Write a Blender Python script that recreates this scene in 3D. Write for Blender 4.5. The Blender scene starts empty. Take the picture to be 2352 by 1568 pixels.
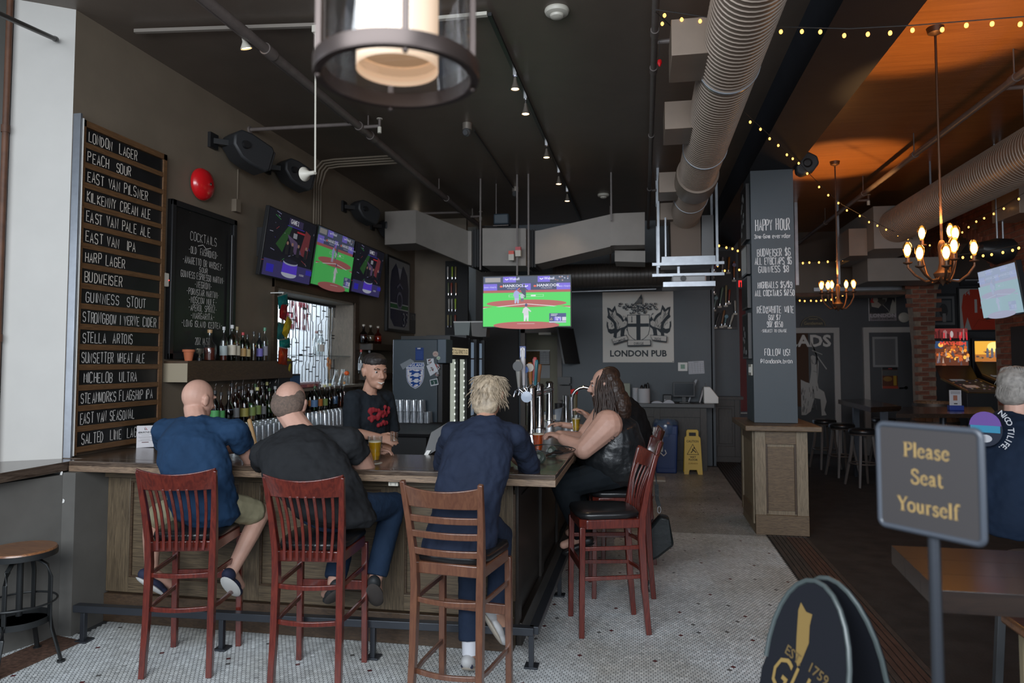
import bpy, math, random
import numpy as np
from mathutils import Vector, Matrix, Quaternion
random.seed(7)
SC = bpy.context.scene
COL = SC.collection
PI = math.pi
# ---------------------------------------------------------------- camera
F = 1620.0; CX = 1176.0; HZ = 830.0; TP = .05; CAMZ = 1.77
pitch = math.atan(TP); CY = HZ - F*TP
yaw = math.atan((1478-CX)/F*math.cos(pitch))
FW = Vector((-math.sin(yaw)*math.cos(pitch), math.cos(yaw)*math.cos(pitch), math.sin(pitch)))
RT = Vector((math.cos(yaw), math.sin(yaw), 0)); UP = RT.cross(FW)
cam = bpy.data.cameras.new('camera'); co = bpy.data.objects.new('camera', cam); COL.objects.link(co)
cam.sensor_width = 36; cam.lens = 36*F/2352
co.matrix_world = Matrix(((RT.x, UP.x, -FW.x, 0), (RT.y, UP.y, -FW.y, 0), (RT.z, UP.z, -FW.z, CAMZ), (0, 0, 0, 1)))
cam.shift_y = (CY-784)/2352
cam.clip_start = .05; cam.clip_end = 80
cam.dof.use_dof = True; cam.dof.focus_distance = 5.2; cam.dof.aperture_fstop = 2.4
SC.camera = co
# ---------------------------------------------------------------- world, daylight, exposure
SC.view_settings.view_transform = 'Standard'; SC.view_settings.look = 'None'
SC.view_settings.gamma = 1; SC.view_settings.use_curve_mapping = False
SC.view_settings.exposure = 0.0
w = bpy.data.worlds.new('world'); SC.world = w; w.use_nodes = True
w.node_tree.nodes['Background'].inputs[0].default_value = (.62, .78, 1, 1)
w.node_tree.nodes['Background'].inputs[1].default_value = .55
def area(name, loc, target, sx, sy, power, col):
    l = bpy.data.lights.new(name, 'AREA'); l.shape = 'RECTANGLE'; l.size = sx; l.size_y = sy
    l.energy = power; l.color = col
    o = bpy.data.objects.new(name, l); COL.objects.link(o); o.location = loc
    o.rotation_euler = (Vector(target)-Vector(loc)).to_track_quat('-Z', 'Y').to_euler()
    return o
area('daylight_storefront', (-1.2, -1.2, 3.0), (-1.6, 5, .6), 5.0, 2.2, 400, (.88, .94, 1))
area('daylight_side_window', (-6.6, 1.6, 2.0), (-2.4, 4.6, .9), 2.6, 2.4, 42, (.88, .93, 1))
area('daylight_right_door', (4.2, -1.2, 2.0), (1.6, 8, 1.2), 2.6, 2.6, 85, (.88, .93, 1))
def point(name, loc, power, col, r=.04):
    l = bpy.data.lights.new(name, 'POINT'); l.energy = power; l.color = col; l.shadow_soft_size = r
    o = bpy.data.objects.new(name, l); COL.objects.link(o); o.location = loc; return o
def P(px, py, x=None, y=None, z=None):
    d = FW + RT*((px-CX)/F) - UP*((py-CY)/F)
    if x is not None: t = x/d.x
    elif y is not None: t = y/d.y
    else: t = (z-CAMZ)/d.z
    return Vector((0, 0, CAMZ)) + d*t
V = Vector
# ---------------------------------------------------------------- materials
MATS = {}
def nd(nt, t, **k):
    n = nt.nodes.new(t)
    for a, b in k.items(): setattr(n, a, b)
    return n
def mat(name, col, rough=.6, metal=0, var=0, vscale=8, bump=0, bscale=60, stretch=None, col2=None, grain=None, emit=None, spec=.5, coat=0, alpha=None, bdist=.002):
    if name in MATS: return MATS[name]
    m = bpy.data.materials.new(name); m.use_nodes = True; nt = m.node_tree
    b = nt.nodes['Principled BSDF']; L = nt.links.new
    b.inputs['Base Color'].default_value = (*col, 1); b.inputs['Roughness'].default_value = rough
    b.inputs['Metallic'].default_value = metal; b.inputs['Specular IOR Level'].default_value = spec
    b.inputs['Coat Weight'].default_value = coat; b.inputs['Coat Roughness'].default_value = .15
    if emit: b.inputs['Emission Color'].default_value = (*emit[0], 1); b.inputs['Emission Strength'].default_value = emit[1]
    if var or grain or bump:
        tc = nd(nt, 'ShaderNodeTexCoord'); mp = nd(nt, 'ShaderNodeMapping'); L(tc.outputs['Object'], mp.inputs[0])
        if stretch: mp.inputs['Scale'].default_value = stretch
    if var or grain:
        n = nd(nt, 'ShaderNodeTexNoise'); n.inputs['Scale'].default_value = vscale; n.inputs['Detail'].default_value = 5
        n.inputs['Roughness'].default_value = .6
        if grain: n.inputs['Distortion'].default_value = grain
        L(mp.outputs[0], n.inputs['Vector'])
        r = nd(nt, 'ShaderNodeValToRGB'); c2 = col2 or tuple(c*(1-var) for c in col)
        r.color_ramp.elements[0].position = .35; r.color_ramp.elements[1].position = .65
        r.color_ramp.elements[0].color = (*c2, 1); r.color_ramp.elements[1].color = (*col, 1)
        L(n.outputs[0], r.inputs[0]); L(r.outputs[0], b.inputs['Base Color'])
    if bump:
        n2 = nd(nt, 'ShaderNodeTexNoise'); n2.inputs['Scale'].default_value = bscale; n2.inputs['Detail'].default_value = 4
        L(mp.outputs[0], n2.inputs['Vector'])
        bp = nd(nt, 'ShaderNodeBump'); bp.inputs['Strength'].default_value = bump; bp.inputs['Distance'].default_value = bdist
        L(n2.outputs[0], bp.inputs['Height']); L(bp.outputs[0], b.inputs['Normal'])
    MATS[name] = m; return m
def glassm(name, tint, gloss=.12, rough=.03, body=0, bcol=(1, 1, 1)):
    if name in MATS: return MATS[name]
    m = bpy.data.materials.new(name); m.use_nodes = True; nt = m.node_tree; nt.nodes.remove(nt.nodes['Principled BSDF'])
    L = nt.links.new; out = nt.nodes['Material Output']
    t = nd(nt, 'ShaderNodeBsdfTransparent'); t.inputs[0].default_value = (*tint, 1)
    g = nd(nt, 'ShaderNodeBsdfGlossy'); g.inputs['Roughness'].default_value = rough
    lw = nd(nt, 'ShaderNodeLayerWeight'); lw.inputs[0].default_value = .5
    mm = nd(nt, 'ShaderNodeMath', operation='MULTIPLY_ADD'); mm.inputs[1].default_value = .8; mm.inputs[2].default_value = gloss*.5
    L(lw.outputs['Facing'], mm.inputs[0]); mm.use_clamp = True
    pw = nd(nt, 'ShaderNodeMath', operation='POWER'); pw.inputs[1].default_value = 2.2; L(mm.outputs[0], pw.inputs[0])
    ad = nd(nt, 'ShaderNodeMath', operation='ADD'); ad.inputs[1].default_value = gloss*.4; L(pw.outputs[0], ad.inputs[0]); ad.use_clamp = True
    mx = nd(nt, 'ShaderNodeMixShader'); L(ad.outputs[0], mx.inputs[0]); L(t.outputs[0], mx.inputs[1]); L(g.outputs[0], mx.inputs[2])
    last = mx
    if body:
        d = nd(nt, 'ShaderNodeBsdfDiffuse'); d.inputs[0].default_value = (*bcol, 1)
        m2 = nd(nt, 'ShaderNodeMixShader'); m2.inputs[0].default_value = body; L(mx.outputs[0], m2.inputs[1]); L(d.outputs[0], m2.inputs[2]); last = m2
    L(last.outputs[0], out.inputs[0]); MATS[name] = m; return m
def printm(name, emit=0, rough=.6, spec=.3):
    """flat print: colour comes from the mesh's colour layer"""
    if name in MATS: return MATS[name]
    m = bpy.data.materials.new(name); m.use_nodes = True; nt = m.node_tree; b = nt.nodes['Principled BSDF']
    a = nd(nt, 'ShaderNodeVertexColor', layer_name='print')
    b.inputs['Roughness'].default_value = rough; b.inputs['Specular IOR Level'].default_value = spec
    if emit:
        b.inputs['Base Color'].default_value = (.01, .01, .01, 1)
        nt.links.new(a.outputs[0], b.inputs['Emission Color']); b.inputs['Emission Strength'].default_value = emit
    else: nt.links.new(a.outputs[0], b.inputs['Base Color'])
    MATS[name] = m; return m
def emis(name, col, s): return mat(name, (.02, .02, .02), emit=(col, s))
# ---------------------------------------------------------------- mesh builder
def frame(d, up=V((0, 0, 1))):
    d = V(d).normalized()
    if abs(d.dot(up)) > .98: up = V((0, 1, 0)) if abs(d.y) < .9 else V((1, 0, 0))
    s = d.cross(up).normalized(); u = s.cross(d); return d, s, u
class MB:
    def __init__(s): s.v = []; s.f = []; s.c = None
    def add(s, vs, fs):
        o = len(s.v); s.v += [tuple(v) for v in vs]; s.f += [tuple(i+o for i in f) for f in fs]; return s
    def box(s, x0, x1, y0, y1, z0, z1):
        return s.add([(x0, y0, z0), (x1, y0, z0), (x1, y1, z0), (x0, y1, z0), (x0, y0, z1), (x1, y0, z1), (x1, y1, z1), (x0, y1, z1)],
                     [(0, 3, 2, 1), (4, 5, 6, 7), (0, 1, 5, 4), (1, 2, 6, 5), (2, 3, 7, 6), (3, 0, 4, 7)])
    def cb(s, c, sx, sy, sz, rz=0, R=None):
        R = R or Matrix.Rotation(rz, 3, 'Z'); c = V(c); vs = []
        for z in (-.5, .5):
            for x, y in ((-.5, -.5), (.5, -.5), (.5, .5), (-.5, .5)): vs.append(c + R @ V((x*sx, y*sy, z*sz)))
        return s.add(vs, [(0, 3, 2, 1), (4, 5, 6, 7), (0, 1, 5, 4), (1, 2, 6, 5), (2, 3, 7, 6), (3, 0, 4, 7)])
    def bar(s, p0, p1, w, d, up=V((0, 0, 1))):
        return s.sweep([p0, p1], w, d, up)
    def sweep(s, pts, w, d, up=V((0, 0, 1))):
        """rectangular section along a path: w across (side), d along up"""
        pts = [V(p) for p in pts]; n = len(pts); vs = []; fs = []
        for i, p in enumerate(pts):
            t = (pts[min(i+1, n-1)]-pts[max(i-1, 0)]); _, sd, u = frame(t, V(up))
            ww = w[i] if isinstance(w, (list, tuple)) else w; dd = d[i] if isinstance(d, (list, tuple)) else d
            for a, b in ((-1, -1), (1, -1), (1, 1), (-1, 1)): vs.append(p + sd*a*ww/2 + u*b*dd/2)
        for i in range(n-1):
            for k in range(4): fs.append((i*4+k, i*4+(k+1) % 4, i*4+4+(k+1) % 4, i*4+4+k))
        fs += [(3, 2, 1, 0), tuple((n-1)*4+k for k in range(4))]
        return s.add(vs, fs)
    def tube(s, pts, r, n=10, cap=True):
        pts = [V(p) for p in pts]; m = len(pts); vs = []; fs = []; u0 = None
        for i, p in enumerate(pts):
            t = (pts[min(i+1, m-1)]-pts[max(i-1, 0)]).normalized()
            if u0 is None: _, sd, u0 = frame(t)
            u0 = (u0 - t*u0.dot(t)).normalized(); sd = t.cross(u0)
            rr = r[i] if isinstance(r, (list, tuple)) else r
            for k in range(n):
                a = 2*PI*k/n; vs.append(p + (sd*math.cos(a)+u0*math.sin(a))*rr)
        for i in range(m-1):
            for k in range(n): fs.append((i*n+k, i*n+(k+1) % n, (i+1)*n+(k+1) % n, (i+1)*n+k))
        if cap: fs += [tuple(range(n))[::-1], tuple((m-1)*n+k for k in range(n))]
        return s.add(vs, fs)
    def cyl(s, p0, p1, r0, r1=None, n=16): return s.tube([p0, p1], [r0, r0 if r1 is None else r1], n)
    def lathe(s, prof, c=(0, 0, 0), n=20, ax=(0, 0, 1)):
        d, sd, u = frame(ax) if ax != (0, 0, 1) else (V((0, 0, 1)), V((1, 0, 0)), V((0, 1, 0)))
        c = V(c); vs = []; fs = []; m = len(prof)
        for r, z in prof:
            for k in range(n):
                a = 2*PI*k/n; vs.append(c + d*z + (sd*math.cos(a)+u*math.sin(a))*max(r, 1e-4))
        for i in range(m-1):
            for k in range(n): fs.append((i*n+k, i*n+(k+1) % n, (i+1)*n+(k+1) % n, (i+1)*n+k))
        if prof[0] != prof[-1]: fs += [tuple(range(n))[::-1], tuple((m-1)*n+k for k in range(n))]
        return s.add(vs, fs)
    def ell(s, c, r, n=16, m=10, R=None):
        c = V(c); vs = [c + (R @ V((0, 0, -r[2])) if R else V((0, 0, -r[2])))]; fs = []
        for i in range(1, m):
            a = -PI/2+PI*i/m
            for k in range(n):
                b = 2*PI*k/n; q = V((r[0]*math.cos(a)*math.cos(b), r[1]*math.cos(a)*math.sin(b), r[2]*math.sin(a)))
                vs.append(c + (R @ q if R else q))
        vs.append(c + (R @ V((0, 0, r[2])) if R else V((0, 0, r[2]))))
        for k in range(n): fs.append((0, 1+(k+1) % n, 1+k))
        for i in range(m-2):
            for k in range(n): a = 1+i*n; fs.append((a+k, a+(k+1) % n, a+n+(k+1) % n, a+n+k))
        e = len(vs)-1; a = 1+(m-2)*n
        for k in range(n): fs.append((a+k, a+(k+1) % n, e))
        return s.add(vs, fs)
    def prism(s, poly, o, U, W, D):
        """2D outline in the frame (o,U,W) pushed along vector D"""
        o = V(o); U = V(U); W = V(W); D = V(D); n = len(poly)
        a = [o+U*p[0]+W*p[1] for p in poly]; fl = (U.cross(W).dot(D) > 0)
        fs = [tuple(range(n)) if not fl else tuple(range(n))[::-1], tuple(range(n, 2*n))[::-1] if not fl else tuple(range(n, 2*n))]
        for k in range(n):
            q = (k, (k+1) % n, n+(k+1) % n, n+k); fs.append(q if fl else q[::-1])
        return s.add(a+[p+D for p in a], fs)
    def loft(s, rings, n=24):
        """rings: (centre, side half vector, front half vector)"""
        vs = []; fs = []; m = len(rings)
        for c, a, b in rings:
            for k in range(n):
                t = 2*PI*k/n; vs.append(V(c)+V(a)*math.cos(t)+V(b)*math.sin(t))
        for i in range(m-1):
            for k in range(n): fs.append((i*n+k, i*n+(k+1) % n, (i+1)*n+(k+1) % n, (i+1)*n+k))
        fs += [tuple(range(n))[::-1], tuple((m-1)*n+k for k in range(n))]
        return s.add(vs, fs)
    def cap(s, p0, p1, r0, r1, n=12):
        p0 = V(p0); p1 = V(p1); s.tube([p0, p1], [r0, r1], n); s.ell(p0, (r0,)*3, n, 8); s.ell(p1, (r1,)*3, n, 8); return s
    def build(s, name, m, parent=None, bevel=0, flat=False, ang=.65, loc=None, mods=None):
        me = bpy.data.meshes.new(name); me.from_pydata(s.v, [], s.f); me.update()
        if m: me.materials.append(m)
        if not flat:
            me.shade_smooth()
            try: me.set_sharp_from_angle(angle=ang)
            except Exception: pass
        o = bpy.data.objects.new(name, me); COL.objects.link(o)
        if loc is not None:
            me.transform(Matrix.Translation(-V(loc))); o.location = loc
        if parent:
            o.parent = parent; o.matrix_parent_inverse = parent.matrix_basis.inverted()
        if bevel:
            b = o.modifiers.new('bevel', 'BEVEL'); b.width = bevel; b.segments = 2; b.limit_method = 'ANGLE'; b.angle_limit = .7
        return o
def tag(o, label, cat, group=None, kind=None):
    if label: o['label'] = label
    if cat: o['category'] = cat
    if group: o['group'] = group
    if kind: o['kind'] = kind
    return o
def thing(name, label, cat, loc=(0, 0, 0), rz=0, group=None):
    o = bpy.data.objects.new(name, None); COL.objects.link(o); o.location = loc; o.rotation_euler = (0, 0, rz); o.empty_display_size = .1
    return tag(o, label, cat, group)
def struct(o): o['kind'] = 'structure'; return o
def kids(o): return KID.get(o.name, [c for c in bpy.data.objects if c.parent == o])
KID = {}
def dup(o, loc=None, rz=None, label=None, group=None, parent=None):
    c = o.copy(); COL.objects.link(c)
    if parent: c.parent = parent; c.matrix_parent_inverse = o.matrix_parent_inverse.copy()
    if loc is not None: c.location = loc
    if rz is not None: c.rotation_euler = (0, 0, rz)
    if label: c['label'] = label
    if group: c['group'] = group
    if o.name not in KID: KID[o.name] = list(o.children)
    for k in KID[o.name]: dup(k, parent=c)
    return c
# ---------------------------------------------------------------- flat print
GL = dict(A="002640 1232", B="00063645443303 3342413000", C="4536160501103041", D="00062644422000", E="46060040 0333", F="460600 0333",
 G="45361605011030414323", H="0006 4046 0343", I="2026", J="4641301001", K="0006 460340", L="060040", M="0006224640", N="00064046",
 O="100105163645413010", P="00063645443303", Q="100105163645413010 2240", R="00063645443303 2340", S="453616050413334241301001", T="0646 2620", U="060110304146",
 V="062046", W="0610233046", X="0046 0640", Y="062346 2320", Z="06460040", l="2620", o="100103143443413010", n="0004 0314344340", d="46401001031444",
 p="00043443423101", u="04011030414440", b="06003041433404", v="042044", a="44140301104044", m="00042420 244440", e="024243341403011040", r="0004 021434", y="0420 4400",
 t="2620 0444", s="4414031343413000", i="2024 2626")
GL.update({'0': GL['O'], '1': "152620", '2': "0516364544 440040", '3': "05163645443313 334241301001", '4': "30360242", '5': "4606033342413010", '6': "453616050110304142331302",
 '7': "064610", '8': "13040516364544331302011030414233", '9': "0110304145361605041343", '$': "453616050413334241301001 2720", '&': "40141526353401102042", '|': "2026", '.': "2021", '-': "1333",
 '!': "2622 2120", '@': "3323123242434516050110 40", '/': "0046", ':': "2425 2122", '*': "2324", ',': "2110", "'": "2625", '+': "2125 0343"})
def glyph(ch):
    g = GL.get(ch)
    if g is None: return []
    out = []
    for st in g.split(' '):
        pts = [(int(st[i]), int(st[i+1])) for i in range(0, len(st)-1, 2)]
        if pts: out.append(pts)
    return out
class Pic:
    """flat print laid on a surface: origin o, axes U,W (unit), size w,h; shapes in metres, layered outward"""
    def __init__(s, o, U, W, w, h, step=.0006):
        s.o = V(o); s.U = V(U).normalized(); s.W = V(W).normalized(); s.N = s.U.cross(s.W); s.w = w; s.h = h; s.v = []; s.f = []; s.c = []; s.k = 0; s.step = step
    def poly(s, pts, col, lay=None):
        k = s.k if lay is None else lay; o = len(s.v)
        for x, y in pts: s.v.append(s.o + s.U*x*s.w + s.W*y*s.h + s.N*(k*s.step))
        a = sum(pts[i][0]*pts[(i+1) % len(pts)][1]-pts[(i+1) % len(pts)][0]*pts[i][1] for i in range(len(pts)))
        idx = list(range(o, o+len(pts)))
        s.f.append(tuple(idx if a > 0 else idx[::-1])); s.c.append(col)
        if lay is None: s.k += 1
        return s
    def rect(s, x0, y0, x1, y1, col, lay=None): return s.poly([(x0, y0), (x1, y0), (x1, y1), (x0, y1)], col, lay)
    def ell(s, cx, cy, rx, ry, col, n=20, lay=None): return s.poly([(cx+rx*math.cos(2*PI*i/n), cy+ry*math.sin(2*PI*i/n)) for i in range(n)], col, lay)
    def line(s, pts, wd, col, closed=False, lay=None):
        """wd in metres"""
        k = s.k if lay is None else lay; P2 = [(x*s.w, y*s.h) for x, y in pts]
        if closed: P2.append(P2[0])
        L, R_ = [], []; n = len(P2)
        for i, (x, y) in enumerate(P2):
            ax, ay = P2[max(i-1, 0)]; bx, by = P2[min(i+1, n-1)]
            if closed and i in (0, n-1): ax, ay = P2[n-2]; bx, by = P2[1]
            dx, dy = bx-ax, by-ay; l = math.hypot(dx, dy) or 1; ww = wd[i] if isinstance(wd, (list, tuple)) else wd
            nx, ny = -dy/l*ww/2, dx/l*ww/2; L.append((x+nx, y+ny)); R_.append((x-nx, y-ny))
        o = len(s.v)
        for (x, y) in L+R_: s.v.append(s.o+s.U*x+s.W*y+s.N*(k*s.step))
        for i in range(n-1): s.f.append((o+i, o+n+i, o+n+i+1, o+i+1)); s.c.append(col)
        if lay is None: s.k += 1
        return s
    def hand(s, txt, x, y, hh, col, wd=.006, cw=.5, sp=.26, jit=.03, center=False, slope=0):
        """single stroke hand lettering; x,y in metres from the origin, hh cap height"""
        tot = 0; adv = []
        for ch in txt:
            a = hh*(cw+sp)*(.45 if ch in "I|.!1':," else 1)*(.8 if ch == ' ' else 1); adv.append(a); tot += a
        if center: x -= tot/2
        k = s.k
        for ch, a in zip(txt, adv):
            jx = random.uniform(-jit, jit)*hh; jy = random.uniform(-jit, jit)*hh; sc = 1+random.uniform(-jit, jit)*1.5; off = (.275*cw*hh if ch in "I|.!1':," else 0)
            for st in glyph(ch):
                pts = [((x-off+jx+(p[0]/4)*hh*cw)/s.w, (y+jy+(p[1]/6)*hh*sc+slope*(x))/s.h) for p in st]
                s.line(pts, wd, col, lay=k)
            x += a
        s.k += 1; return s
    def text(s, txt, x, y, hh, col, bold=0, center=False, sx=1, ang=0):
        """block letters from the built in font, x,y in metres"""
        cu = bpy.data.curves.new('t', 'FONT'); cu.body = txt; cu.size = hh/.7; cu.offset = bold*hh; cu.resolution_u = 2
        if center: cu.align_x = 'CENTER'
        ob = bpy.data.objects.new('t', cu); COL.objects.link(ob)
        me = ob.to_mesh(); o = len(s.v); ca, sa = math.cos(ang), math.sin(ang)
        for v in me.vertices:
            a, b = v.co.x*sx, v.co.y; s.v.append(s.o+s.U*(x+a*ca-b*sa)+s.W*(y+a*sa+b*ca)+s.N*(s.k*s.step))
        for p in me.polygons:
            idx = [o+i for i in p.vertices]; s.f.append(tuple(idx if p.normal.z > 0 else idx[::-1])); s.c.append(col)
        ob.to_mesh_clear(); bpy.data.objects.remove(ob); bpy.data.curves.remove(cu)
        s.k += 1; return s
    def build(s, name, m, parent=None):
        me = bpy.data.meshes.new(name); me.from_pydata([tuple(v) for v in s.v], [], s.f)
        at = me.color_attributes.new('print', 'FLOAT_COLOR', 'CORNER'); arr = []
        for p, c in zip(me.polygons, s.c): arr += [c[0], c[1], c[2], 1.0]*len(p.vertices)
        at.data.foreach_set('color', arr); me.materials.append(m); me.update()
        o = bpy.data.objects.new(name, me); COL.objects.link(o)
        if parent: o.parent = parent; o.matrix_parent_inverse = parent.matrix_basis.inverted()
        return o
# ================================================================ palette
WX = -3.90; CZ = 4.24; TOP = 1.115
oak = mat('weathered_oak', (.20, .135, .075), .5, grain=2.5, vscale=3, stretch=(3, 3, 22), col2=(.085, .058, .036), bump=.25, bscale=30)
oakh = mat('weathered_oak_across', (.20, .135, .075), .5, grain=2.5, vscale=3, stretch=(2.5, 3, 30), col2=(.09, .06, .037), bump=.25, bscale=30)
oakv = mat('limed_oak', (.30, .235, .155), .55, grain=2, vscale=3, stretch=(26, 26, 1.6), col2=(.15, .115, .075), bump=.3, bscale=30)
oakd = mat('dark_oak', (.085, .052, .03), .42, grain=2, vscale=3, stretch=(4, 4, 20), col2=(.045, .028, .018), bump=.2, bscale=30)
barp = mat('bar_panel_oak', (.145, .105, .062), .45, grain=2.2, vscale=2.5, stretch=(1.2, 3, 26), col2=(.06, .043, .027), bump=.25, bscale=30)
barv = mat('bar_stile_oak', (.145, .105, .062), .45, grain=2.2, vscale=2.5, stretch=(26, 26, 1.4), col2=(.06, .043, .027), bump=.25, bscale=30)
topw = mat('worn_bar_top', (.12, .085, .06), .22, grain=2, vscale=2.5, stretch=(1.5, 14, 14), col2=(.035, .022, .016), bump=.12, bscale=30, coat=.4)
topa = mat('worn_bar_top_arm', (.085, .06, .045), .22, grain=2, vscale=2.5, stretch=(14, 1.5, 14), col2=(.03, .02, .015), bump=.12, bscale=30, coat=.4)
wallp = mat('taupe_wall_paint', (.17, .135, .098), .62, var=.12, vscale=3, bump=.25, bscale=25)
whitep = mat('pale_wall_paint', (.50, .485, .455), .6, var=.05, vscale=3, bump=.1, bscale=25)
greyp = mat('grey_wall_paint', (.12, .115, .105), .55, var=.15, vscale=4, bump=.15, bscale=25)
ceilp = mat('dark_ceiling_paint', (.125, .098, .078), .42, var=.12, vscale=2, bump=.25, bscale=6, bdist=.01)
slate = mat('slate_blue_paint', (.062, .078, .092), .5, var=.08, vscale=3, bump=.08, bscale=40)
charp = mat('charcoal_paint', (.05, .052, .058), .5, var=.1, vscale=3)
blackp = mat('black_satin', (.012, .012, .013), .4)
blackm = mat('black_matte', (.018, .018, .019), .7)
dkmet = mat('dark_steel', (.05, .055, .065), .35, metal=.6, bump=.1)
pipem = mat('painted_pipe', (.14, .115, .105), .45, var=.2, vscale=12)
ductm = mat('painted_duct', (.22, .165, .125), .42, metal=.15, var=.15, vscale=3)
ductg = mat('grey_duct', (.24, .215, .19), .5, metal=.1, var=.12, vscale=3)
galv = mat('galvanised_steel', (.35, .37, .4), .35, metal=.8, var=.15, vscale=10)
chrome = mat('chrome', (.75, .75, .77), .12, metal=1)
white = mat('white_plastic', (.7, .69, .66), .4)
bone = mat('aged_plastic', (.52, .49, .42), .45)
lacq = mat('cherry_lacquer', (.13, .020, .012), .24, grain=1.5, vscale=3, stretch=(12, 12, 2), col2=(.07, .011, .008), coat=.7)
waln = mat('walnut_lacquer', (.14, .060, .033), .24, grain=1.5, vscale=3, stretch=(12, 12, 2), col2=(.10, .040, .024), coat=.5)
pad = mat('black_vinyl', (.012, .012, .013), .28, bump=.15, bscale=120)
prt = printm('flat_print'); prg = printm('glossy_print', rough=.25)
brickm = mat('fired_brick', (.26, .095, .055), .85, var=.5, vscale=9, bump=.5, bscale=60, col2=(.13, .05, .032))
mortar = mat('mortar', (.22, .17, .13), .9, var=.3, vscale=20, bump=.5, bscale=60)
woodseat = mat('elm_seat', (.30, .13, .05), .3, grain=2, vscale=3, stretch=(2, 14, 14), col2=(.15, .06, .028), coat=.3)
tabtop = mat('dark_table_top', (.035, .02, .012), .22, grain=2, vscale=3, stretch=(2, 12, 12), col2=(.018, .011, .008), coat=.4)
chalkb = mat('chalkboard', (.013, .013, .014), .35, var=.4, vscale=5)
clear = glassm('clear_glass', (.93, .95, .95))
# ================================================================ floor
rng = np.random.default_rng(3)
tilem = bpy.data.materials.new('mosaic_tile'); tilem.use_nodes = True
_n = tilem.node_tree; _b = _n.nodes['Principled BSDF']; _b.inputs['Roughness'].default_value = .38
_a = nd(_n, 'ShaderNodeVertexColor', layer_name='print'); _t = nd(_n, 'ShaderNodeTexCoord'); _z = nd(_n, 'ShaderNodeTexNoise'); _z.inputs['Scale'].default_value = 1.3; _z.inputs['Detail'].default_value = 6
_g = nd(_n, 'ShaderNodeNewGeometry'); _n.links.new(_g.outputs['Position'], _z.inputs['Vector'])
_r = nd(_n, 'ShaderNodeValToRGB'); _r.color_ramp.elements[0].position = .3; _r.color_ramp.elements[1].position = .62
_r.color_ramp.elements[0].color = (.62, .58, .52, 1); _r.color_ramp.elements[1].color = (1, 1, 1, 1)
_m = nd(_n, 'ShaderNodeMix', data_type='RGBA', blend_type='MULTIPLY'); _m.inputs[0].default_value = 1
_n.links.new(_z.outputs[0], _r.inputs[0]); _n.links.new(_r.outputs[0], _m.inputs[7]); _n.links.new(_a.outputs[0], _m.inputs[6]); _n.links.new(_m.outputs[2], _b.inputs['Base Color'])
grout = mat('dark_grout', (.045, .048, .05), .8, var=.3, vscale=3)
fl = struct(MB().box(-6.5, 1.22, -2.5, 13.2, -.12, 0).build('floor', grout))
PT = .0262; RR = .0131
cols_ = int((1.2+4.0)/PT); rows_ = int((12.4-2.9)/(PT*.866))
ii, jj = np.meshgrid(np.arange(cols_), np.arange(rows_))
cx = 1.205-ii*PT-(jj % 2)*PT/2-.001; cy = 2.9+jj*PT*.866
cx = cx.ravel(); cy = cy.ravel(); ri = ii.ravel(); rj = jj.ravel()
keep = ~((cy > 4.40) & (cx < -.84) & (cx > -3.6)) & ~((cy > 4.1) & (cx < -3.6)); cx, cy, ri, rj = cx[keep], cy[keep], ri[keep], rj[keep]
red = ((ri+2*((rj//17) % 2)*5) % 17 == 3) & (rj % 19 == 7) & (rng.random(len(cx)) < .85)
shade = (.62+.07*rng.standard_normal(len(cx)))[:, None]*np.array([[.93, .98, 1.0]])
shade[red] = (.10, .018, .02); odd = rng.random(len(cx)) < .004; shade[odd] = (.10, .10, .10)
# individual tiles nearest the camera, the rest one object
vis = []
for k in range(len(cx)):
    if cy[k] < 4.0:
        v = V((cx[k], cy[k], 0))-V((0, 0, CAMZ)); dz = v.dot(FW); px = CX+F*v.dot(RT)/dz; py = CY-F*v.dot(UP)/dz
        if 0 < px < 1740 and 0 < py < 1568: vis.append((dz, k))
vis.sort(); near = [k for _, k in vis[:290]]; ns = set(near)
def hexmesh(name, c, colr):
    a = [PI/6+i*PI/3 for i in range(6)]
    v = [(RR*math.cos(t), RR*math.sin(t), 0) for t in a]+[(RR*.93*math.cos(t), RR*.93*math.sin(t), .0011) for t in a]
    me = bpy.data.meshes.new(name); me.from_pydata(v, [], [(6, 7, 8, 9, 10, 11)]+[(i, (i+1) % 6, 6+(i+1) % 6, 6+i) for i in range(6)])
    at = me.color_attributes.new('print', 'FLOAT_COLOR', 'CORNER'); n = len(me.loops); at.data.foreach_set('color', list(colr+(1,))*n); me.materials.append(tilem); return me
hm = [hexmesh('tile', None, (g*.93, g*.98, g)) for g in (.55, .60, .64, .69)]; hr = hexmesh('tile', None, (.10, .018, .02))
for k in near:
    o = bpy.data.objects.new('tile', hr if red[k] else random.choice(hm)); o.location = (cx[k], cy[k], 0); o.parent = fl; COL.objects.link(o)
rest = np.array([k not in ns for k in range(len(cx))]); X = cx[rest]; Y = cy[rest]; SH = shade[rest]; n = len(X)
ang6 = PI/6+np.arange(6)*PI/3
side = Y < 7.6
v0 = np.stack([X[:, None]+RR*.94*np.cos(ang6), Y[:, None]+RR*.94*np.sin(ang6), np.full((n, 6), .0011)], -1).reshape(-1, 3)
xs, ys = X[side], Y[side]; m = len(xs)
v1 = np.stack([xs[:, None]+RR*np.cos(ang6), ys[:, None]+RR*np.sin(ang6), np.zeros((m, 6))], -1).reshape(-1, 3)
topf = np.arange(n*6).reshape(n, 6); idx = np.nonzero(side)[0]
A = idx[:, None]*6+np.arange(6); A2 = idx[:, None]*6+(np.arange(6)+1) % 6; B = n*6+np.arange(m)[:, None]*6+np.arange(6); B2 = n*6+np.arange(m)[:, None]*6+(np.arange(6)+1) % 6
sf = np.stack([B, B2, A2, A], -1).reshape(-1, 4)
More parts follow.
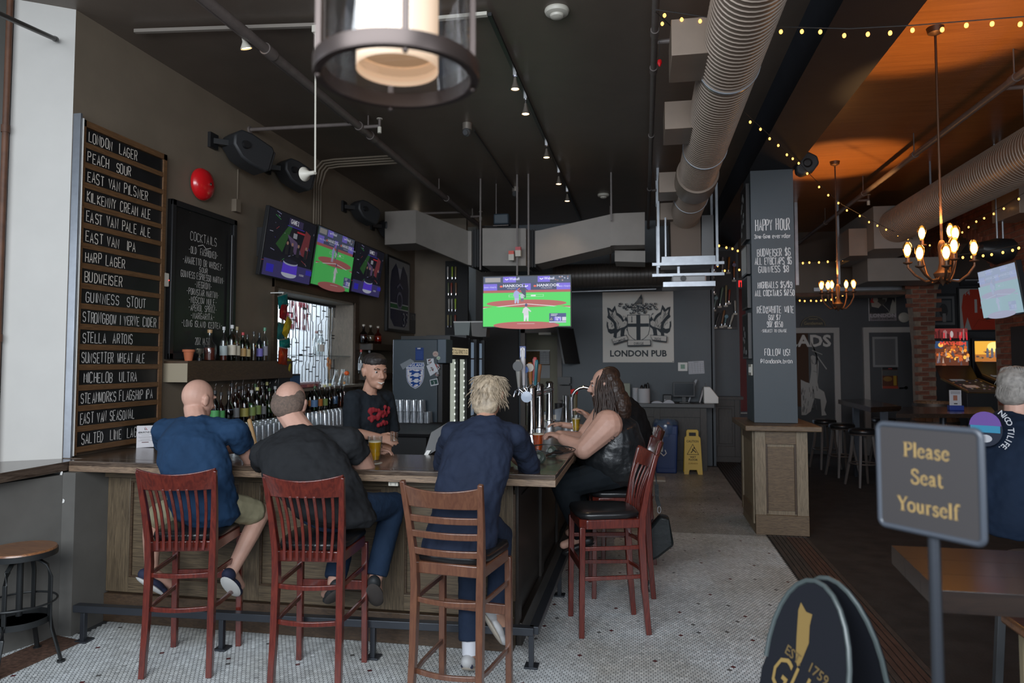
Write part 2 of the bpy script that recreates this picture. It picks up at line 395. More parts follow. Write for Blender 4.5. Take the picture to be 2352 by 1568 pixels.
me = bpy.data.meshes.new('tile_field'); me.vertices.add(n*6+m*6); me.vertices.foreach_set('co', np.concatenate([v0, v1]).ravel())
nl = n*6+len(sf)*4; me.loops.add(nl); me.loops.foreach_set('vertex_index', np.concatenate([topf.ravel(), sf.ravel()]).astype(np.int32))
me.polygons.add(n+len(sf)); me.polygons.foreach_set('loop_start', np.concatenate([np.arange(n)*6, n*6+np.arange(len(sf))*4]).astype(np.int32))
me.update(calc_edges=True)
at = me.color_attributes.new('print', 'FLOAT_COLOR', 'CORNER')
cc = np.concatenate([np.repeat(SH, 6, 0), np.repeat(np.repeat(SH[side], 6, 0), 4, 0)]); at.data.foreach_set('color', np.concatenate([cc, np.ones((len(cc), 1))], 1).ravel())
me.materials.append(tilem); me.shade_flat(); o = bpy.data.objects.new('tile_field', me); COL.objects.link(o); o.parent = fl; o['kind'] = 'stuff'
# right hand floor and the board strip between
dkfl = mat('worn_dark_floor', (.018, .017, .016), .75, var=.5, vscale=5, bump=.6, bscale=60, bdist=.004, col2=(.035, .032, .03))
f2 = struct(MB().box(1.22, 7.5, -2.5, 16.5, -.12, -.004).build('floor_dark', dkfl))
plank = mat('worn_strip_board', (.075, .062, .055), .6, grain=1, vscale=4, stretch=(20, 2, 20), col2=(.035, .03, .028), bump=.4, bscale=40)
plankr = mat('reddish_strip_board', (.10, .055, .042), .6, grain=1, vscale=4, stretch=(20, 2, 20), col2=(.05, .03, .025), bump=.4, bscale=40)
for i in range(9):
    x = 1.232+i*.042
    o = MB().box(x, x+.034, 2.2, 7.6, -.004, .004).build('plank', plankr if 4 <= i < 8 else plank); o.parent = f2
    o = MB().box(x, x+.034, 7.62, 13.1, -.004, .003).build('plank', plank); o.parent = f2
# ================================================================ walls
wl = struct(MB().box(WX-.35, WX, 4.2, 7.0, 0, CZ).box(WX-.35, WX, 9.08, 13.4, 0, CZ).box(WX-.35, WX, 7.0, 9.08, 0, 1.45).box(WX-.35, WX, 7.0, 9.08, 2.57, CZ).build('wall_left', wallp, flat=True))
d1 = V((-.29, -.2, 0)).normalized(); c0 = V((WX, 4.2, 0)); c1 = c0+d1*.33; c2 = c0+d1*1.6; nb = V((-.2, .29, 0)).normalized()*.3
struct(MB().prism([(0, 0), (.36, 0), (.36, 4.9), (0, 4.9)], c0, d1, (0, 0, 1), nb).build('wall_front_left', whitep, flat=True))
struct(MB().prism([(0, 0), (1.6, 0), (1.6, 5.2), (0, 5.2)], c0+d1*.37, d1, (0, 0, 1), nb).build('window_1', mat('window_frame_dark', (.02, .018, .012), .5), flat=True))
pt = thing('rusty_pipe', 'brown rusty vertical pipe at the very edge beside the pale wall', 'pipe', c0+d1*.37-nb*.1)
pp = c0+d1*.375-nb*.15
MB().cyl(pp, pp+V((0, 0, 4.6)), .02).build('pipe', mat('rust', (.12, .05, .025), .6, var=.4), pt)
for zz in (1.9, 3.3): MB().cyl(pp+V((0, 0, zz)), pp+V((0, 0, zz+.05)), .026).build('coupling', mat('rust', (.1, .05, .03)), pt)
# grey knee wall below the ledge and bar end pier
struct(MB().box(-3.74, -3.645, 4.04, 4.5, 0, 1.045).prism([(0, 0), (1.5, 0), (1.5, 1.03), (0, 1.03)], (-3.74, 4.05, 0), V((-.09, -.33, 0)).normalized(), (0, 0, 1), (-.12, .03, 0)).build('wall_knee', greyp, flat=True))
chip = MB()
for px_, py_, s_ in ((146, 1150, .014), (134, 1204, .012), (133, 1237, .006), (141, 1086, .016)):
    q = P(px_, py_, y=4.036); chip.prism([(-s_*.6, -s_), (s_*.4, -s_*.8), (s_*.7, s_*.5), (-s_*.3, s_)], q, (1, 0, 0), (0, 0, 1), (0, -.002, 0))
tag(chip.build('paint_chips', white), 'small white paint chips on the grey pier corner', 'paint chips', kind='stuff')
struct(MB().box(-3.9, 1.16, 12.5, 12.7, 2.3, CZ).box(-3.9, -2.1, 12.5, 12.7, 0, 2.3).box(-1.49, 1.16, 12.5, 12.7, 0, 2.3).build('wall_back', slate, flat=True))
struct(MB().box(1.14, 1.70, 13.2, 13.4, 0, CZ).box(1.14, 1.2, 12.5, 13.3, 0, CZ).build('wall_back_return', slate, flat=True))
struct(MB().box(2.3, 7.0, 14.5, 14.7, 0, 3.3).build('wall_rear_right', charp, flat=True))
struct(MB().box(1.5, 6.5, 14.2, 14.4, 3.3, CZ).build('wall_rear_bulkhead', mat('brown_bulkhead', (.09, .062, .045), .6), flat=True))
redw = mat('oxblood_paint', (.14, .018, .016), .5)
struct(MB().box(1.3, 2.4, 16.0, 16.2, 0, 3.5).build('wall_red_hall', redw, flat=True))
struct(MB().box(-6.5, 1.3, -.3, 16.6, CZ, CZ+.15).build('ceiling', ceilp, flat=True))
struct(MB().box(1.3, 7.0, -.3, 16.6, CZ, CZ+.15).build('ceiling_right', mat('varnished_board_ceiling', (.27, .115, .035), .33, grain=1, vscale=2, stretch=(.6, 9, 1), col2=(.20, .08, .022), bump=.3, bscale=5, bdist=.008), flat=True))
struct(MB().box(1.147, 1.62, -.3, 14.4, 3.84, CZ).build('trim_beam', mat('beam_paint', (.022, .025, .032), .6, var=.1, spec=.12, bump=.2, bscale=5, bdist=.01), flat=True))
struct(MB().box(6.8, 7.0, -2.5, 16.6, 0, CZ).build('wall_far_right', charp, flat=True))
# store room behind the bar doorway
struct(MB().box(-2.6, -1.1, 13.7, 13.8, 0, 2.6).box(-2.6, -2.5, 12.7, 13.7, 0, 2.6).box(-1.2, -1.1, 12.7, 13.7, 0, 2.6).build('wall_store_room', mat('cream_paint', (.26, .24, .17), .6), flat=True))
dr = struct(MB().box(-2.16, -2.08, 12.44, 12.52, 0, 2.36).box(-1.50, -1.42, 12.44, 12.52, 0, 2.36).box(-2.16, -1.42, 12.44, 12.52, 2.28, 2.36).build('door_1', mat('door_frame_taupe', (.10, .085, .075), .5)))
MB().box(-1.50, -1.46, 12.7, 13.45, .05, 2.2).build('door_leaf', greyp, dr)
# ceiling right: boards run across
# ================================================================ bar
bw = thing('bar_worktop', 'long dark worn wooden bar worktop, L-shaped, with pale rubbed edges', 'bar counter', (-2, 4.4, 1.05))
edgew = mat('rubbed_edge', (.28, .19, .12), .45, grain=2, vscale=4, stretch=(2, 6, 30), col2=(.10, .065, .045), bump=.3, bscale=30)
MB().box(-3.895, -.505, 4.205, 4.80, TOP-.03, TOP).box(-3.74, -.505, 4.085, 4.205, TOP-.03, TOP).build('top_board', topw, bw, bevel=.004)
MB().box(-1.20, -.505, 4.80, 9.6, TOP-.03, TOP).build('top_board', topa, bw, bevel=.004)
MB().box(-3.74, -.505, 4.085, 4.115, TOP-.07, TOP-.03).build('edge_board', edgew, bw, bevel=.003)
MB().box(-.53, -.505, 4.115, 9.6, TOP-.07, TOP-.03).build('edge_board', edgew, bw, bevel=.003)
MB().box(-3.62, -.83, 4.27, 4.325, TOP-.13, TOP-.03).build('apron', barp, bw)
fr = thing('bar_cabinet', 'dark oak frame-and-panel bar front below the worktop, facing the stools', 'bar cabinet', (-2.2, 4.36, 0))
FY = 4.36
MB().box(-3.645, -.80, FY, FY+.06, 0, .97).build('backing', barp, fr)
for x0, x1 in ((-3.645, -3.47), (-2.66, -2.50), (-1.66, -1.50), (-.95, -.80)):
    MB().box(x0, x1, FY-.03, FY, .20, 1.04).build('stile', barv, fr, bevel=.003)
    for e in (x0-.012, x1): MB().box(e, e+.012, FY-.022, FY, .30, .95).build('moulding', oakd, fr)
MB().box(-3.645, -.80, FY-.028, FY, .95, 1.04).build('rail', barp, fr, bevel=.003)
MB().box(-3.645, -.80, FY-.028, FY, .20, .30).build('rail', barp, fr, bevel=.003)
MB().box(-3.645, -.80, FY-.045, FY, 0, .19).build('skirting_board', oakd, fr, bevel=.004)
for x0, x1 in ((-3.458, -2.672), (-2.488, -1.672), (-1.488, -.962)):
    MB().box(x0, x1, FY-.008, FY, .30, .95).build('panel', barp, fr)
    for z in (.30, .94): MB().box(x0, x1, FY-.02, FY-.008, z, z+.01).build('moulding', oakd, fr)
sd = thing('long_bar_cabinet', 'near-black panelled long side of the bar arm beside the mosaic floor', 'bar cabinet', (-.82, 7, 0))
dko = mat('near_black_oak', (.028, .022, .018), .4, grain=2, vscale=3, stretch=(20, 20, 2), col2=(.015, .012, .01))
MB().box(-.86, -.80, FY+.065, 9.5, 0, 1.08).build('backing', dko, sd)
for k in range(5):
    y0 = 4.45+k*1.02
    MB().box(-.80, -.775, y0-.07, y0+.05, .1, 1.04).build('stile', dko, sd, bevel=.003)
    MB().box(-.80, -.79, y0+.1, y0+.9, .30, .90).build('panel', dko, sd, bevel=.003)
MB().box(-.80, -.76, FY+.065, 9.5, 0, .14).build('skirting_board', dko, sd, bevel=.004)
tag(MB().box(-1.20, -1.14, 4.86, 9.5, 0, 1.08).box(-3.6, -1.2, 4.62, 4.66, 0, 1.04).build('bar_inner_lining', blackm), 'black inner lining of the bar behind the worktop', 'lining')
rl = thing('foot_rail', 'dark steel square foot rail running low round the bar front', 'foot rail', (-2, 4.1, 0))
ML = V((-3.56, 3.98, .21)); MR = V((-.64, 4.13, .21))
MB().bar(ML, MR, .055, .045).build('rail', dkmet, rl, bevel=.003)
MB().bar(MR+V((0, 0, 0)), V((-.64, 9.3, .21)), .055, .045).build('rail', dkmet, rl, bevel=.003)
for q in [ML+(MR-ML)*t for t in (.02, .34, .67, .995)]+[V((-.64, y, .21)) for y in (5.4, 6.7, 8.0)]:
    MB().bar(q-V((0, 0, .02)), V((q.x, q.y, .01)), .03, .03, up=V((0, 1, 0))).box(q.x-.04, q.x+.04, q.y-.03, q.y+.05, 0, .012).build('bracket', dkmet, rl, bevel=.002)
lg = MB().prism([(-3.745, 4.2), (-3.745, 4.02), (-3.75, 3.55), (-3.9, 3.1), (-4.9, 2.6), (-5.0, 3.5), (-4.19, 4.0), (-3.9, 4.2)], (0, 0, TOP-.065), (1, 0, 0), (0, 1, 0), (0, 0, .06)).build('window_ledge', topa, bevel=.003)
tag(lg, 'dark wooden drinking ledge in front of the pale wall at the far left', 'ledge')
# outlet under the counter
ot = thing('power_outlet', 'beige double power outlet under the bar worktop', 'outlet', P(903, 1111, y=4.1))
q = P(903, 1111, y=4.12); MB().box(q.x-.03, q.x+.03, 4.12, 4.14, q.z-.012, q.z+.012).build('plate', bone, ot)
for dx in (-.015, .015):
    for dz in (-.004, .004): MB().box(q.x+dx-.004, q.x+dx+.004, 4.117, 4.121, q.z+dz-.001, q.z+dz+.001).build('slot', blackm, ot)
# ================================================================ menu board
mbd = thing('beer_menu_board', 'tall oak menu board with sixteen black slats of hand-lettered beers', 'menu board', (WX+.02, 4.7, 1.13))
Y0, Y1, Z0, Z1 = 4.235, 5.13, 1.125, 3.47
MB().box(WX, WX+.025, Y0, Y1, Z0, Z1).build('back_board', oakd, mbd)
oakm = mat('menu_oak', (.17, .085, .035), .5, grain=2, vscale=3, stretch=(8, 2, 40), col2=(.08, .04, .018), bump=.3, bscale=40)
bt = thing; rowh = (Z1-Z0)/16.45
MB().box(WX+.025, WX+.05, Y0, Y0+.035, Z0, Z1).build('frame', oakm, mbd); MB().box(WX+.025, WX+.05, Y1-.04, Y1, Z0, Z1).build('frame', oakm, mbd)
MB().box(WX+.025, WX+.05, Y0, Y1, Z1-.045, Z1).build('frame', oakm, mbd)
names = ["LONDON  LAGER", "PEACH  SOUR", "EAST VAN PILSNER", "KILKENNY CREAM ALE", "EAST VAN PALE ALE", "EAST VAN  IPA", "HARP LAGER", "BUDWEISER", "GUINNESS  STOUT", "STRONGBOW | VERVE CIDER",
         "STELLA  ARTOIS", "SUNSETTER WHEAT ALE", "MICHELOB  ULTRA", "STEAMWORKS FLAGSHIP IPA", "EAST VAN SEASONAL", "SALTED  LIME  LAGER"]
cream = (.72, .66, .58); chalk = (.62, .60, .57)
for i, nm in enumerate(names):
    zt = Z1-.05-i*rowh; zb = zt-rowh*.72
    MB().box(WX+.03, WX+.038, Y0+.035, Y1-.04, zb, zt).build('slat', chalkb, mbd)
    MB().box(WX+.025, WX+.048, Y0+.035, Y1-.04, zb-rowh*.28, zb).build('rail', oakm, mbd, bevel=.003)
    pc = Pic((WX+.039, Y0+.035, zb), (0, 1, 0), (0, 0, 1), 1, 1)
    L_ = len(nm); hh = rowh*.50; tot = sum(hh*.76*(.45 if c in 'I|1' else 1)*(.8 if c == ' ' else 1) for c in nm); tgt = {0: .50, 1: .44, 2: .63, 3: .67, 4: .67, 5: .51, 6: .40, 7: .38, 8: .62, 9: .76, 10: .50, 11: .64, 12: .54, 13: .74, 14: .54, 15: .62}[i]
    k = tgt/tot; pc.hand(nm, .035+(.02 if i in (8, 12, 15) else 0), rowh*.09, hh, cream if i < 8 else chalk, wd=.0068, cw=.5*k, sp=.26*k, jit=.05)
    pc.build('lettering', prt, mbd)
gt = thing('steel_edge_strip', 'narrow grey steel strip standing on edge beside the beer menu board', 'strip', (WX, 4.22, 1.13))
MB().box(WX, WX+.06, 4.205, 4.222, Z0-.01, Z1+.03).build('strip', galv, gt); MB().box(WX+.062, WX+.066, 4.224, 4.232, Z0, Z1).build('rod', white, gt)
# flyer in clear stand
fy = thing('flyer_stand', 'small white flyer in clear stand on the bar under the beer menu', 'flyer', P(333, 1030, z=TOP)); q = P(333, 1029, z=TOP); q = V((-3.78, 4.98, TOP)); U_ = V((.75, .45, 0)).normalized()
U_ = V((.42, .86, 0)).normalized(); c = P(313, 1028, z=TOP); fy.location = c; hw = (P(353, 1026, z=TOP)-c).length
U_ = (P(353, 1026, z=TOP)-c).normalized(); hh_ = .165
MB().prism([(0, 0), (hw, 0), (hw, hh_), (0, hh_)], c, U_, (0, 0, 1), U_.cross(V((0, 0, 1)))*-.003).build('card', white, fy)
pc = Pic(c+U_.cross(V((0, 0, 1)))*.001, U_, (0, 0, 1), hw, hh_, .0003)
pc.rect(0, 0, 1, 1, (.62, .60, .62)); pc.poly([(.45, .97), (.62, .80), (.56, .80)], (.3, .02, .03)); pc.poly([(.43, .93), (.52, .80), (.46, .80)], (.03, .03, .03))
pc.text('604-917-0177', hw*.5, hh_*.66, .012, (.03, .03, .03), .06, True)
for k, (y_, a) in enumerate(((.60, .8), (.54, .5), (.48, .9), (.45, .8), (.39, .7), (.34, .6), (.30, .9))): pc.rect(.5-a*.45, y_, .5+a*.45, y_+.012, (.3, .28, .28))
pc.rect(.3, .22, .7, .25, (.1, .03, .03)); pc.build('print', prt, fy)
MB().box(0, 0, 0, 0, 0, 0) if 0 else None
# ================================================================ cocktail board
cb = thing('cocktail_board', 'black chalkboard listing cocktails above the liquor shelf', 'chalkboard', (WX, 5.7, 1.8))
YA, YB, ZA, ZB = 5.215, 6.165, 1.79, 3.13
MB().box(WX, WX+.03, YA, YB, ZA, ZB).build('board', chalkb, cb)
for a in ((YA, YA+.05, ZA, ZB), (YB-.05, YB, ZA, ZB)): MB().box(WX+.03, WX+.05, *a).build('frame', blackp, cb, bevel=.004)
for a in ((YA, YB, ZA, ZA+.05), (YA, YB, ZB-.05, ZB)): MB().box(WX+.03, WX+.05, *a).build('frame', blackp, cb, bevel=.004)
MB().cyl((WX+.06, YB-.1, ZA+.15), (WX+.06, YB-.1, ZB-.16), .012).build('rod', blackp, cb)
for yy, zz in ((YA+.07, ZB-.1), (YA+.22, ZB-.07), (YB-.15, ZB-.06)): MB().lathe([(.006, 0), (.006, .004)], (WX+.05, yy, zz), 8, (1, 0, 0)).build('screw', chrome, cb)
pc = Pic((WX+.031, (YA+YB)/2-.01, ZA), (0, 1, 0), (0, 0, 1), 1, 1)
rows = [("COCKTAILS", 1.04, .075, .40), ("-OLD  FASHIONED-", .925, .062, .44), ("-AMARETTO OR WHISKEY-", .828, .06, .60), ("SOUR", .773, .044, .13), ("GUINNESS ESPRESSO MARTINI-", .705, .055, .64), ("-NEGRONI-", .632, .055, .26),
        ("-PORNSTAR MARTINI-", .562, .055, .48), ("-MOSCOW MULE-", .492, .055, .42), ("-APEROL SPRITZ-", .424, .055, .42), ("-MARGARITA-", .355, .055, .36), ("-LONG ISLAND ICEDTEA-", .283, .055, .60), ("2OZ 14.50", .13, .06, .22)]
for t_, z_, h_, wd_ in rows:
    tot = sum(h_*.76*(.45 if c in "I|.!1':," else 1)*(.8 if c == ' ' else 1) for c in t_); k = wd_/tot
    pc.hand(t_, 0, z_, h_, chalk, wd=.005, cw=.5*k, sp=.26*k, center=True)
pc.line([(-.1, 1.0), (-.03, 1.02), (.02, .99), (.09, 1.01)], .006, chalk); pc.build('lettering', prt, cb)
# sensor between boards
sn = thing('motion_sensor', 'small white motion sensor between the menu board and chalkboard', 'sensor', (WX, 5.17, 2.42))
MB().box(WX, WX+.045, 5.135, 5.20, 2.385, 2.50).build('case', bone, sn, bevel=.008); MB().ell((WX+.047, 5.192, 2.44), (.004,)*3, 8, 6).build('light', emis('red_light', (1, .03, .02), 4), sn)
# fire bell
bl = thing('fire_bell', 'round red fire alarm bell on the wall above the chalkboard', 'bell', (WX, 5.63, 3.35))
MB().lathe([(.14, .02), (.145, .03), (.143, .05), (.12, .085), (.07, .105), (.02, .112), (.001, .112)], (WX, 5.62, 3.35), 40, (1, 0, 0)).build('gong', mat('signal_red', (.55, .008, .012), .25, coat=.5), bl)
MB().lathe([(.06, 0), (.06, .03)], (WX, 5.62, 3.35), 20, (1, 0, 0)).build('base', blackp, bl); MB().lathe([(.014, 0), (.014, .012), (.006, .016)], (WX+.112, 5.62, 3.35), 6, (1, 0, 0)).build('bolt', chrome, bl)
# liquor shelf
sh = thing('liquor_shelf', 'long dark wooden box shelf under the chalkboard, holding spirit bottles', 'shelf', (WX, 6, 1.7))
MB().box(WX, WX+.22, YA, 6.98, 1.755, 1.775).build('top_board', oakd, sh); MB().box(WX+.19, WX+.22, YA, 6.98, 1.60, 1.755).build('front_board', oakd, sh)
MB().box(WX, WX+.22, YA-.003, YA, 1.60, 1.755).build('end_board', mat('pale_end_grain', (.32, .27, .19), .6, grain=1, vscale=5, stretch=(20, 1, 3)), sh); MB().box(WX, WX+.19, YA, 6.98, 1.60, 1.615).build('bottom_board', oakd, sh)
# ================================================================ window
wn = struct(MB().box(WX-.36, WX-.001, 7.0, 7.03, 1.45, 2.57).box(WX-.36, WX+.01, 9.05, 9.08, 1.45, 2.57).box(WX-.36, WX+.01, 7.0, 9.08, 2.54, 2.57).box(WX-.36, WX+.20, 7.0, 9.08, 1.44, 1.47).build('window_2', mat('pale_lining_board', (.24, .20, .155), .55, grain=1.5, vscale=3, stretch=(12, 12, 3), col2=(.17, .14, .11))))
MB().box(WX, WX+.03, 6.92, 7.0, 1.40, 2.70).box(WX, WX+.03, 9.08, 9.2, 1.40, 2.70).box(WX, WX+.035, 6.92, 9.2, 2.57, 2.72).build('window_frame', oakd, wn)
MB().box(WX-.34, WX-.335, 7.03, 9.05, 1.47, 2.54).build('window_pane', glassm('window_glass', (.9, .95, .95)), wn)
gr = thing('window_grille', 'black iron interlaced security grille inside the bright window', 'grille', (WX-.26, 8, 1.5))
random.seed(5); gx = WX-.26; ncol = 22; g = MB(); ww_ = 2.0/ncol
for i in range(ncol+1):
    y = 7.04+i*ww_; z = 1.48; side_ = 0; pts = [(gx, y, z)]
    while z < 2.45:
        L_ = random.uniform(.15, .38); z = min(z+L_, 2.52); pts.append((gx, y+side_, z))
        if z < 2.47:
            side_ = random.choice((0, .028, -.028)); z += .025; pts.append((gx, y+side_, z))
    b_ = MB().tube(pts, .0062, 4); b_.build('bar', blackp, gr)
for i in range(ncol):
    y = 7.04+i*ww_
    for z in [random.uniform(1.5, 2.5) for _ in range(3)]: g.bar((gx, y, z), (gx, y+ww_, z), .012, .012)
g.build('cross_links', blackp, gr)
MB().bar((gx, 7.03, 2.52), (gx, 9.05, 2.52), .03, .03).build('top_bar', blackp, gr)
# street outside the window: bright building; window lettering moved out onto it to catch light
struct(MB().box(-8.6, -8.4, 8, 24, -.2, 6).build('wall_across_street', mat('sunlit_render', (.75, .75, .8), .8), flat=True))
area('street_daylight', (-5.4, 11.0, 5.2), (-8.4, 12.5, 1.8), 5, 3, 7500, (.93, .96, 1))
bn = thing('window_lettering', 'dark red THEATER window lettering, set out on the wall across the street', 'sign', (-8.35, 14, 3))
pc = Pic((-8.38, P(645, 740, x=-8.38).y, P(690, 755, x=-8.38).z), (0, 1, 0), (0, 0, 1), 1, 1, .002)
pc.text('THEATER', 0, 0, .66, (.10, .003, .01), .03, False, .36); pc.build('lettering', prt, bn)
MB().box(-8.39, -8.30, 18.3, 19.6, 0, 4.5).build('dark_panel', mat('street_grey', (.12, .12, .14), .7), bn)  # plain grey panel over the right part of the building
# ================================================================ bar stools
def rings(mb, z, w0, w1, y0, y1, bow, r=(.016, .026), front=False):
    pts = []
    for i in range(9):
        t = i/8; x = -w0/2+w0*t; pts.append(V((x*.94, y0-bow*math.sin(PI*t)*.9, z)))
    pts = [V((-w1/2, y1, z-.0))]+[V((-w0/2*1.02, y0+.1, z))]+pts+[V((w0/2*1.02, y0+.1, z))]+[V((w1/2, y1, z))]
    mb.sweep(pts, r[0], r[1]); return mb
def legpts(sx, rear=True):
    if rear: return [V((sx*.185, -.235, 0)), V((sx*.18, -.21, .30)), V((sx*.178, -.195, .62)), V((sx*.182, -.20, .76)), V((sx*.195, -.235, .95)), V((sx*.21, -.29, 1.15))]
    return [V((sx*.198, .21, 0)), V((sx*.195, .20, .70))]
def stool_common(t, m, lowring=.37, foot=.42, topz=1.16, midring=.56):
    for sx in (-1, 1):
        p = legpts(sx); p[-1].z = topz
        MB().sweep(p, [.034, .036, .038, .036, .032, .026], [.036, .042, .048, .044, .034, .026], up=(0, 1, 0)).build('leg', m, t, bevel=.004)
        MB().sweep(legpts(sx, False), [.034, .036], [.036, .036], up=(0, 1, 0)).build('leg', m, t, bevel=.004)
    MB().prism([(-.19, -.19), (.19, -.19), (.205, .17), (.17, .215), (-.17, .215), (-.205, .17)], (0, 0, .685), (1, 0, 0), (0, 1, 0), (0, 0, .06)).build('seat_frame', m, t, bevel=.006)
    sp = MB(); prof = [(0, .92), (.012, .98), (.028, 1.0), (.042, .965), (.05, .85), (.052, .4), (.052, .05)]
    out = [(-.165, -.185), (0, -.20), (.165, -.185), (.20, -.10), (.215, .15), (.19, .215), (.1, .235), (-.1, .235), (-.19, .215), (-.215, .15), (-.20, -.10)]
    n = len(out); vs = []; fs = []
    for z, k in prof:
        for x, y in out: vs.append((x*k, y*k, .745+z))
    for i in range(len(prof)-1):
        for j in range(n): fs.append((i*n+j, i*n+(j+1) % n, (i+1)*n+(j+1) % n, (i+1)*n+j))
    fs.append(tuple((len(prof)-1)*n+j for j in range(n))); sp.add(vs, fs)
    sp.build('seat', pad, t, ang=1.5)
    for z in (midring, lowring):
        rings(MB(), z, .36, .39, -.20, .20, .035).build('stretcher', m, t, bevel=.003)
    MB().box(-.19, .19, .195, .218, foot, foot+.055).build('footrest', m, t, bevel=.004)
def crest(m, t, z0, z1, w0=.37, w1=.40, y0=-.24, y1=-.285, bow=.045, over=.0, th=.018, name='crest_rail', dip=.0):
    vs = []; N = 13
    for i in range(N):
        a = i/(N-1); x = -1+2*a; b = -bow*(1-x*x)
        for (z, w, y) in ((z0, w0, y0), (z1+(x*x)*dip, w1, y1)):
            vs.append(V((x*w/2, y+b, z)))
    mb = MB(); V2 = []
    for k in range(0, len(vs), 2):
        lo, hi = vs[k], vs[k+1]
        V2 += [lo+V((0, -th/2, 0)), lo+V((0, th/2, 0)), hi+V((0, th/2, 0)), hi+V((0, -th/2, 0))]
    fs = []
    for i in range(N-1):
        for k in range(4): fs.append((i*4+k, i*4+4+k, i*4+4+(k+1) % 4, i*4+(k+1) % 4))
    fs += [(0, 1, 2, 3), tuple((N-1)*4+k for k in (3, 2, 1, 0))]
    return mb.add(V2, fs).build(name, m, t, bevel=.004)
def slat_stool(name, label, m):
    t = thing(name, label, 'bar stool'); stool_common(t, m)
    crest(m, t, 1.05, 1.145, .385, .44, -.26, -.295, dip=.03, over=1)
    for i in range(8):
        a = (i+.5)/8*2-1
        x1 = a*.175; x0 = a*.145; pts = []
        for k in range(6):
            s = k/5; z = .70+s*.36; y = -.21-.045*(1-a*a)*(s)-.012*(1-a*a)-.05*s*s+.018*math.sin(PI*s); pts.append(V((x0+(x1-x0)*s, y, z)))
        MB().sweep(pts, .016, .011, up=(0, 1, 0)).build('slat', m, t, bevel=.002)
    return t
def ladder_stool(name, label, m):
    t = thing(name, label, 'bar stool'); stool_common(t, m, lowring=.20, foot=.38, topz=1.17)
    crest(m, t, 1.04, 1.13, .375, .40, -.255, -.285, bow=.035, dip=.02)
    for z in (.98, .90, .81): crest(m, t, z-.018, z+.018, .365, .37, -.205-(z-.76)*.18, -.21-(z-.76)*.18, bow=.03, name='rung', th=.014)
    return t
R_ = math.radians
s1 = slat_stool('bar_stool', 'cherry slat-back bar stool under the bald person in blue', lacq)
s1.location = (-2.645, 3.86, 0); s1.rotation_euler.z = R_(13); s1['group'] = 'slat-back bar stools'
dup(s1, (-1.81, 3.80, 0), R_(6), 'cherry slat-back bar stool under the person in the black T-shirt', 'slat-back bar stools')
dup(s1, (-.26, 4.87, 0), R_(106), 'empty cherry bar stool with black seat at the side of the bar', 'slat-back bar stools')
dup(s1, (-.20, 5.62, 0), R_(98), 'cherry bar stool under the long-haired person in leather, second along the bar side', 'slat-back bar stools')
dup(s1, (-.16, 6.55, 0), R_(92), 'cherry bar stool farthest along the bar side, under the person in dark clothes', 'slat-back bar stools')
s3 = ladder_stool('bar_stool', 'brown ladder-back bar stool under the grey-haired person in the navy shirt', waln)
s3.location = (-.96, 3.70, 0); s3.rotation_euler.z = R_(-7); s3['group'] = 'ladder-back bar stools'
# metal stool far left
ms = thing('metal_stool', 'round wooden-topped black metal stool at the far left edge', 'stool', (-3.62, 3.62, 0))
bk = mat('blackened_steel', (.03, .032, .033), .38, metal=.5)
MB().lathe([(.165, .635), (.185, .64), (.185, .665), (.18, .672), (.001, .672)], (-3.62, 3.62, 0), 40).build('seat', woodseat, ms)
MB().lathe([(.188, .628), (.188, .66), (.184, .66), (.184, .628)], (-3.62, 3.62, 0), 40).build('seat_band', bk, ms)
MB().cyl((-3.62, 3.62, .28), (-3.62, 3.62, .63), .018, n=12).build('screw_post', bk, ms)
for k in range(4):
    a = R_(20+90*k); d = V((math.cos(a), math.sin(a), 0)); c = V((-3.62, 3.62, 0))
    MB().sweep([c+V((0, 0, .60))+d*.02, c+V((0, 0, .60))+d*.10, c+V((0, 0, .57))+d*.145, c+V((0, 0, .50))+d*.165, c+V((0, 0, .28))+d*.165, c+V((0, 0, .20))+d*.18, c+d*.235+V((0, 0, .01))], .026, .012, up=(0, 0, 1)).build('leg', bk, ms, bevel=.003)
    MB().cyl(c+d*.235, c+d*.235+V((0, 0, .012)), .022).build('foot', bk, ms)
MB().tube([V((-3.62+.19*math.cos(2*PI*i/32), 3.62+.19*math.sin(2*PI*i/32), .36)) for i in range(33)], .006, 6).build('foot_ring', bk, ms)
MB().lathe([(.165, .24), (.165, .275), (.162, .275), (.162, .24)], (-3.62, 3.62, 0), 32).build('band', bk, ms)
dmat = thing('door_mat', 'brown patterned mat or worn tile patch beside the metal stool', 'mat', (-3.75, 3.6, 0))
MB().prism([(-3.74, 4.03), (-3.5, 3.98), (-3.55, 3.3), (-3.82, 3.3)], (0, 0, .003), (1, 0, 0), (0, 1, 0), (0, 0, .004)).build('mat', mat('terracotta_mosaic', (.14, .075, .05), .7, var=.6, vscale=40), dmat)
# ================================================================ ceiling pipes
def sprinkler(c, par, side=1):
    MB().cyl(c, c+V((.16*side, 0, 0)), .018).cyl(c+V((.16*side, 0, -.01)), c+V((.16*side, 0, .07)), .014).build('branch', pipem, par)
    MB().cyl(c+V((.16*side, 0, -.07)), c+V((.16*side, 0, -.01)), .02).cyl(c+V((.16*side, 0, .07)), c+V((.16*side, 0, .075)), .03).build('sprinkler_head', bone, par)
lp = thing('ceiling_pipe', 'thick brown double pipe running along the left half of the ceiling', 'pipe', (-2.72, 7, 4.1), group=None)
MB().cyl((-2.74, -.2, 4.09), (-2.74, 12.45, 4.09), .036).build('pipe', pipem, lp); MB().cyl((-2.82, -.2, 4.12), (-2.82, 12.45, 4.12), .022).build('pipe', pipem, lp)
for y in (4.7, 6.45, 6.75, 9.6): MB().cyl((-2.74, y, 4.09), (-2.74, y+.12, 4.09), .045).build('coupling', pipem, lp)
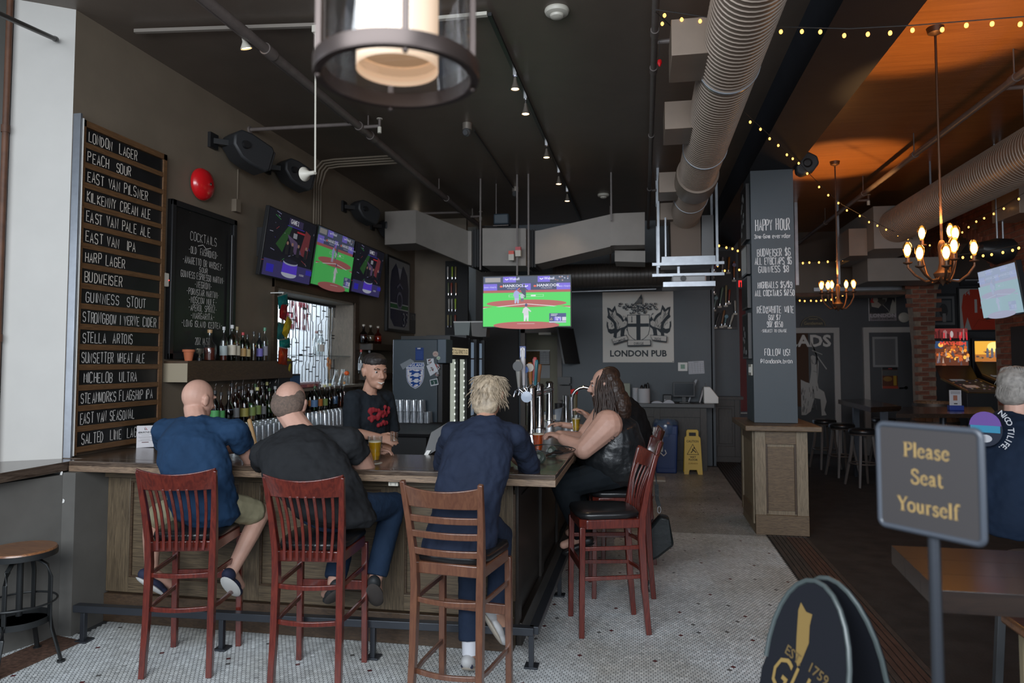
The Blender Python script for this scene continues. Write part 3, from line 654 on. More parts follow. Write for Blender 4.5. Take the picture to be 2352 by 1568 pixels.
sprinkler(V((-2.70, 6.5, 4.09)), lp); sprinkler(V((-2.70, 10.9, 4.09)), lp)
for y in (3.6, 6.6, 9.1, 11): MB().cyl((-2.70, y, 4.1), (-2.70, y, CZ), .008).build('hanger', pipem, lp)
for y, w_, l_ in ((6.42, WX, 'thin cross pipe from the double pipe to the left wall, nearer'), (10.6, WX+.2, 'thin cross pipe from the double pipe to the left wall, beyond the speakers')):
    c_ = thing('cross_pipe', l_, 'pipe', (-3.3, y, 4.1)); MB().cyl((w_, y, 4.11), (-2.76, y, 4.10), .019).build('pipe', pipem, c_); MB().cyl((w_, y, 4.11), (w_+.02, y, 4.11), .035).build('flange', pipem, c_)
cd = thing('conduit_run', 'four thin conduits bending from the ceiling down the wall above the screens', 'conduit', (-3.6, 8, 4))
for k in range(4):
    y = 7.75+k*.06
    MB().tube([(-2.86, y-.02, 4.17-k*.012), (-3.6, y, 4.17-k*.012), (-3.75, y+.01, 4.16-k*.012), (-3.84+.012*k, y+.03, 4.08), (-3.87, y+.05, 3.9), (-3.87, y+.05, 3.35)], .011, 8).build('conduit', wallp, cd)
rp = thing('ceiling_pipe', 'slim mauve pipe running along the ceiling left of the round duct', 'pipe', (.09, 7, 4.1))
MB().cyl((.10, -.2, 4.10), (.10, 12.45, 4.10), .024).build('pipe', pipem, rp)
for y in (4.95, 5.6, 7.3, 9.6): MB().cyl((.10, y, 4.10), (.10, y+.09, 4.10), .031).build('coupling', pipem, rp)
sprinkler(V((.12, 5.15, 4.10)), rp); sprinkler(V((.12, 9.7, 4.10)), rp)
tagr = thing('red_tag', 'small red tag hanging under the slim ceiling pipe', 'tag', P(1515, 140, y=5.1)); q = P(1515, 142, y=5.1)
MB().lathe([(.004, -.035), (.018, -.01), (.014, .012), (.003, .02)], q, 8).build('tag', mat('signal_red', (.5, .01, .01)), tagr); MB().cyl(q+V((0, 0, .02)), (q.x, q.y, 4.08), .0015, n=5).build('string', blackm, tagr)
r2 = thing('ceiling_pipe', 'long pipe with sprinklers crossing the orange-lit ceiling on the right', 'pipe', (2.9, 7, 4.07))
MB().cyl((2.9, 1, 4.0), (2.9, 14.1, 4.0), .03).build('pipe', pipem, r2)
for y in (6.3, 10.4): sprinkler(V((2.92, y, 4.0)), r2)
for y in (5, 6.1, 8.2, 10, 12): MB().cyl((2.9, y, 4.0), (2.9, y, CZ), .006).build('hanger', pipem, r2); MB().cyl((2.9, y-.04, 4), (2.9, y+.04, 4), .038).build('coupling', pipem, r2)
fp = thing('wall_pipe', 'black pipe stub running across the pale wall top left', 'pipe', P(130, 92, y=4.05))
q0 = P(128, 90, y=4.10); q1 = P(-40, 15, y=3.2); MB().cyl(q0, q1, .016).cyl(q0, q0+(q1-q0).normalized()*.02, .02).build('pipe', mat('dark_pipe', (.06, .055, .05), .4), fp)
# ================================================================ round duct with boxes
def spiral(name, label, x, z, r, ys, m, ribs=.05):
    d = thing(name, label, 'duct', (x, (ys[0]+ys[1])/2, z))
    prof = []; y = ys[0]
    while y < ys[1]:
        prof += [(r, y), (r, y+ribs*.8), (r+.006, y+ribs*.86), (r+.006, y+ribs*.94)]; y += ribs
    mb = MB().lathe(prof, (x, 0, z), 36, (0, 1, 0)); mb.build('duct_pipe', m, d, ang=.5); return d
sp_ = spiral('spiral_duct', 'big round ribbed air duct along the ceiling beside the beam', .556, 3.67, .184, (-.2, 10.4), ductm)
for py_, y in ((40, 4.20), (230, 5.55), (378, 7.65), (470, 9.15)):
    c = V((.30, y, 3.66)); MB().box(.18, .42, y, y+.42, 3.58, 3.80).build('outlet_box', ductm, sp_, bevel=.004)
MB().lathe([(.21, 7.25), (.215, 7.3), (.215, 7.7), (.21, 7.75)], (.556, 0, 3.67), 36, (0, 1, 0)).build('collar', ductm, sp_)
for y in (4.6, 6.4, 8.3): MB().lathe([(.196, y), (.196, y+.02)], (.556, 0, 3.67), 36, (0, 1, 0)).bar((.556, y+.01, 3.85), (.556, y+.01, CZ), .02, .004).build('hanger_strap', galv, sp_)
MB().loft([((.556, 9.2, 3.5), (.14, 0, 0), (0, .0, .2)), ((.556, 9.5, 3.3), (.15, 0, 0), (0, 0, .3))], 4) if 0 else None
MB().prism([(-.20, 0), (.20, 0), (.19, -.68), (-.19, -.68)], (.556, 9.3, 3.72), (1, 0, 0), (0, 0, 1), (0, .5, 0)).build('end_boot', mat('brown_duct', (.12, .075, .045), .5), sp_)
hu = thing('hanging_unit', 'steel-framed unit hung under the end of the big round duct', 'air unit', (.55, 9.2, 3.1))
for x in (.20, .92):
    for y in (9.1, 9.75): MB().bar((x, y, CZ), (x, y, 2.96), .03, .03, up=(0, 1, 0)).build('strut', galv, hu)
for z in (3.0, 2.86): MB().bar((.12, 9.08, z), (1.0, 9.08, z), .03, .035).build('cross_channel', galv, hu)
MB().box(.24, .90, 9.12, 9.8, 3.02, 3.10).box(.28, .30, 9.1, 9.12, 3.1, 3.6).build('drip_tray', galv, hu); MB().box(.74, .90, 9.3, 9.7, 3.05, 3.65).build('side_plate', mat('unit_grey', (.18, .18, .18), .5), hu)
pj = thing('projector', 'white ceiling projector in a metal cage below the hanging unit', 'projector', (.55, 9.2, 2.75))
MB().box(.36, .78, 9.05, 9.4, 2.76, 2.85).build('body', mat('projector_white', (.42, .42, .42), .4), pj, bevel=.02); MB().cyl((.5, 9.05, 2.81), (.5, 9.02, 2.81), .035).build('lens', blackp, pj)
MB().box(.25, .88, 8.98, 9.45, 2.70, 2.72).box(.25, .88, 8.96, 8.98, 2.70, 2.76).build('tray', galv, pj); MB().bar((.45, 9.2, 2.86), (.45, 9.2, 2.98), .03, .03, up=(0, 1, 0)).build('mount', galv, pj)
# square duct across the back of the bar
sq = thing('square_duct', 'large square sheet-metal duct crossing above the bar television', 'duct', (-1.8, 9.4, 3.4))
def dring(px, t, b, y, dep): A_, B_ = P(px, t, y=y), P(px, b, y=y); return [A_, B_, B_+V((0, dep, 0)), A_+V((0, dep, 0))]
def dpiece(rs, name='section', m=ductg):
    vs = []; fs = []
    for r in rs: vs += r
    for i in range(len(rs)-1):
        for k in range(4): fs.append((i*4+k, i*4+4+k, i*4+4+(k+1) % 4, i*4+(k+1) % 4))
    fs += [(0, 1, 2, 3), tuple((len(rs)-1)*4+k for k in (3, 2, 1, 0))]
    return MB().add(vs, fs).build(name, m, sq, ang=.3)
dpiece([dring(1108, 524, 610, 9.2, .6), dring(1208, 524, 610, 9.2, .6)])
dpiece([dring(955, 482, 558, 9.7, .6), dring(1075, 530, 608, 9.25, .6), dring(1083, 531, 609, 9.25, .6)])
dpiece([dring(884, 486, 562, 9.75, .6), dring(955, 482, 558, 9.7, .6)])
dpiece([dring(1229, 530, 606, 9.25, .6), dring(1238, 529, 605, 9.25, .6), dring(1402, 492, 566, 9.3, .6)])
dpiece([dring(1402, 492, 564, 9.3, .6), dring(1410, 490, 563, 9.3, .6), dring(1481, 487, 562, 9.35, .6)])
dpiece([dring(1412, 575, 600, 9.7, .5), dring(1482, 576, 602, 9.7, .5)])
for a_ in (1083, 1208):
    for k in range(4): dpiece([dring(a_+k*6, 528, 612, 9.3, .55), dring(a_+k*6+3, 526, 614, 9.3, .55), dring(a_+k*6+5, 528, 612, 9.3, .55)], 'flexible_collar', blackm)
for px_ in (1103, 1404): q = P(px_, 500, y=9.18); MB().bar((q.x, 9.2, 3.0 if px_ < 1200 else 3.6), (q.x, 9.2, CZ), .02, .02, up=(0, 1, 0)).build('hanger_rod', pipem, sq)
rd = thing('round_duct', 'dark horizontal round duct above the pub sign', 'duct', (-.5, 11, 3.1))
prof = []; x = -1.4
while x < .3: prof += [(.19, x), (.19, x+.045), (.196, x+.05), (.196, x+.058)]; x += .06
MB().lathe(prof, (0, 11.2, 3.13), 28, (1, 0, 0)).build('duct_pipe', mat('dark_duct', (.06, .052, .045), .4, metal=.2), rd, ang=.5); MB().cyl((-.5, 11.2, 3.3), (-.5, 11.2, CZ), .01).build('hanger', pipem, rd)
MB().cyl((-1.1, 11, 2.86), (.2, 11, 2.88), .012).build('conduit', galv, rd)
# ceiling unit with blue housing
bx = thing('ceiling_speaker_unit', 'small blue-grey unit hung above the square duct', 'unit', P(1150, 505, y=9.4)); a_ = P(1133, 515, y=9.4); b_ = P(1168, 489, y=9.4)
MB().box(a_.x, b_.x, 9.4, 9.6, a_.z, b_.z).build('body', mat('blue_grey', (.035, .05, .065), .5), bx, bevel=.02); MB().bar((a_.x, 9.4, a_.z-.02), (b_.x, 9.4, a_.z-.02), .02, .01).bar((a_.x+.02, 9.5, b_.z), (a_.x+.02, 9.5, CZ), .01, .01, up=(0, 1, 0)).build('bracket', pipem, bx)
# ================================================================ track lights
def spot(c, par, on=True, dirv=V((0, 0, -1)), s=1):
    d = thing('spotlight', None, 'spotlight', c); return d
tk = thing('light_track', 'long thin dark lighting track with lamps running back along the ceiling', 'light track', (-1.07, 8, 4.2))
MB().box(-1.055, -1.025, 4.72, 12.1, 4.19, 4.215).build('track', blackp, tk); MB().box(-1.6, -1.055, 4.70, 4.735, 4.19, 4.215).build('track', bone, tk)
tk2 = thing('light_track', 'short pale lighting track running crosswise on the near left ceiling', 'light track', (-2.7, 4.4, 4.2))
ta = P(310, 72, z=4.2); tb = P(725, 58, z=4.2); MB().bar(ta, tb, .03, .025).build('track', mat('white_track', (.2, .175, .15), .4), tk2)
glow = emis('lamp_glow', (1, .62, .28), 14); horn = mat('lamp_cone', (.22, .19, .16), .35, metal=.4)
def spotl(px, py, z_top, label, on=True, L=.2):
    b_ = P(px, py, y=1); 
spots = [(1190, 168, 205), (1216, 222, 262), (1260, 330, 362), (1287, 393, 423), (1306, 437, 462)]
words = ['nearest', 'second', 'middle', 'fourth', 'farthest']
for (px_, pt_, pb_), wd_ in zip(spots, words):
    top = P(px_, pt_, z=4.19); yy = top.y; top.x = -1.04; top.z = 4.19; bot = P(px_, pb_, y=yy); bot.x = -1.04
    s_ = thing('spotlight', '%s of the five lit brass spotlights on the long track' % wd_, 'spotlight', (top.x, yy, top.z), group='track spotlights')
    MB().box(top.x-.014, top.x+.014, yy-.02, yy+.02, top.z-.02, top.z).cyl((top.x, yy, top.z), (top.x, yy, bot.z+.09), .006, n=8).build('stem', chrome, s_)
    MB().lathe([(.012, .10), (.014, .08), (.022, .045), (.038, .0), (.034, .002), (.018, .045), (.008, .08)], bot, 20).build('cone', horn, s_)
    MB().lathe([(.001, .004), (.030, .004), (.030, .010), (.001, .014)], bot, 16).build('bulb', glow, s_)
    l = bpy.data.lights.new('spot', 'SPOT'); l.energy = 14; l.color = (1, .72, .45); l.spot_size = 1.5; l.spot_blend = .6; l.shadow_soft_size = .03
    o = bpy.data.objects.new('spot', l); COL.objects.link(o); o.location = bot+V((0, 0, -.02))
top = P(563, 92, z=4.12); s_ = thing('spotlight', 'single pale spotlight hanging by the double pipe at upper left', 'spotlight', top); bot = P(566, 112, y=top.y)
MB().cyl(top+V((0, 0, .06)), bot+V((0, 0, .05)), .008, n=8).build('stem', horn, s_); cax = V((.15, .3, -1)).normalized()
MB().lathe([(.012, -.10), (.016, -.05), (.045, 0), (.040, 0), (.010, -.05)], bot, 20, tuple(cax)).build('cone', bone, s_); MB().lathe([(.001, -.012), (.034, -.008), (.001, -.002)], bot, 16, tuple(cax)).build('bulb', glow, s_)
# long rod with horn lamp
rt_ = P(725, 60, z=4.19); rb = P(724, 396, y=rt_.y)
hl = thing('rod_lamp', 'pale horn-shaped spotlight at the end of a long thin ceiling rod', 'spotlight', rt_)
MB().cyl(rt_, rb, .007, n=8).build('rod', bone, hl); MB().box(rt_.x-.02, rt_.x+.02, rt_.y-.02, rt_.y+.02, rt_.z-.05, rt_.z).build('adapter', bone, hl)
ax = V((-1, .35, .02)).normalized()
MB().lathe([(.014, 0), (.016, .05), (.028, .08), (.05, .10), (.052, .11), (.046, .11), (.02, .08)], rb, 24, tuple(ax)).build('cone', bone, hl)
# smoke detectors, cameras
for px_, py_, lb in ((1279, 22, 'large cream smoke detector on the near ceiling'), (1386, 446, 'small cream smoke detector on the far ceiling above the square duct')):
    c = P(px_, py_, z=CZ); c.z = CZ; s_ = thing('smoke_detector', lb, 'smoke detector', c)
    MB().lathe([(.085, 0), (.088, -.012), (.080, -.03), (.05, -.04)], c, 32).build('base', bone, s_); MB().lathe([(.05, -.04), (.045, -.055), (.028, -.062), (.001, -.064)], c, 24).build('sensor_cap', bone, s_)
for px_, py_, lb in ((1073, 292, 'dark dome camera on the ceiling behind the hanging lantern'), (1184, 436, 'dark small camera on the far ceiling above the television')):
    c = P(px_, py_, z=4.2); s_ = thing('security_camera', lb, 'camera', c)
    MB().cyl(c+V((0, 0, .04)), c+V((0, 0, -.03)), .05).build('mount', horn, s_); MB().ell(c+V((0, -.02, -.06)), (.045, .05, .045)).build('housing', mat('camera_grey', (.08, .08, .08), .35), s_); MB().cyl(c+V((0, -.075, -.08)), c+V((0, -.05, -.07)), .026).build('lens', blackp, s_)
qa = P(1090, 300, z=4.22); qb = P(1180, 432, z=4.22); tag(MB().bar(qa, qb, .012, .012).build('cable_conduit', blackm), 'thin black conduit between the two ceiling cameras', 'conduit')
# ================================================================ speakers on left wall
def wspk(y, z, s, label, g='black speakers along the left wall'):
    t = thing('wall_speaker', label, 'speaker', (WX, y, z), group=g)
    # cabinet points away along +y and down
    c = V((WX+.20, y+.16*s, z-.03)); R = Matrix.Rotation(R_(-28), 3, 'Z') @ Matrix.Rotation(R_(-16), 3, 'X')
    U1, W1, D1 = R @ V((0, 1, 0)), R @ V((0, 0, 1)), R @ V((1, 0, 0))
    out = [(-.17, .04), (-.12, .11), (-.03, .125), (.17, .11), (.20, .08), (.20, -.10), (.17, -.125), (.02, -.125), (-.06, -.11), (-.15, -.04)]
    out = [(a*s, b*s) for a, b in out]
    MB().prism(out, c-D1*.1*s, U1, W1, D1*.20*s).build('cabinet', mat('speaker_black', (.02, .021, .023), .55, bump=.1), t, bevel=.02)
    MB().prism([(.17*s, -.10*s), (.215*s, -.09*s), (.215*s, .08*s), (.17*s, .09*s)], c-D1*.09*s, U1, W1, D1*.18*s).build('grille', blackm, t, bevel=.01)
    MB().lathe([(.035*s, 0), (.03*s, .03)], c+U1*-.06*s+D1*.1*s, 16, tuple(D1)).build('knob', blackp, t)
    MB().bar(V((WX, y-.05, z)), c+U1*-.1*s, .06, .05).box(WX, WX+.03, y-.11, y+.01, z-.07, z+.07).build('bracket', blackp, t)
wspk(5.85, 3.80, 1.15, 'black wall speaker nearest the camera, above the fire bell')
wspk(6.8, 3.82, 1.02, 'second black wall speaker, just behind the hanging rod')
wspk(8.75, 3.82, 1.0, 'third black wall speaker, above the far wall screen')
wspk(9.75, 3.76, 1.0, 'farthest black wall speaker, beside the square duct')
sc_ = thing('wall_cable', 'short black cable and box hanging under the nearest wall speaker', 'cable', (WX, 6.2, 3.3))
MB().cyl((WX+.01, 6.22, 3.65), (WX+.01, 6.22, 3.32), .006, n=6).build('cable', wallp, sc_); MB().box(WX, WX+.05, 6.14, 6.22, 3.22, 3.34).build('box', wallp, sc_)
# ================================================================ post with happy hour lettering
po = thing('menu_post', 'slate blue post lettered with happy hour prices', 'post', (1.38, 8, 1.1))
pm = mat('post_paint', (.060, .078, .092), .5, var=.06, vscale=3, bump=.06)
MB().box(1.16, 1.60, 7.93, 8.45, 1.12, 3.84).build('shaft', pm, po, flat=True)
pc = Pic((1.16, 7.928, 1.12), (1, 0, 0), (0, 0, 1), 1, 1)
pw = (.80, .80, .80)
def pz(px, py): q = P(px, py, y=7.928); return q.x-1.16, q.z-1.12
for t_, x0, x1, yb, yt, wd in (("HAPPY HOUR", 1735, 1816, 530, 502, .009), ("3pm-6pm everyday", 1733, 1817, 548, 536, .006), ("BUDWEISER $6", 1740, 1817, 589, 570, .007), ("ALL EVBCTAPS $6", 1734, 1820, 608, 590, .007), ("GUINNESS $8", 1743, 1813, 626, 610, .007),
        ("HIGHBALLS $5/$9", 1741, 1821, 662, 646, .007), ("ALL COCKTAILS $12.50", 1735, 1826, 680, 665, .007), ("RED&WHITE WINE", 1739, 1825, 719, 702, .007), ("6OZ $7", 1765, 1793, 735, 723, .006), ("9OZ $9.50", 1762, 1799, 751, 738, .006), ("-SUBJECT TO CHANGE", 1748, 1808, 763, 756, .004),
        ("FOLLOW US!", 1756, 1815, 816, 801, .007), ("@londonpubvan", 1747, 1821, 834, 824, .006)):
    xa, za = pz(x0, yb); xb, zb = pz(x1, yt); h_ = zb-za; tot = sum(h_*.76*(.45 if c in "I|.!1':," else 1)*(.8 if c == ' ' else 1) for c in t_); k = (xb-xa)/tot
    pc.hand(t_, xa, za, h_, pw, wd=wd, cw=.5*k, sp=.26*k, jit=.04)
pc.build('lettering', prt, po)
pb = thing('post_plinth', 'square limed oak plinth cabinet around the foot of the post', 'plinth', (1.38, 8, 0))
for (a, b) in ((1.12, 1.23), (1.53, 1.64)): MB().box(a, b, 7.68, 7.72, .12, 1.06).build('stile', oakv, pb, bevel=.003)
MB().box(1.12, 1.64, 7.70, 8.60, 0, 1.06).build('carcass', oakv, pb); MB().box(1.23, 1.53, 7.68, 7.72, .92, 1.06).build('rail', oakh, pb, bevel=.003); MB().box(1.12, 1.64, 7.665, 7.72, 0, .2).build('base_board', oakh, pb, bevel=.004)
MB().box(1.25, 1.51, 7.695, 7.71, .24, .89).build('panel', oakh, pb, bevel=.004)
for a in ((1.23, 1.25), (1.51, 1.53)): MB().box(a[0], a[1], 7.69, 7.70, .21, .92).build('moulding', oakd, pb)
for y in (7.72, 8.5): MB().box(1.105, 1.12, y, y+.1, .1, 1.06).build('stile', oakv, pb)
MB().box(1.108, 1.12, 7.82, 8.5, .1, .25).box(1.108, 1.12, 7.82, 8.5, .93, 1.06).build('rail', oakh, pb)
MB().box(1.02, 1.76, 7.58, 8.70, 1.06, 1.115).build('cap_board', oakh, pb, bevel=.008)
# framed boards on the left face of the post
for i, (z0, z1, base, lb) in enumerate(((3.05, 3.75, 'b', 'black framed poster with white figure high on the left face of the post'), (2.60, 3.02, 'w', 'white framed notice on the left face of the post'), (2.12, 2.56, 'k', 'plain black frame on the left face of the post'), (1.68, 2.06, 'b', 'black framed poster with grey print low on the left face of the post'))):
    t = thing('framed_notice', lb, 'frame', (1.15, 8.2, z0), group=None)
    z0, z1 = {0: (3.10, 3.72), 1: (2.72, 3.05), 2: (2.35, 2.70), 3: (1.80, 2.30)}[i]
    MB().box(1.115, 1.158, 7.98, 8.40, z0, z1).build('frame', blackp, t, bevel=.003)
    pc = Pic((1.114, 8.38, z0+.02), (0, -1, 0), (0, 0, 1), .38, z1-z0-.04)
    pc.rect(0, 0, 1, 1, (.55, .55, .53) if base == 'w' else (.02, .02, .02))
    if base == 'b':
        for k in range(9): a = random.random()*.7+.1; b = random.random()*.8+.05; pc.ell(a, b, .12, .06, (.3, .3, .3), 7)
    pc.build('print', prt, t)
sk = thing('switch_plate', 'beige multi-switch plate low on the left face of the post', 'switch', (1.15, 8.1, 1.7)); MB().box(1.145, 1.16, 8.0, 8.2, 1.62, 1.74).build('plate', bone, sk)
for k in range(3): MB().box(1.14, 1.145, 8.02+k*.06, 8.05+k*.06, 1.65, 1.71).build('toggle', white, sk)
cs = thing('corner_speaker', 'dark cone speaker fixed at the top right of the slate post', 'speaker', P(1857, 374, y=7.8)); c = P(1857, 374, y=7.85)
MB().prism([(-.13, -.02), (-.09, .09), (.0, .13), (.10, .08), (.12, .0), (.06, -.08), (-.06, -.13), (-.12, -.10)], c, V((1, .2, 0)).normalized(), (0, 0, 1), (0, .14, 0)).build('cabinet', mat('speaker_grey', (.04, .045, .05), .6), cs, bevel=.02); MB().lathe([(.05, .0), (.045, -.01), (.02, .01)], c+V((-.01, -.005, 0)), 24, (0, 1, 0)).build('cone', blackp, cs); MB().bar((1.60, 7.95, c.z), c+V((0, .08, 0)), .03, .03).build('bracket', blackp, cs)
# ================================================================ pub sign on back wall
sg = thing('pub_sign', 'square grey LONDON PUB sign with dragon coat of arms on the slate wall', 'sign', (-.1, 12.48, 1.8))
sx0, sx1, sz0, sz1 = -.70, .517, 1.755, 2.985
MB().box(sx0, sx1, 12.47, 12.50, sz0, sz1).build('board', mat('sign_board', (.68, .66, .61), .6), sg)
dkc = (.035, .045, .055); S_ = 1.217
pc = Pic((sx0, 12.469, sz0), (1, 0, 0), (0, 0, 1), sx1-sx0, sz1-sz0, .0008)
pc.text('LONDON PUB', .608, .105, .105, dkc, .045, True, 1.0)
k_ = .55/ .55
def u(px, py): return ((px-287)/(836-287), (655-py)/(655-112))
# shield
shp = [u(484, 293), u(648, 293), u(650, 400), u(640, 440), u(610, 470), u(566, 492), u(522, 470), u(492, 440), u(482, 400)]
pc.poly([((a-.507)*1.06+.507, (b-.48)*1.05+.48) for a, b in shp], dkc); pc.poly(shp, (.68, .66, .61))
pc.poly([u(550, 290), u(582, 290), u(582, 490), u(566, 493), u(550, 488)], dkc); pc.poly([u(484, 356), u(648, 356), u(648, 382), u(484, 382)], dkc)
pc.line([u(516, 300), u(516, 348)], .012, dkc); pc.line([u(508, 340), u(524, 340)], .008, dkc)
random.seed(11)
def dragon(s):
    def m_(a, b): a_, b_ = u(a, b); return (a_ if s > 0 else 1.025-a_, b_)
    body = [(486, 330), (470, 300), (455, 330), (440, 300), (425, 285), (400, 270), (385, 215), (360, 250), (345, 235), (322, 230), (330, 280), (325, 310), (350, 330), (370, 350), (380, 390), (360, 400), (335, 395), (328, 350), (320, 335), (318, 370), (330, 420), (350, 435), (375, 430), (370, 460), (395, 470), (400, 430), (430, 400), (425, 450), (445, 465), (470, 470), (455, 440), (462, 400), (485, 380)]
    pc.poly([m_(*q) for q in body], dkc)
    inner = [(478, 340), (462, 330), (445, 345), (430, 320), (410, 300), (395, 290), (385, 250), (372, 270), (352, 262), (338, 250), (345, 290), (372, 320), (395, 350), (400, 400), (430, 390), (460, 380), (478, 365)]
    pc.poly([m_(*q) for q in inner], (.58, .56, .52))
    for k in range(42):
        a = random.uniform(345, 475); b = random.uniform(270, 400); pc.line([m_(a, b), m_(a+random.uniform(-14, 14), b+random.uniform(8, 24))], .006, dkc, lay=pc.k)
    pc.k += 1
    for w_ in ((385, 222, 360, 290), (350, 240, 372, 300), (330, 262, 380, 318), (322, 300, 372, 340)): pc.line([m_(w_[0], w_[1]), m_(w_[2], w_[3])], .008, dkc)
    pc.line([m_(328, 345), m_(322, 380), m_(345, 420), m_(372, 415)], .016, dkc)
dragon(1); dragon(-1)
for k in range(150):  # helm, crest and mantling
    a = random.uniform(420, 705); b = random.uniform(185, 285); a_, b_ = u(a, b)
    if b < 215+abs(a-565)*-.1 or (abs(a-565) > 60 and b > 250): continue
    pc.ell(a_, b_, .022, .014, dkc, 7); pc.ell(a_+.004, b_+.004, .012, .006, (.58, .56, .52), 6)
pc.poly([u(530, 215), u(560, 180), u(575, 160), u(592, 135), u(600, 170), u(598, 215), u(570, 205)], dkc)
for k in range(5): pc.line([u(550+k*9, 205), u(568+k*7, 165+k*3)], .005, (.4, .38, .36))
def ribbon(pts, t_, cx_, cz_, ang):
    q = [u(*p_) for p_ in pts]; pc.poly([(a+.004, b-.012) for a, b in q], dkc); pc.poly(q, dkc); cxx = sum(a for a, _ in q)/len(q); czz = sum(b for _, b in q)/len(q)
    pc.poly([((a-cxx)*.95+cxx, (b-czz)*.84+czz) for a, b in q], (.62, .60, .56)); xx, zz = u(cx_, cz_); pc.text(t_, xx*S_, zz*1.23-.02, .042, dkc, .02, True, .9, ang)
ribbon([(360, 478), (475, 445), (488, 480), (375, 518)], 'DOMINE', 424, 490, .30)
ribbon([(655, 447), (782, 455), (778, 500), (670, 485)], 'NOS', 712, 478, -.12)
ribbon([(482, 485), (658, 483), (660, 525), (480, 528)], 'DIRIGE', 568, 512, 0)
pc.build('print', prt, sg)
MB().lathe([(.008, 0), (.008, .004)], (.50, 12.468, 1.77), 8, (0, -1, 0)).build('screw', blackp, sg)
# thermostat, calendar
th = thing('thermostat', 'white thermostat with green display on the slate wall', 'thermostat', P(1568, 842, y=12.48)); a_ = P(1557, 852, y=12.5); b_ = P(1579, 832, y=12.5)
MB().box(a_.x, b_.x, 12.47, 12.5, a_.z, b_.z).build('case', white, th, bevel=.005); MB().box(a_.x+.045, b_.x-.045, 12.466, 12.47, a_.z+.04, b_.z-.035).build('display', mat('lcd_green', (.05, .18, .09), .3), th)
def paper(name, label, cat, x0, y0, x1, y1, yy, col=(.5, .52, .56), lines=4, cols=4, rot=0, head=True):
    a = P(x0, y1, y=yy); b = P(x1, y0, y=yy); w_ = b.x-a.x; h_ = b.z-a.z; t = thing(name, label, cat, (a.x, yy, a.z))
    U1 = V((math.cos(rot), 0, math.sin(rot))); W1 = V((-math.sin(rot), 0, math.cos(rot)))
    MB().prism([(0, 0), (w_, 0), (w_, h_), (0, h_)], a+V((0, -.0005, 0)), U1, W1, (0, .002, 0)).build('sheet', mat('paper', (.5, .52, .56), .7), t)
    pc = Pic(a+V((0, -.0015, 0)), U1, W1, w_, h_, .0008); pc.rect(0, 0, 1, 1, col); g_ = tuple(c*.55 for c in col)
    for i in range(lines): pc.line([(.06, .1+.75*i/max(lines-1, 1)), (.94, .1+.75*i/max(lines-1, 1))], .004, g_)
    for i in range(cols): pc.line([(.06+.88*i/max(cols-1, 1), .1), (.06+.88*i/max(cols-1, 1), .85)], .004, g_)
    if head: pc.rect(.35, .9, .65, .94, g_)
    pc.build('print', prt, t); return t
paper('wall_calendar', 'pale calendar sheet pinned beside the thermostat', 'calendar', 1582, 830, 1618, 859, 12.49, rot=.05, lines=6, cols=6)
paper('notice_sheet', 'upper pale timetable sheet in the room behind the bar', 'paper', 1240, 806, 1262, 836, 13.68, (.42, .42, .42), 5, 4)
paper('notice_sheet', 'lower pale sheet in the room behind the bar', 'paper', 1239, 838, 1263, 868, 13.68, (.42, .42, .42), 0, 0, head=False)
cb2 = thing('cork_board', 'brown cork noticeboard in the room behind the bar', 'board', (-1.9, 13.7, 1.5)); a_ = P(1209, 868, y=13.69); b_ = P(1263, 806, y=13.69)
MB().box(a_.x, b_.x, 13.685, 13.70, a_.z, b_.z).build('cork', mat('cork', (.16, .09, .035), .8, var=.4, vscale=40), cb2); MB().box(a_.x, b_.x, 13.675, 13.70, b_.z, b_.z+.02).build('frame', white, cb2)
dc = thing('door_closer', 'white door closer above the doorway behind the bar', 'door closer', P(1250, 766, y=12.4)); q = P(1252, 766, y=12.42); MB().box(q.x-.11, q.x+.11, 12.38, 12.44, q.z-.02, q.z+.02).build('body', bone, dc); MB().bar((q.x, 12.4, q.z-.03), (q.x+.2, 12.3, q.z-.04), .015, .008).build('arm', galv, dc)
oj = thing('wall_phone_rack', 'black wall-mounted phone and cables beside the doorway', 'phone', P(1300, 880, y=12.3)); q = P(1296, 872, y=12.4); MB().box(q.x-.1, q.x+.12, 12.3, 12.5, q.z-.06, q.z+.05).box(q.x-.08, q.x+.1, 12.28, 12.4, q.z-.08, q.z-.06).build('body', blackp, oj); MB().box(q.x-.08, q.x+.12, 12.3, 12.5, q.z-.35, q.z-.1).build('cabinet', mat('grey_cab', (.06, .06, .06), .5), oj)
tv2 = thing('side_monitor', 'black flat screen seen edge-on beside the doorway', 'screen', P(1285, 800, y=12.2)); MB().prism([(0, 0), (.03, 0), (.03, .62), (0, .62)], P(1293, 815, y=12.0)+V((0, 0, -.15)), (1, 0, 0), (-.18, 0, 1), (.22, .45, 0)).build('screen', blackp, tv2)
# ================================================================ host desk
dk = thing('host_desk', 'grey-stained panelled desk counter against the slate wall', 'desk', (0, 12.2, 0))
grw = mat('grey_stained_oak', (.062, .055, .048), .5, grain=2, vscale=3, stretch=(22, 22, 2), col2=(.035, .03, .027), bump=.2)
MB().box(-.5, 1.0, 11.92, 12.49, 0, 1.02).build('carcass', grw, dk); MB().box(-.6, 1.12, 11.82, 12.495, 1.02, 1.085).build('worktop', mat('grey_top', (.05, .05, .05), .35), dk, bevel=.005)
for a in ((-.5, -.4), (.16, .26), (.90, 1.0)): MB().box(a[0], a[1], 11.89, 11.92, 0, 1.02).build('stile', grw, dk, bevel=.003)
for z in ((0, .16), (.86, 1.02)): MB().box(-.4, .90, 11.895, 11.92, *z).build('rail', grw, dk, bevel=.003)
wc = thing('side_cabinet', 'grey-brown panelled half-height cabinet right of the desk', 'cabinet', (1.4, 13.1, 0))
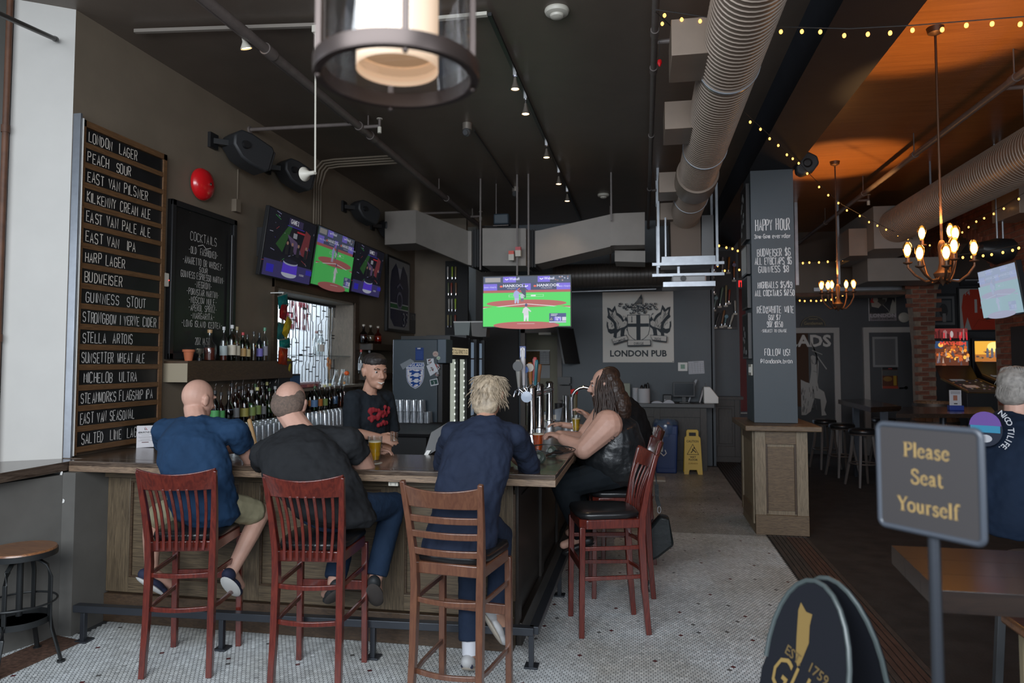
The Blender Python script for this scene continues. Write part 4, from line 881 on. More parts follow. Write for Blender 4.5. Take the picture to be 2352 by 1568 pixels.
a_ = P(1624, 1048, y=13.0); b_ = P(1690, 908, y=13.0)
MB().box(1.16, 1.66, 13.02, 13.19, 0, 1.10).build('carcass', grw, wc); MB().box(1.14, 1.72, 12.96, 13.195, 1.10, 1.15).build('top_board', grw, wc)
for a in ((1.16, 1.26), (1.57, 1.66)): MB().box(a[0], a[1], 12.995, 13.02, .1, 1.10).build('stile', grw, wc, bevel=.003)
for z in ((.1, .28), (.98, 1.10)): MB().box(1.26, 1.57, 12.995, 13.02, *z).build('rail', grw, wc, bevel=.003)
MB().box(1.30, 1.53, 13.005, 13.02, .32, .94).build('panel', grw, wc, bevel=.005)
# things on the desk
DT = 1.085
def atdesk(px, yy): return P(px, 925, y=yy).x
mo = thing('computer_monitor', 'small black monitor on the desk by the slate wall', 'monitor', (atdesk(1570, 12.2), 12.2, DT)); a_ = P(1546, 911, y=12.15); b_ = P(1596, 878, y=12.15)
MB().box(a_.x, b_.x, 12.15, 12.19, a_.z, b_.z).build('screen', blackp, mo, bevel=.004); MB().box(a_.x+.1, b_.x-.1, 12.1, 12.3, DT, DT+.012).box((a_.x+b_.x)/2-.03, (a_.x+b_.x)/2+.03, 12.19, 12.22, DT, a_.z+.1).build('stand', blackp, mo)
MB().box(a_.x+.02, b_.x-.02, 12.147, 12.15, a_.z+.025, b_.z-.015).build('glass', mat('screen_dark', (.005, .005, .005), .15), mo)
for (px0, px1, py0, py1, lb) in ((1465, 1493, 896, 928, 'white paper roll standing on the desk, nearer the cups'), (1452, 1468, 898, 926, 'white paper roll half hidden behind the other roll')):
    a_ = P(px0, py1, y=12.0); b_ = P(px1, py0, y=12.0); x_ = (a_.x+b_.x)/2; r_ = (b_.x-a_.x)/2; t = thing('paper_roll', lb, 'paper roll', (x_, 12.02, DT), group='paper rolls on the desk')
    yy = 12.02 if px0 == 1465 else 12.3
    MB().lathe([(.02, 0), (r_, 0), (r_, .235), (.02, .235)], (x_, yy, DT), 28).build('roll', mat('tissue', (.52, .52, .54), .8), t, ang=.5); MB().lathe([(.02, .001), (.02, .236), (.018, .236)], (x_, yy, DT), 12).build('core', mat('card', (.25, .2, .15)), t)
for k, px_ in enumerate((1474, 1482, 1488)):
    q = P(px_, 893, y=12.25); t = thing('marker_pot', ['black pepper mill behind the paper roll', 'short black pepper mill beside the taller one', 'black pepper mill at the right of the trio'][k], 'mill', (q.x, 12.25, DT), group='black mills behind the paper roll')
    MB().lathe([(.028, 0), (.022, .1), (.028, .22), (.02, .27+.02*k), (.001, .29+.02*k)], (q.x, 12.25, DT), 14).build('body', blackp, t)
bo = thing('napkin_dispenser', 'white wedge-shaped box on the right end of the desk', 'dispenser', (.95, 12.1, DT)); a_ = P(1617, 924, y=12.0); b_ = P(1650, 888, y=12.0)
MB().prism([(0, 0), (b_.x-a_.x, 0), (b_.x-a_.x, .10), (.10, .27), (0, .27)], (a_.x, 12.0, DT), (1, 0, 0), (0, 0, 1), (0, .2, 0)).build('box', white, bo, bevel=.01); MB().box(a_.x+.03, a_.x+.05, 12.1, 12.13, DT+.27, DT+.33).build('nozzle', blackp, bo)
mgz = thing('open_magazine', 'open white magazine lying on the desk', 'magazine', (.0, 12.0, DT)); a_ = P(1496, 923, y=11.95); b_ = P(1549, 923, y=11.95)
xs_ = [a_.x+(b_.x-a_.x)*i/10 for i in range(11)]; zs_ = [.004+.055*abs(math.sin(PI*i/10*2))**.7*(1-.4*(i < 5)) for i in range(11)]
MB().prism([(x, 0) for x in (xs_[0], xs_[-1])]+[(x, z) for x, z in zip(xs_[::-1], zs_[::-1])], (0, 11.9, DT), (1, 0, 0), (0, 0, 1), (0, .25, 0)).build('pages', mat('paper', (.5, .52, .56), .7), mgz)
for px_, lb, c_, dx in ((1602, 'upright grey brochure leaning by the dispenser', (.30, .32, .35), .0), (1611, 'upright red and white brochure leaning by the dispenser', (.5, .45, .45), .0)):
    q = P(px_, 926, y=12.3); q.x -= .16 if px_ < 1605 else .04; q.y = 12.25; t = thing('brochure', lb, 'brochure', (q.x, 12.1, DT)); MB().prism([(0, 0), (.02, 0), (.16 if px_ < 1605 else .10, .38 if px_ < 1605 else .26), (.12 if px_ < 1605 else .07, .38 if px_ < 1605 else .26)], (q.x, 12.25, DT), (1, 0, 0), (0, 0, 1), (0, .15, 0)).build('leaf', mat('leaf%d' % px_, c_, .5), t)
kb = thing('card_terminal', 'small black terminal box on the desk beside the monitor', 'terminal', (.55, 12.2, DT)); a_ = P(1523, 918, y=12.15); b_ = P(1543, 906, y=12.15); MB().box(a_.x, b_.x, 12.1, 12.3, DT, b_.z).build('case', blackp, kb, bevel=.01); MB().box(a_.x+.02, b_.x-.02, 12.095, 12.1, DT+.03, DT+.05).build('slot', chrome, kb)
gb = thing('green_folder', 'pale green folder standing on the desk behind the long-haired person', 'folder', (-.3, 12.3, DT)); a_ = P(1418, 925, y=12.3); b_ = P(1447, 880, y=12.3); MB().box(a_.x, b_.x, 12.28, 12.32, DT, b_.z).build('cover', mat('pale_green', (.30, .33, .26), .6), gb, bevel=.004)
# bin, dispenser, wet floor sign
bi = thing('recycling_bin', 'tall blue bin lined with a clear plastic bag', 'bin', P(1528, 1080, z=0)); c = P(1529, 1078, z=0); c = V((c.x, 11.65, 0))
bm_ = mat('bin_blue', (.008, .035, .15), .4)
MB().loft([(c+V((0, 0, z)), V((r, 0, 0)), V((0, r*.9, 0))) for z, r in ((0, .145), (.30, .155), (.60, .17), (.74, .178))], 4).build('body', bm_, bi, bevel=.02) if 0 else MB().prism([(-.16, 0), (.16, 0), (.185, .76), (-.185, .76)], c+V((0, -.13, 0)), (1, 0, 0), (0, 0, 1), (0, .28, 0)).build('body', bm_, bi, bevel=.02)
MB().prism([(-.13, .08), (.13, .08), (.15, .62), (-.15, .62)], c+V((0, -.135, 0)), (1, 0, 0), (0, 0, 1), (0, .01, 0)).build('panel', bm_, bi, bevel=.01)
bag = MB(); random.seed(4); n_ = 40; rr = []
for j, (z, r) in enumerate(((.58, .20), (.66, .205), (.74, .21), (.80, .20), (.835, .17))):
    rr.append([c+V(((r+random.uniform(-.012, .012))*math.cos(2*PI*i/n_)*.98, .01+(r*.8+random.uniform(-.012, .012))*math.sin(2*PI*i/n_), z+random.uniform(-.012, .012))) for i in range(n_)])
vs = [v for r in rr for v in r]; bag.add(vs, [(j*n_+i, j*n_+(i+1) % n_, (j+1)*n_+(i+1) % n_, (j+1)*n_+i) for j in range(4) for i in range(n_)]).build('liner_bag', glassm('bag_plastic', (.75, .85, .95), .25, .2, .12, (.3, .45, .7)), bi)
sdp = thing('soap_dispenser', 'grey metal dispenser box on a white stand beside the blue bin', 'dispenser', P(1510, 1010, y=10.8)); q = P(1509, 1015, y=10.9)
a_ = P(1496, 1036, y=10.9); b_ = P(1522, 992, y=10.9); MB().box(a_.x, b_.x, 10.85, 11.0, a_.z, b_.z).build('box', mat('dispenser_grey', (.42, .44, .44), .4), sdp, bevel=.006); MB().box(a_.x+.03, b_.x-.02, 10.86, 10.98, b_.z, b_.z+.07).build('lid', white, sdp)
MB().bar((a_.x+.02, 10.93, .02), (a_.x+.02, 10.93, a_.z), .03, .03, up=(0, 1, 0)).box(a_.x-.15, a_.x+.2, 10.75, 11.1, 0, .02).build('stand', bone, sdp); MB().tube([V((b_.x-.05, 10.86, a_.z)), V((b_.x+.01, 10.86, a_.z-.06)), V((b_.x+.05, 10.86, a_.z-.02)), V((b_.x+.03, 10.86, a_.z+.03))], .008, 6).build('hook', white, sdp)
ys_ = thing('wet_floor_sign', 'yellow folding caution wet floor sign in front of the desk', 'floor sign', (.76, 11.9, 0)); yel = mat('sign_yellow', (.62, .40, .02), .45); a_ = P(1570, 1078, z=0); W_ = .30; x_c = .79; yb = 11.35
W_ = .155
a0 = P(1571, 1079, z=0); a1 = P(1613, 1079, z=0); x_c = (a0.x+a1.x)/2*.965; yb = 11.5; W_ = (a1.x-a0.x)/2*.965; U_ = V((1, 0, 0)); Wz = V((0, .13, .66)).normalized()
outl = [(-W_, 0), (-W_*.62, 0), (-W_*.5, .07), (W_*.5, .07), (W_*.62, 0), (W_, 0), (W_*.78, .62), (W_*.6, .66), (W_*.42, .66), (W_*.42, .62), (-W_*.42, .62), (-W_*.42, .66), (-W_*.6, .66), (-W_*.78, .62)]
outl = [(-W_, 0), (-W_*.5, 0), (-W_*.4, .07), (W_*.4, .07), (W_*.5, 0), (W_, 0), (W_*.86, .57), (W_*.66, .60), (W_*.66, .68), (W_*.5, .70), (-W_*.5, .70), (-W_*.66, .68), (-W_*.66, .60), (-W_*.86, .57)]
MB().prism(outl, (x_c, yb, 0), U_, Wz, (0, .012, 0)).build('front_leaf', yel, ys_, bevel=.002)
MB().prism(outl, (x_c, yb+.27, 0), U_, V((0, -.13, .66)).normalized(), (0, .012, 0)).build('rear_leaf', yel, ys_, bevel=.002)
pc = Pic(V((x_c, yb-.002, 0)), U_, Wz, 1, 1, .0008); bkc = (.02, .015, .01)
pc.rect(-W_*.38, .60, W_*.38, .655, (.03, .03, .03)); pc.text('CAUTION', 0, .50, .034, bkc, .02, True, .85)
pc.line([(-W_*.62, .31), (0, .47), (W_*.62, .31)], .014, bkc, True); pc.line([(-.03, .335), (.0, .37), (-.01, .40), (.03, .36), (.05, .34)], .014, bkc); pc.ell(.02, .41, .012, .012, bkc, 10)
pc.text('WET', 0, .255, .03, bkc, .02, True); pc.text('FLOOR', 0, .215, .03, bkc, .02, True); pc.text('CUIDADO', 0, .16, .022, (.3, .16, .01), .02, True); pc.build('print', prt, ys_)
# ================================================================ tap handle displays
def tap_handle(px0, py0, px1, py1, yy, wtop, col, label, g, knob=None, plate=True, par=None):
    a = P(px0, py0, y=yy); b = P(px1, py1, y=yy); t = thing('tap_lever', label, 'tap handle', b, group=g)
    d = (a-b); L_ = d.length; m_ = mat('handle_%d_%d_%d' % tuple(int(c*99) for c in col), col, .35)
    MB().tube([b, b+d*.12, b+d*.5, b+d*.9, a], [.010, .013, wtop*.75, wtop, wtop*.6], 10).build('grip', m_, t)
    MB().cyl(b+V((0, 0, -.02)), b+d*.06, .012, .014, 10).build('ferrule', chrome, t)
    if knob: MB().lathe([(wtop*1.5, -.01), (wtop*1.5, .01)], b+d*.78+V((0, -.02, 0)), 16, (0, -1, 0)).build('badge', mat('badge_%d_%d' % (int(knob[0]*99), int(knob[1]*99)), knob, .4), t)
    return t
tb_ = thing('tap_display_board', 'black display board of old beer tap handles on the narrow wall', 'display board', (1.4, 13.15, 2.4)); a_ = P(1627, 756, y=13.15); b_ = P(1690, 575, y=13.15)
MB().box(a_.x, b_.x, 13.15, 13.195, a_.z, b_.z).build('board', mat('board_char', (.03, .032, .036), .6), tb_); MB().box(a_.x, b_.x, 13.13, 13.15, a_.z, a_.z+.03).build('rail', mat('grey_rail', (.06, .06, .065)), tb_)
hd = [(1648, 590, 1640, 620, (.30, .10, .14)), (1660, 590, 1659, 622, (.35, .33, .33)), (1675, 590, 1673, 622, (.45, .16, .02)), (1686, 600, 1686, 640, (.40, .12, .03)), (1637, 610, 1636, 632, (.06, .14, .25)), (1646, 678, 1640, 708, (.20, .30, .28)),
      (1660, 660, 1653, 700, (.16, .24, .18)), (1668, 655, 1667, 698, (.32, .27, .14)), (1676, 665, 1674, 692, (.35, .05, .03)), (1653, 718, 1643, 748, (.07, .07, .07)), (1664, 712, 1657, 746, (.22, .10, .04)), (1669, 722, 1665, 744, (.10, .22, .24)), (1688, 690, 1689, 716, (.45, .42, .38)), (1684, 722, 1676, 748, (.50, .47, .40)), (1641, 655, 1640, 670, (.15, .15, .16))]
hw_ = ['plum wedge', 'silver', 'orange', 'copper tall', 'small blue', 'pale teal', 'sage green', 'brass-coloured', 'small red', 'black paddle', 'brown stick', 'short blue-green', 'white paddle', 'white curved horn', 'small grey']
for (x0, y0, x1, y1, c), w_ in zip(hd, hw_):
    tap_handle(x0, y0, x1, y1, 13.08, .022, c, '%s tap handle on the display board left of the post' % w_, 'old tap handles on the board by the post', knob=(c[0]*.5, c[1]*.5+.1, .3) if w_ in ('pale teal', 'short blue-green', 'copper tall') else None)
    q = P(x1, y1+4, y=13.12); MB().box(q.x-.035, q.x+.035, 13.12, 13.128, q.z-.02, q.z+.012).build('name_plate', bone, tb_)
# second display by the cooler, in shade
tb2 = thing('tap_display_board', 'tall dark display board of tap handles beside the taupe wall', 'display board', (-2.9, 12.2, 2)); a_ = P(1022, 775, y=11.6); b_ = P(1075, 598, y=11.6)
MB().box(a_.x, b_.x, 11.6, 11.66, a_.z, b_.z).build('board', blackm, tb2); MB().box(a_.x, b_.x, 11.5, 11.6, a_.z-.04, a_.z).build('shelf', blackm, tb2)
random.seed(21); cols_h = [(.4, .38, .36), (.2, .1, .05), (.1, .12, .06), (.35, .5, .05), (.45, .43, .4), (.25, .05, .03), (.3, .25, .12)]
for k in range(12):
    x_ = 1030+(k % 3)*8+random.uniform(-2, 2); y_ = 612+(k//3)*37; c = cols_h[(k*3) % 7]
    w_ = ['white', 'brown', 'olive', 'lime', 'ivory', 'maroon', 'brass'][(k*3) % 7]
    tap_handle(x_, y_, x_, y_+26, 11.55, .018, c, 'tap handle in row %s of the dark display above the cooler, %s from the left' % (['one', 'two', 'three', 'four'][k//3], ['first', 'second', 'third'][k % 3]), 'tap handles on the dark display above the cooler')
# ================================================================ centre tv
def match_screen(o, U1, W1, w_, h_, wash=.13):
    pc = Pic(o, U1, W1, w_, h_, .0006)
    G1 = (.03, .50, .03); G2 = (.05, .62, .05); BR = (.42, .07, .035)
    pc.rect(0, 0, 1, 1, G1); pc.rect(0, .86, 1, 1, (.03, .035, .06)); pc.rect(0, .72, 1, .87, (.02, .02, .07)); pc.rect(0, .675, 1, .725, (.38, .06, .03))
    pur = (.16, .10, .62); 
    for a, b in ((.0, .16), (.45, .55), (.845, 1)): pc.rect(a, .725, b, .855, pur)
    for a, b in ((.23, .38), (.63, .77)): pc.rect(a, .88, b, .995, pur)
    pc.rect(.02, .89, .2, .98, (.30, .27, .24))
    for k in range(14): pc.ell(.82+random.random()*.16, .89+random.random()*.09, .008, .015, random.choice([(.3, .15, .1), (.4, .4, .5), (.1, .1, .12)]), 6)
    for x in (.21, .60): pc.ell(x, .80, .018, .02, (.75, .10, .02), 8); pc.text('HANKOOK', (x+.02)*w_, .785*h_, .036*h_/.66, (.8, .8, .85), .02, False, 1.15); pc.text('driving emotion', (x+.07)*w_, .75*h_, .016*h_/.66, (.6, .6, .7), 0, False)
    for x in (.255, .655): pc.line([(x, .95), (x+.02, .93), (x+.04, .95)], .012, (.8, .8, .95)); pc.text('Webull', (x+.05)*w_, .925*h_, .032*h_/.66, (.8, .8, .95), .02)
    for x in (.01, .86): pc.text('two rivers', x*w_, .77*h_, .028*h_/.66, (.6, .6, .9), 0)
    pc.line([(.485, .81), (.5, .79), (.52, .81)], .012, (.8, .8, .95))
    pc.rect(0, .38, 1, .67, G2); pc.ell(.5, .455, .46, .075, BR, 32); pc.rect(0, .36, .12, .40, BR); pc.rect(.88, .36, 1, .40, BR)
    pc.line([(0, .365), (.5, .445), (1, .365)], .008, (.75, .7, .7)); pc.rect(0, 0, 1, .36, G2); pc.poly([(0, .36), (.12, .40), (.3, .37), (.5, .36), (.7, .37), (.88, .40), (1, .36)], G2); pc.ell(.5, .02, .38, .075, BR, 32); pc.rect(.3, .585, .7, .63, (.45, .7, .45)); pc.rect(.305, .59, .695, .625, G2); pc.rect(.555, .595, .61, .62, (.75, .75, .75))
    def man(x, y, s, c1, c2, c3):
        pc.poly([(x-.02*s, y+.09*s), (x+.01*s, y+.16*s), (x+.025*s, y+.09*s), (x+.022*s, y), (x+.008*s, y), (x+.004*s, y+.07*s), (x-.006*s, y), (x-.02*s, y)], c2); pc.poly([(x-.022*s, y+.09*s), (x-.025*s, y+.2*s), (x, y+.23*s), (x+.022*s, y+.2*s), (x+.024*s, y+.09*s)], c1)
        pc.line([(x-.02*s, y+.19*s), (x-.03*s, y+.13*s)], .012*s, c1); pc.line([(x+.02*s, y+.19*s), (x+.045*s, y+.15*s)], .012*s, c1); pc.ell(x+.002*s, y+.255*s, .012*s, .026*s, c3, 10)
    man(.39, .455, 1.15, (.33, .35, .62), (.42, .44, .62), (.03, .05, .3)); pc.line([(.40, .72), (.43, .76)], .01, (.7, .1, .05)); man(.475, .56, 1.0, (.03, .03, .05), (.03, .03, .04), (.02, .02, .02)); man(.455, .49, .7, (.5, .5, .55), (.10, .10, .14), (.03, .03, .05)); man(.50, .10, 1.25, (.62, .60, .62), (.70, .68, .72), (.03, .04, .12))
    pc.rect(.765, .06, .955, .25, (.03, .035, .16)); pc.rect(.765, .065, .955, .09, (.5, .55, .6)); pc.rect(.82, .10, .90, .175, (.16, .10, .62)); pc.rect(.91, .10, .955, .175, (.6, .6, .65)); pc.line([(.79, .16), (.80, .12), (.775, .12)], .006, (.8, .6, .1), True)
    for t_, x_, y_ in (('TOR', .83, .145), ('TB', .835, .105), ('2', .885, .145), ('2', .885, .105)): pc.text(t_, x_*w_, y_*h_, .022*h_/.66, (.8, .8, .9), .03)
    pc.rect(.785, .20, .85, .21, (.7, .7, .7)); pc.rect(.785, .225, .86, .235, (.7, .7, .7)); pc.rect(.40, .045, .6, .052, (.7, .5, .5))
    pc.c = [tuple(c[i]*(1-wash)+wash*(.45, .55, .75)[i] for i in range(3)) for c in pc.c]; return pc
scr = printm('lit_screen', emit=1.15)
ct = thing('television', 'flat television showing a baseball match, hung in the centre above the bar', 'television', (-1.5, 9, 2.55))
TL_, BR_ = P(1110, 636, y=8.98), P(1310, 748, y=8.98); TY = 9.0
MB().box(TL_.x-.015, BR_.x+.015, 9.0, 9.05, BR_.z-.015, TL_.z+.015).build('case', blackp, ct, bevel=.004)
random.seed(2); match_screen(V((TL_.x, 8.998, BR_.z)), (1, 0, 0), (0, 0, 1), BR_.x-TL_.x, TL_.z-BR_.z).build('screen', scr, ct)
for px_ in (1188, 1214): q = P(px_, 600, y=9.08); MB().bar((q.x, 9.08, 2.6), (q.x, 9.08, CZ), .022, .022, up=(0, 1, 0)).build('ceiling_pole', pipem, ct)
q = P(1185, 575, y=9.02)
for dx, dz, c_, lb in ((-.06, -.05, (.6, .05, .02), 'small red and white box taped on the hanging pole, lower one'), (.03, 0, (.45, .04, .05), 'small red and cream box taped on the hanging pole, upper one')):
    t = thing('junction_tag', lb, 'box', q+V((dx, 0, dz))); p_ = q+V((dx, 0, dz)); MB().box(p_.x-.035, p_.x+.035, 9.0, 9.06, p_.z, p_.z+.045).build('cap', mat('cap%d' % int(c_[0]*100), c_, .4), t); MB().box(p_.x-.035, p_.x+.035, 9.0, 9.06, p_.z-.08, p_.z).build('body', bone, t)
# ================================================================ three wall screens
def hall_screen(o, U1, W1, w_, h_):
    pc = Pic(o, U1, W1, w_, h_, .0006); pc.rect(0, 0, 1, 1, (.012, .012, .02)); random.seed(8)
    pc.poly([(.2, .5), (.45, .9), (.5, .88), (.35, .4)], (.03, .10, .03)); pc.poly([(.7, .45), (.78, .85), (.9, .8), (.88, .4)], (.20, .04, .05)); pc.poly([(.4, .7), (.62, .62), (.75, .45), (.6, .42)], (.12, .08, .16))
    for k in range(24): a = random.random(); b = random.random(); pc.line([(a, b), (a+random.uniform(-.12, .12), b+random.uniform(-.05, .05))], .006, random.choice([(.3, .3, .5), (.4, .4, .5), (.06, .05, .35), (.3, .05, .06), (.05, .3, .08)]))
    pc.rect(0, 0, 1, .25, (.06, .05, .18)); pc.poly([(.06, .06), (.2, .06), (.2, .18), (.06, .18)], (.04, .03, .55))
    pc.ell(.52, .09, .16, .06, (.55, .58, .7), 24); pc.poly([(.36, .10), (.68, .10), (.67, .26), (.37, .26)], (.12, .06, .72)); pc.ell(.52, .27, .155, .045, (.4, .42, .6), 24); pc.ell(.52, .285, .15, .035, (.02, .02, .04), 24)
    for x in (.40, .50, .63, .8): pc.ell(x, .56, .022, .028, (.35, .2, .15), 10); pc.poly([(x-.035, .38), (x-.03, .53), (x+.03, .53), (x+.035, .38)], (.02, .02, .025))
    pc.rect(.36, .84, .66, .95, (.05, .04, .10)); pc.text('GAME 2', .39*w_, .87*h_, .07*h_, (.75, .75, .8), .03, False, .75); pc.rect(.34, .82, .7, .83, (.08, .05, .5)); pc.rect(.55, .76, .72, .785, (.5, .03, .04)); pc.rect(.48, .66, .56, .74, (.35, .35, .4)); pc.rect(.86, .14, .99, .22, (.05, .04, .5)); pc.text('SODERS', .72*w_, .10*h_, .03*h_, (.6, .6, .7), .02)
    return pc
TVX = -3.72
for i, (x0t, y0t, x0b, y0b, x1t, y1t, x1b, y1b, lb) in enumerate(((617, 475, 601, 628, 723, 520, 715, 655, 'wall television nearest the camera, showing a studio panel'), (727, 517, 720, 651, 811, 553, 804, 673, 'middle wall television of three, showing the baseball match'), (817, 556, 809, 668, 882, 580, 871, 686, 'farthest wall television of three, showing a studio panel'))):
    z1 = 3.33; z0 = 2.64; ya = P((x0t+x0b)/2, (y0t+y0b)/2, x=TVX).y; yb_ = P((x1t+x1b)/2, (y1t+y1b)/2, x=TVX).y
    t = thing('wall_television', lb, 'television', (WX, (ya+yb_)/2, 3), group=None)
    zt = P(x0t, y0t, x=TVX+.03).z; zb = P(x0b, y0b, x=TVX-.03).z; lean = V((.10, 0, zt-zb)).normalized(); hh_ = (zt-zb)/lean.z
    o_ = V((TVX-.05, ya, zb)); nrm = V((0, 1, 0)).cross(lean)
    MB().prism([(-.012, -.012), (yb_-ya-.01, -.012), (yb_-ya-.01, hh_+.012), (-.012, hh_+.012)], o_-nrm*.045, (0, 1, 0), lean, nrm*.044).build('case', blackp, t, bevel=.004)
    (match_screen if i == 1 else hall_screen)(o_, (0, 1, 0), lean, yb_-ya-.022, hh_).build('screen', printm('dim_screen', emit=.42), t)
    MB().box(WX, TVX-.08, ya+.15, ya+.5, 2.85, 3.15).build('mount', blackm, t)
# ================================================================ jersey frames
def jersey(t, o, U1, W1, w_, h_, main, bg, stripe, num, fold=False):
    MB().prism([(-.04, -.04), (w_+.04, -.04), (w_+.04, h_+.04), (-.04, h_+.04)], V(o)-V(U1).cross(V(W1))*.05, U1, W1, V(U1).cross(V(W1))*.045).build('frame', blackp, t, bevel=.004)
    pc = Pic(o, U1, W1, w_, h_, .0008); pc.rect(0, 0, 1, 1, bg)
    pc.poly([(.08, .15), (.06, .62), (.12, .82), (.32, .95), (.42, .88), (.58, .88), (.68, .95), (.88, .82), (.95, .62), (.92, .15), (.75, .04), (.25, .04)], main)
    if stripe: pc.rect(.08, .30, .92, .36, stripe); pc.rect(.08, .285, .92, .30, (.5, .5, .5)); pc.rect(.08, .36, .92, .375, (.5, .5, .5)); pc.poly([(.40, .89), (.5, .72), (.6, .89)], (.3, .3, .35))
    return pc
jf = thing('framed_jersey', 'framed dark blue and green hockey jersey beside the wall televisions', 'frame', (WX, 10.8, 2.8))
ya = 10.27; yb_ = 11.25; pc = jersey(jf, (WX+.06, ya, 2.28), (0, 1, 0), (0, 0, 1), yb_-ya, 1.10, (.012, .016, .05), (.22, .22, .22), (.01, .12, .03), '33')
pc.ell(.5, .42, .14, .13, (.14, .14, .2), 20); pc.ell(.5, .42, .10, .09, (.012, .016, .05), 20); pc.line([(.36, .6), (.5, .66), (.64, .6)], .04, (.12, .12, .18)); pc.text('33', .62*.98, .06, .22, (.25, .25, .28), .0); pc.build('print', prg, jf)
ul = thing('small_sign', 'dim ULTRA lettering sign on the wall behind the framed jersey', 'sign', (WX, 11.6, 2.4)); MB().box(WX, WX+.02, 11.35, 11.75, 2.25, 2.6).build('board', charp, ul); pc = Pic((WX+.021, 11.40, 2.45), (0, 1, 0), (0, 0, 1), 1, 1); pc.text('ULTRA', 0, .03, .09, (.22, .22, .22), .02, False, .8); pc.build('lettering', prt, ul)
# partition between jersey wall and cooler
struct(MB().box(WX, -2.98, 11.7, 11.8, 0, CZ).build('wall_stub', wallp, flat=True))
# small shelves right of window
for z_, lb in ((2.02, 'upper small dark shelf right of the window, holding three bottles'), (1.60, 'lower small dark shelf right of the window')):
    t = thing('small_shelf', lb, 'shelf', (WX, 9.6, z_), group='small shelves right of the window'); MB().box(WX, WX+.22, 9.24, 10.1, z_-.09, z_).build('board', oakd, t, bevel=.003); MB().box(WX+.04, WX+.20, 9.235, 9.24, z_-.085, z_-.005).build('end_plate', grw, t)
# ================================================================ fridge and coolers
fg = thing('steel_fridge', 'tall blue-black fridge covered with stickers and an England crest', 'fridge', (-2.75, 8.8, 0))
frm = mat('fridge_paint', (.030, .045, .058), .38, var=.15, vscale=3, spec=.5)
MB().box(-3.08, -2.50, 8.4, 8.70, .1, 2.045).build('body', frm, fg, bevel=.01); MB().box(-2.50, -2.39, 8.4, 8.70, 1.75, 2.045).build('header', mat('fridge_trim', (.06, .085, .11), .4), fg, bevel=.006); MB().box(-2.50, -2.44, 8.42, 8.68, .15, 1.74).build('door', blackp, fg, bevel=.005)
MB().box(-3.05, -2.52, 8.45, 8.65, 0, .1).build('feet', blackm, fg)
FRY = 8.398
def onf(px, py): q = P(px, py, y=FRY); return q.x+3.08, q.z
# coordinates from the 880,560 crop (4.611x)
def cpx(a, b): return (880+a/4.611, 560+b/4.611)
st_i = [0]
def sticker(label, corners, col, fn=None, name='fridge_sticker'):
    pts = [onf(*cpx(*c)) for c in corners]; st_i[0] += 1; yy = FRY-.0012*(1+st_i[0] % 4)
    xc = sum(p[0] for p in pts)/len(pts); zc = sum(p[1] for p in pts)/len(pts); t = thing(name, label, 'sticker', (xc-3.08, yy, zc))
    pc = Pic((-3.08, yy, 0), (1, 0, 0), (0, 0, 1), 1, 1, .0003); pc.poly(pts, col)
    if fn: fn(pc)
    MB().prism(pts, (-3.08, yy+.0004, 0), (1, 0, 0), (0, 0, 1), (0, .0006, 0)).build('backing', white, t); pc.build('print', prg, t); return t
def A_(a, b): return onf(*cpx(a, b))
wc_ = (.55, .56, .60); nb_ = (.01, .05, .22)
def crestf(pc):
    pc.poly([A_(*q) for q in ((251, 1262), (430, 1262), (430, 1305), (251, 1305))], nb_); x, z = A_(341, 1297); pc.text('ENGLAND', x, z-.002, .036, wc_, .04, True)
    sh_ = [(249, 1320), (430, 1320), (428, 1400), (415, 1460), (385, 1500), (341, 1527), (295, 1500), (262, 1460), (250, 1400)]; pc.poly([A_(*q) for q in sh_], nb_); pc.poly([A_(341+(a-341)*.94, 1410+(b-1410)*.94) for a, b in sh_], wc_)
    for k in range(3):
        y = 1355+k*60; s = 1-.12*k; def_ = lambda a, b: A_(341+(a-341)*s, y+(b-1355))
        pc.poly([def_(*q) for q in ((275, 1345), (295, 1340), (315, 1335), (330, 1345), (365, 1350), (400, 1335), (415, 1345), (395, 1352), (405, 1375), (390, 1378), (370, 1365), (340, 1368), (320, 1385), (290, 1390), (305, 1370), (300, 1362), (280, 1362))], nb_)
        x, z = def_(312, 1345); pc.ell(x, z, .012, .014, nb_, 10); pc.line([def_(395, 1340), def_(375, 1325), def_(400, 1320)], .006, nb_)
    for a, b in ((280, 1335), (341, 1335), (402, 1335), (270, 1395), (412, 1395), (285, 1455), (400, 1455), (341, 1500)): x, z = A_(a, b); pc.ell(x, z, .008, .008, (.35, .1, .1), 10); pc.ell(x, z, .005, .005, wc_, 8)
sticker('white and blue ENGLAND three lions crest sticker on the fridge', [(245, 1256), (434, 1256), (434, 1400), (420, 1460), (390, 1505), (341, 1534), (290, 1505), (258, 1460), (246, 1400)], wc_, crestf)
def cal_(pc):
    for k in range(6): pc.line([A_(350, 1140+k*14), A_(420, 1140+k*14)], .003, (.06, .12, .35))
    x, z = A_(365, 1112); pc.rect(x, z, x+.04, z+.012, wc_)
sticker('small blue calendar sticker at the top of the fridge', [(343, 1098), (430, 1098), (430, 1232), (343, 1232)], (.01, .035, .16), cal_)
sticker('pale rectangular note stuck crookedly left of the England crest', [(180, 1275), (290, 1215), (330, 1245), (210, 1330)], (.20, .22, .24))
sticker('round pink sticker at the upper right of the fridge', [(525+30*(1+math.cos(a*PI/8)), 1165+30*math.sin(a*PI/8)) for a in range(16)], (.42, .32, .28), lambda pc: pc.line([A_(535, 1170), A_(555, 1160), A_(570, 1170)], .005, (.3, .05, .05)))
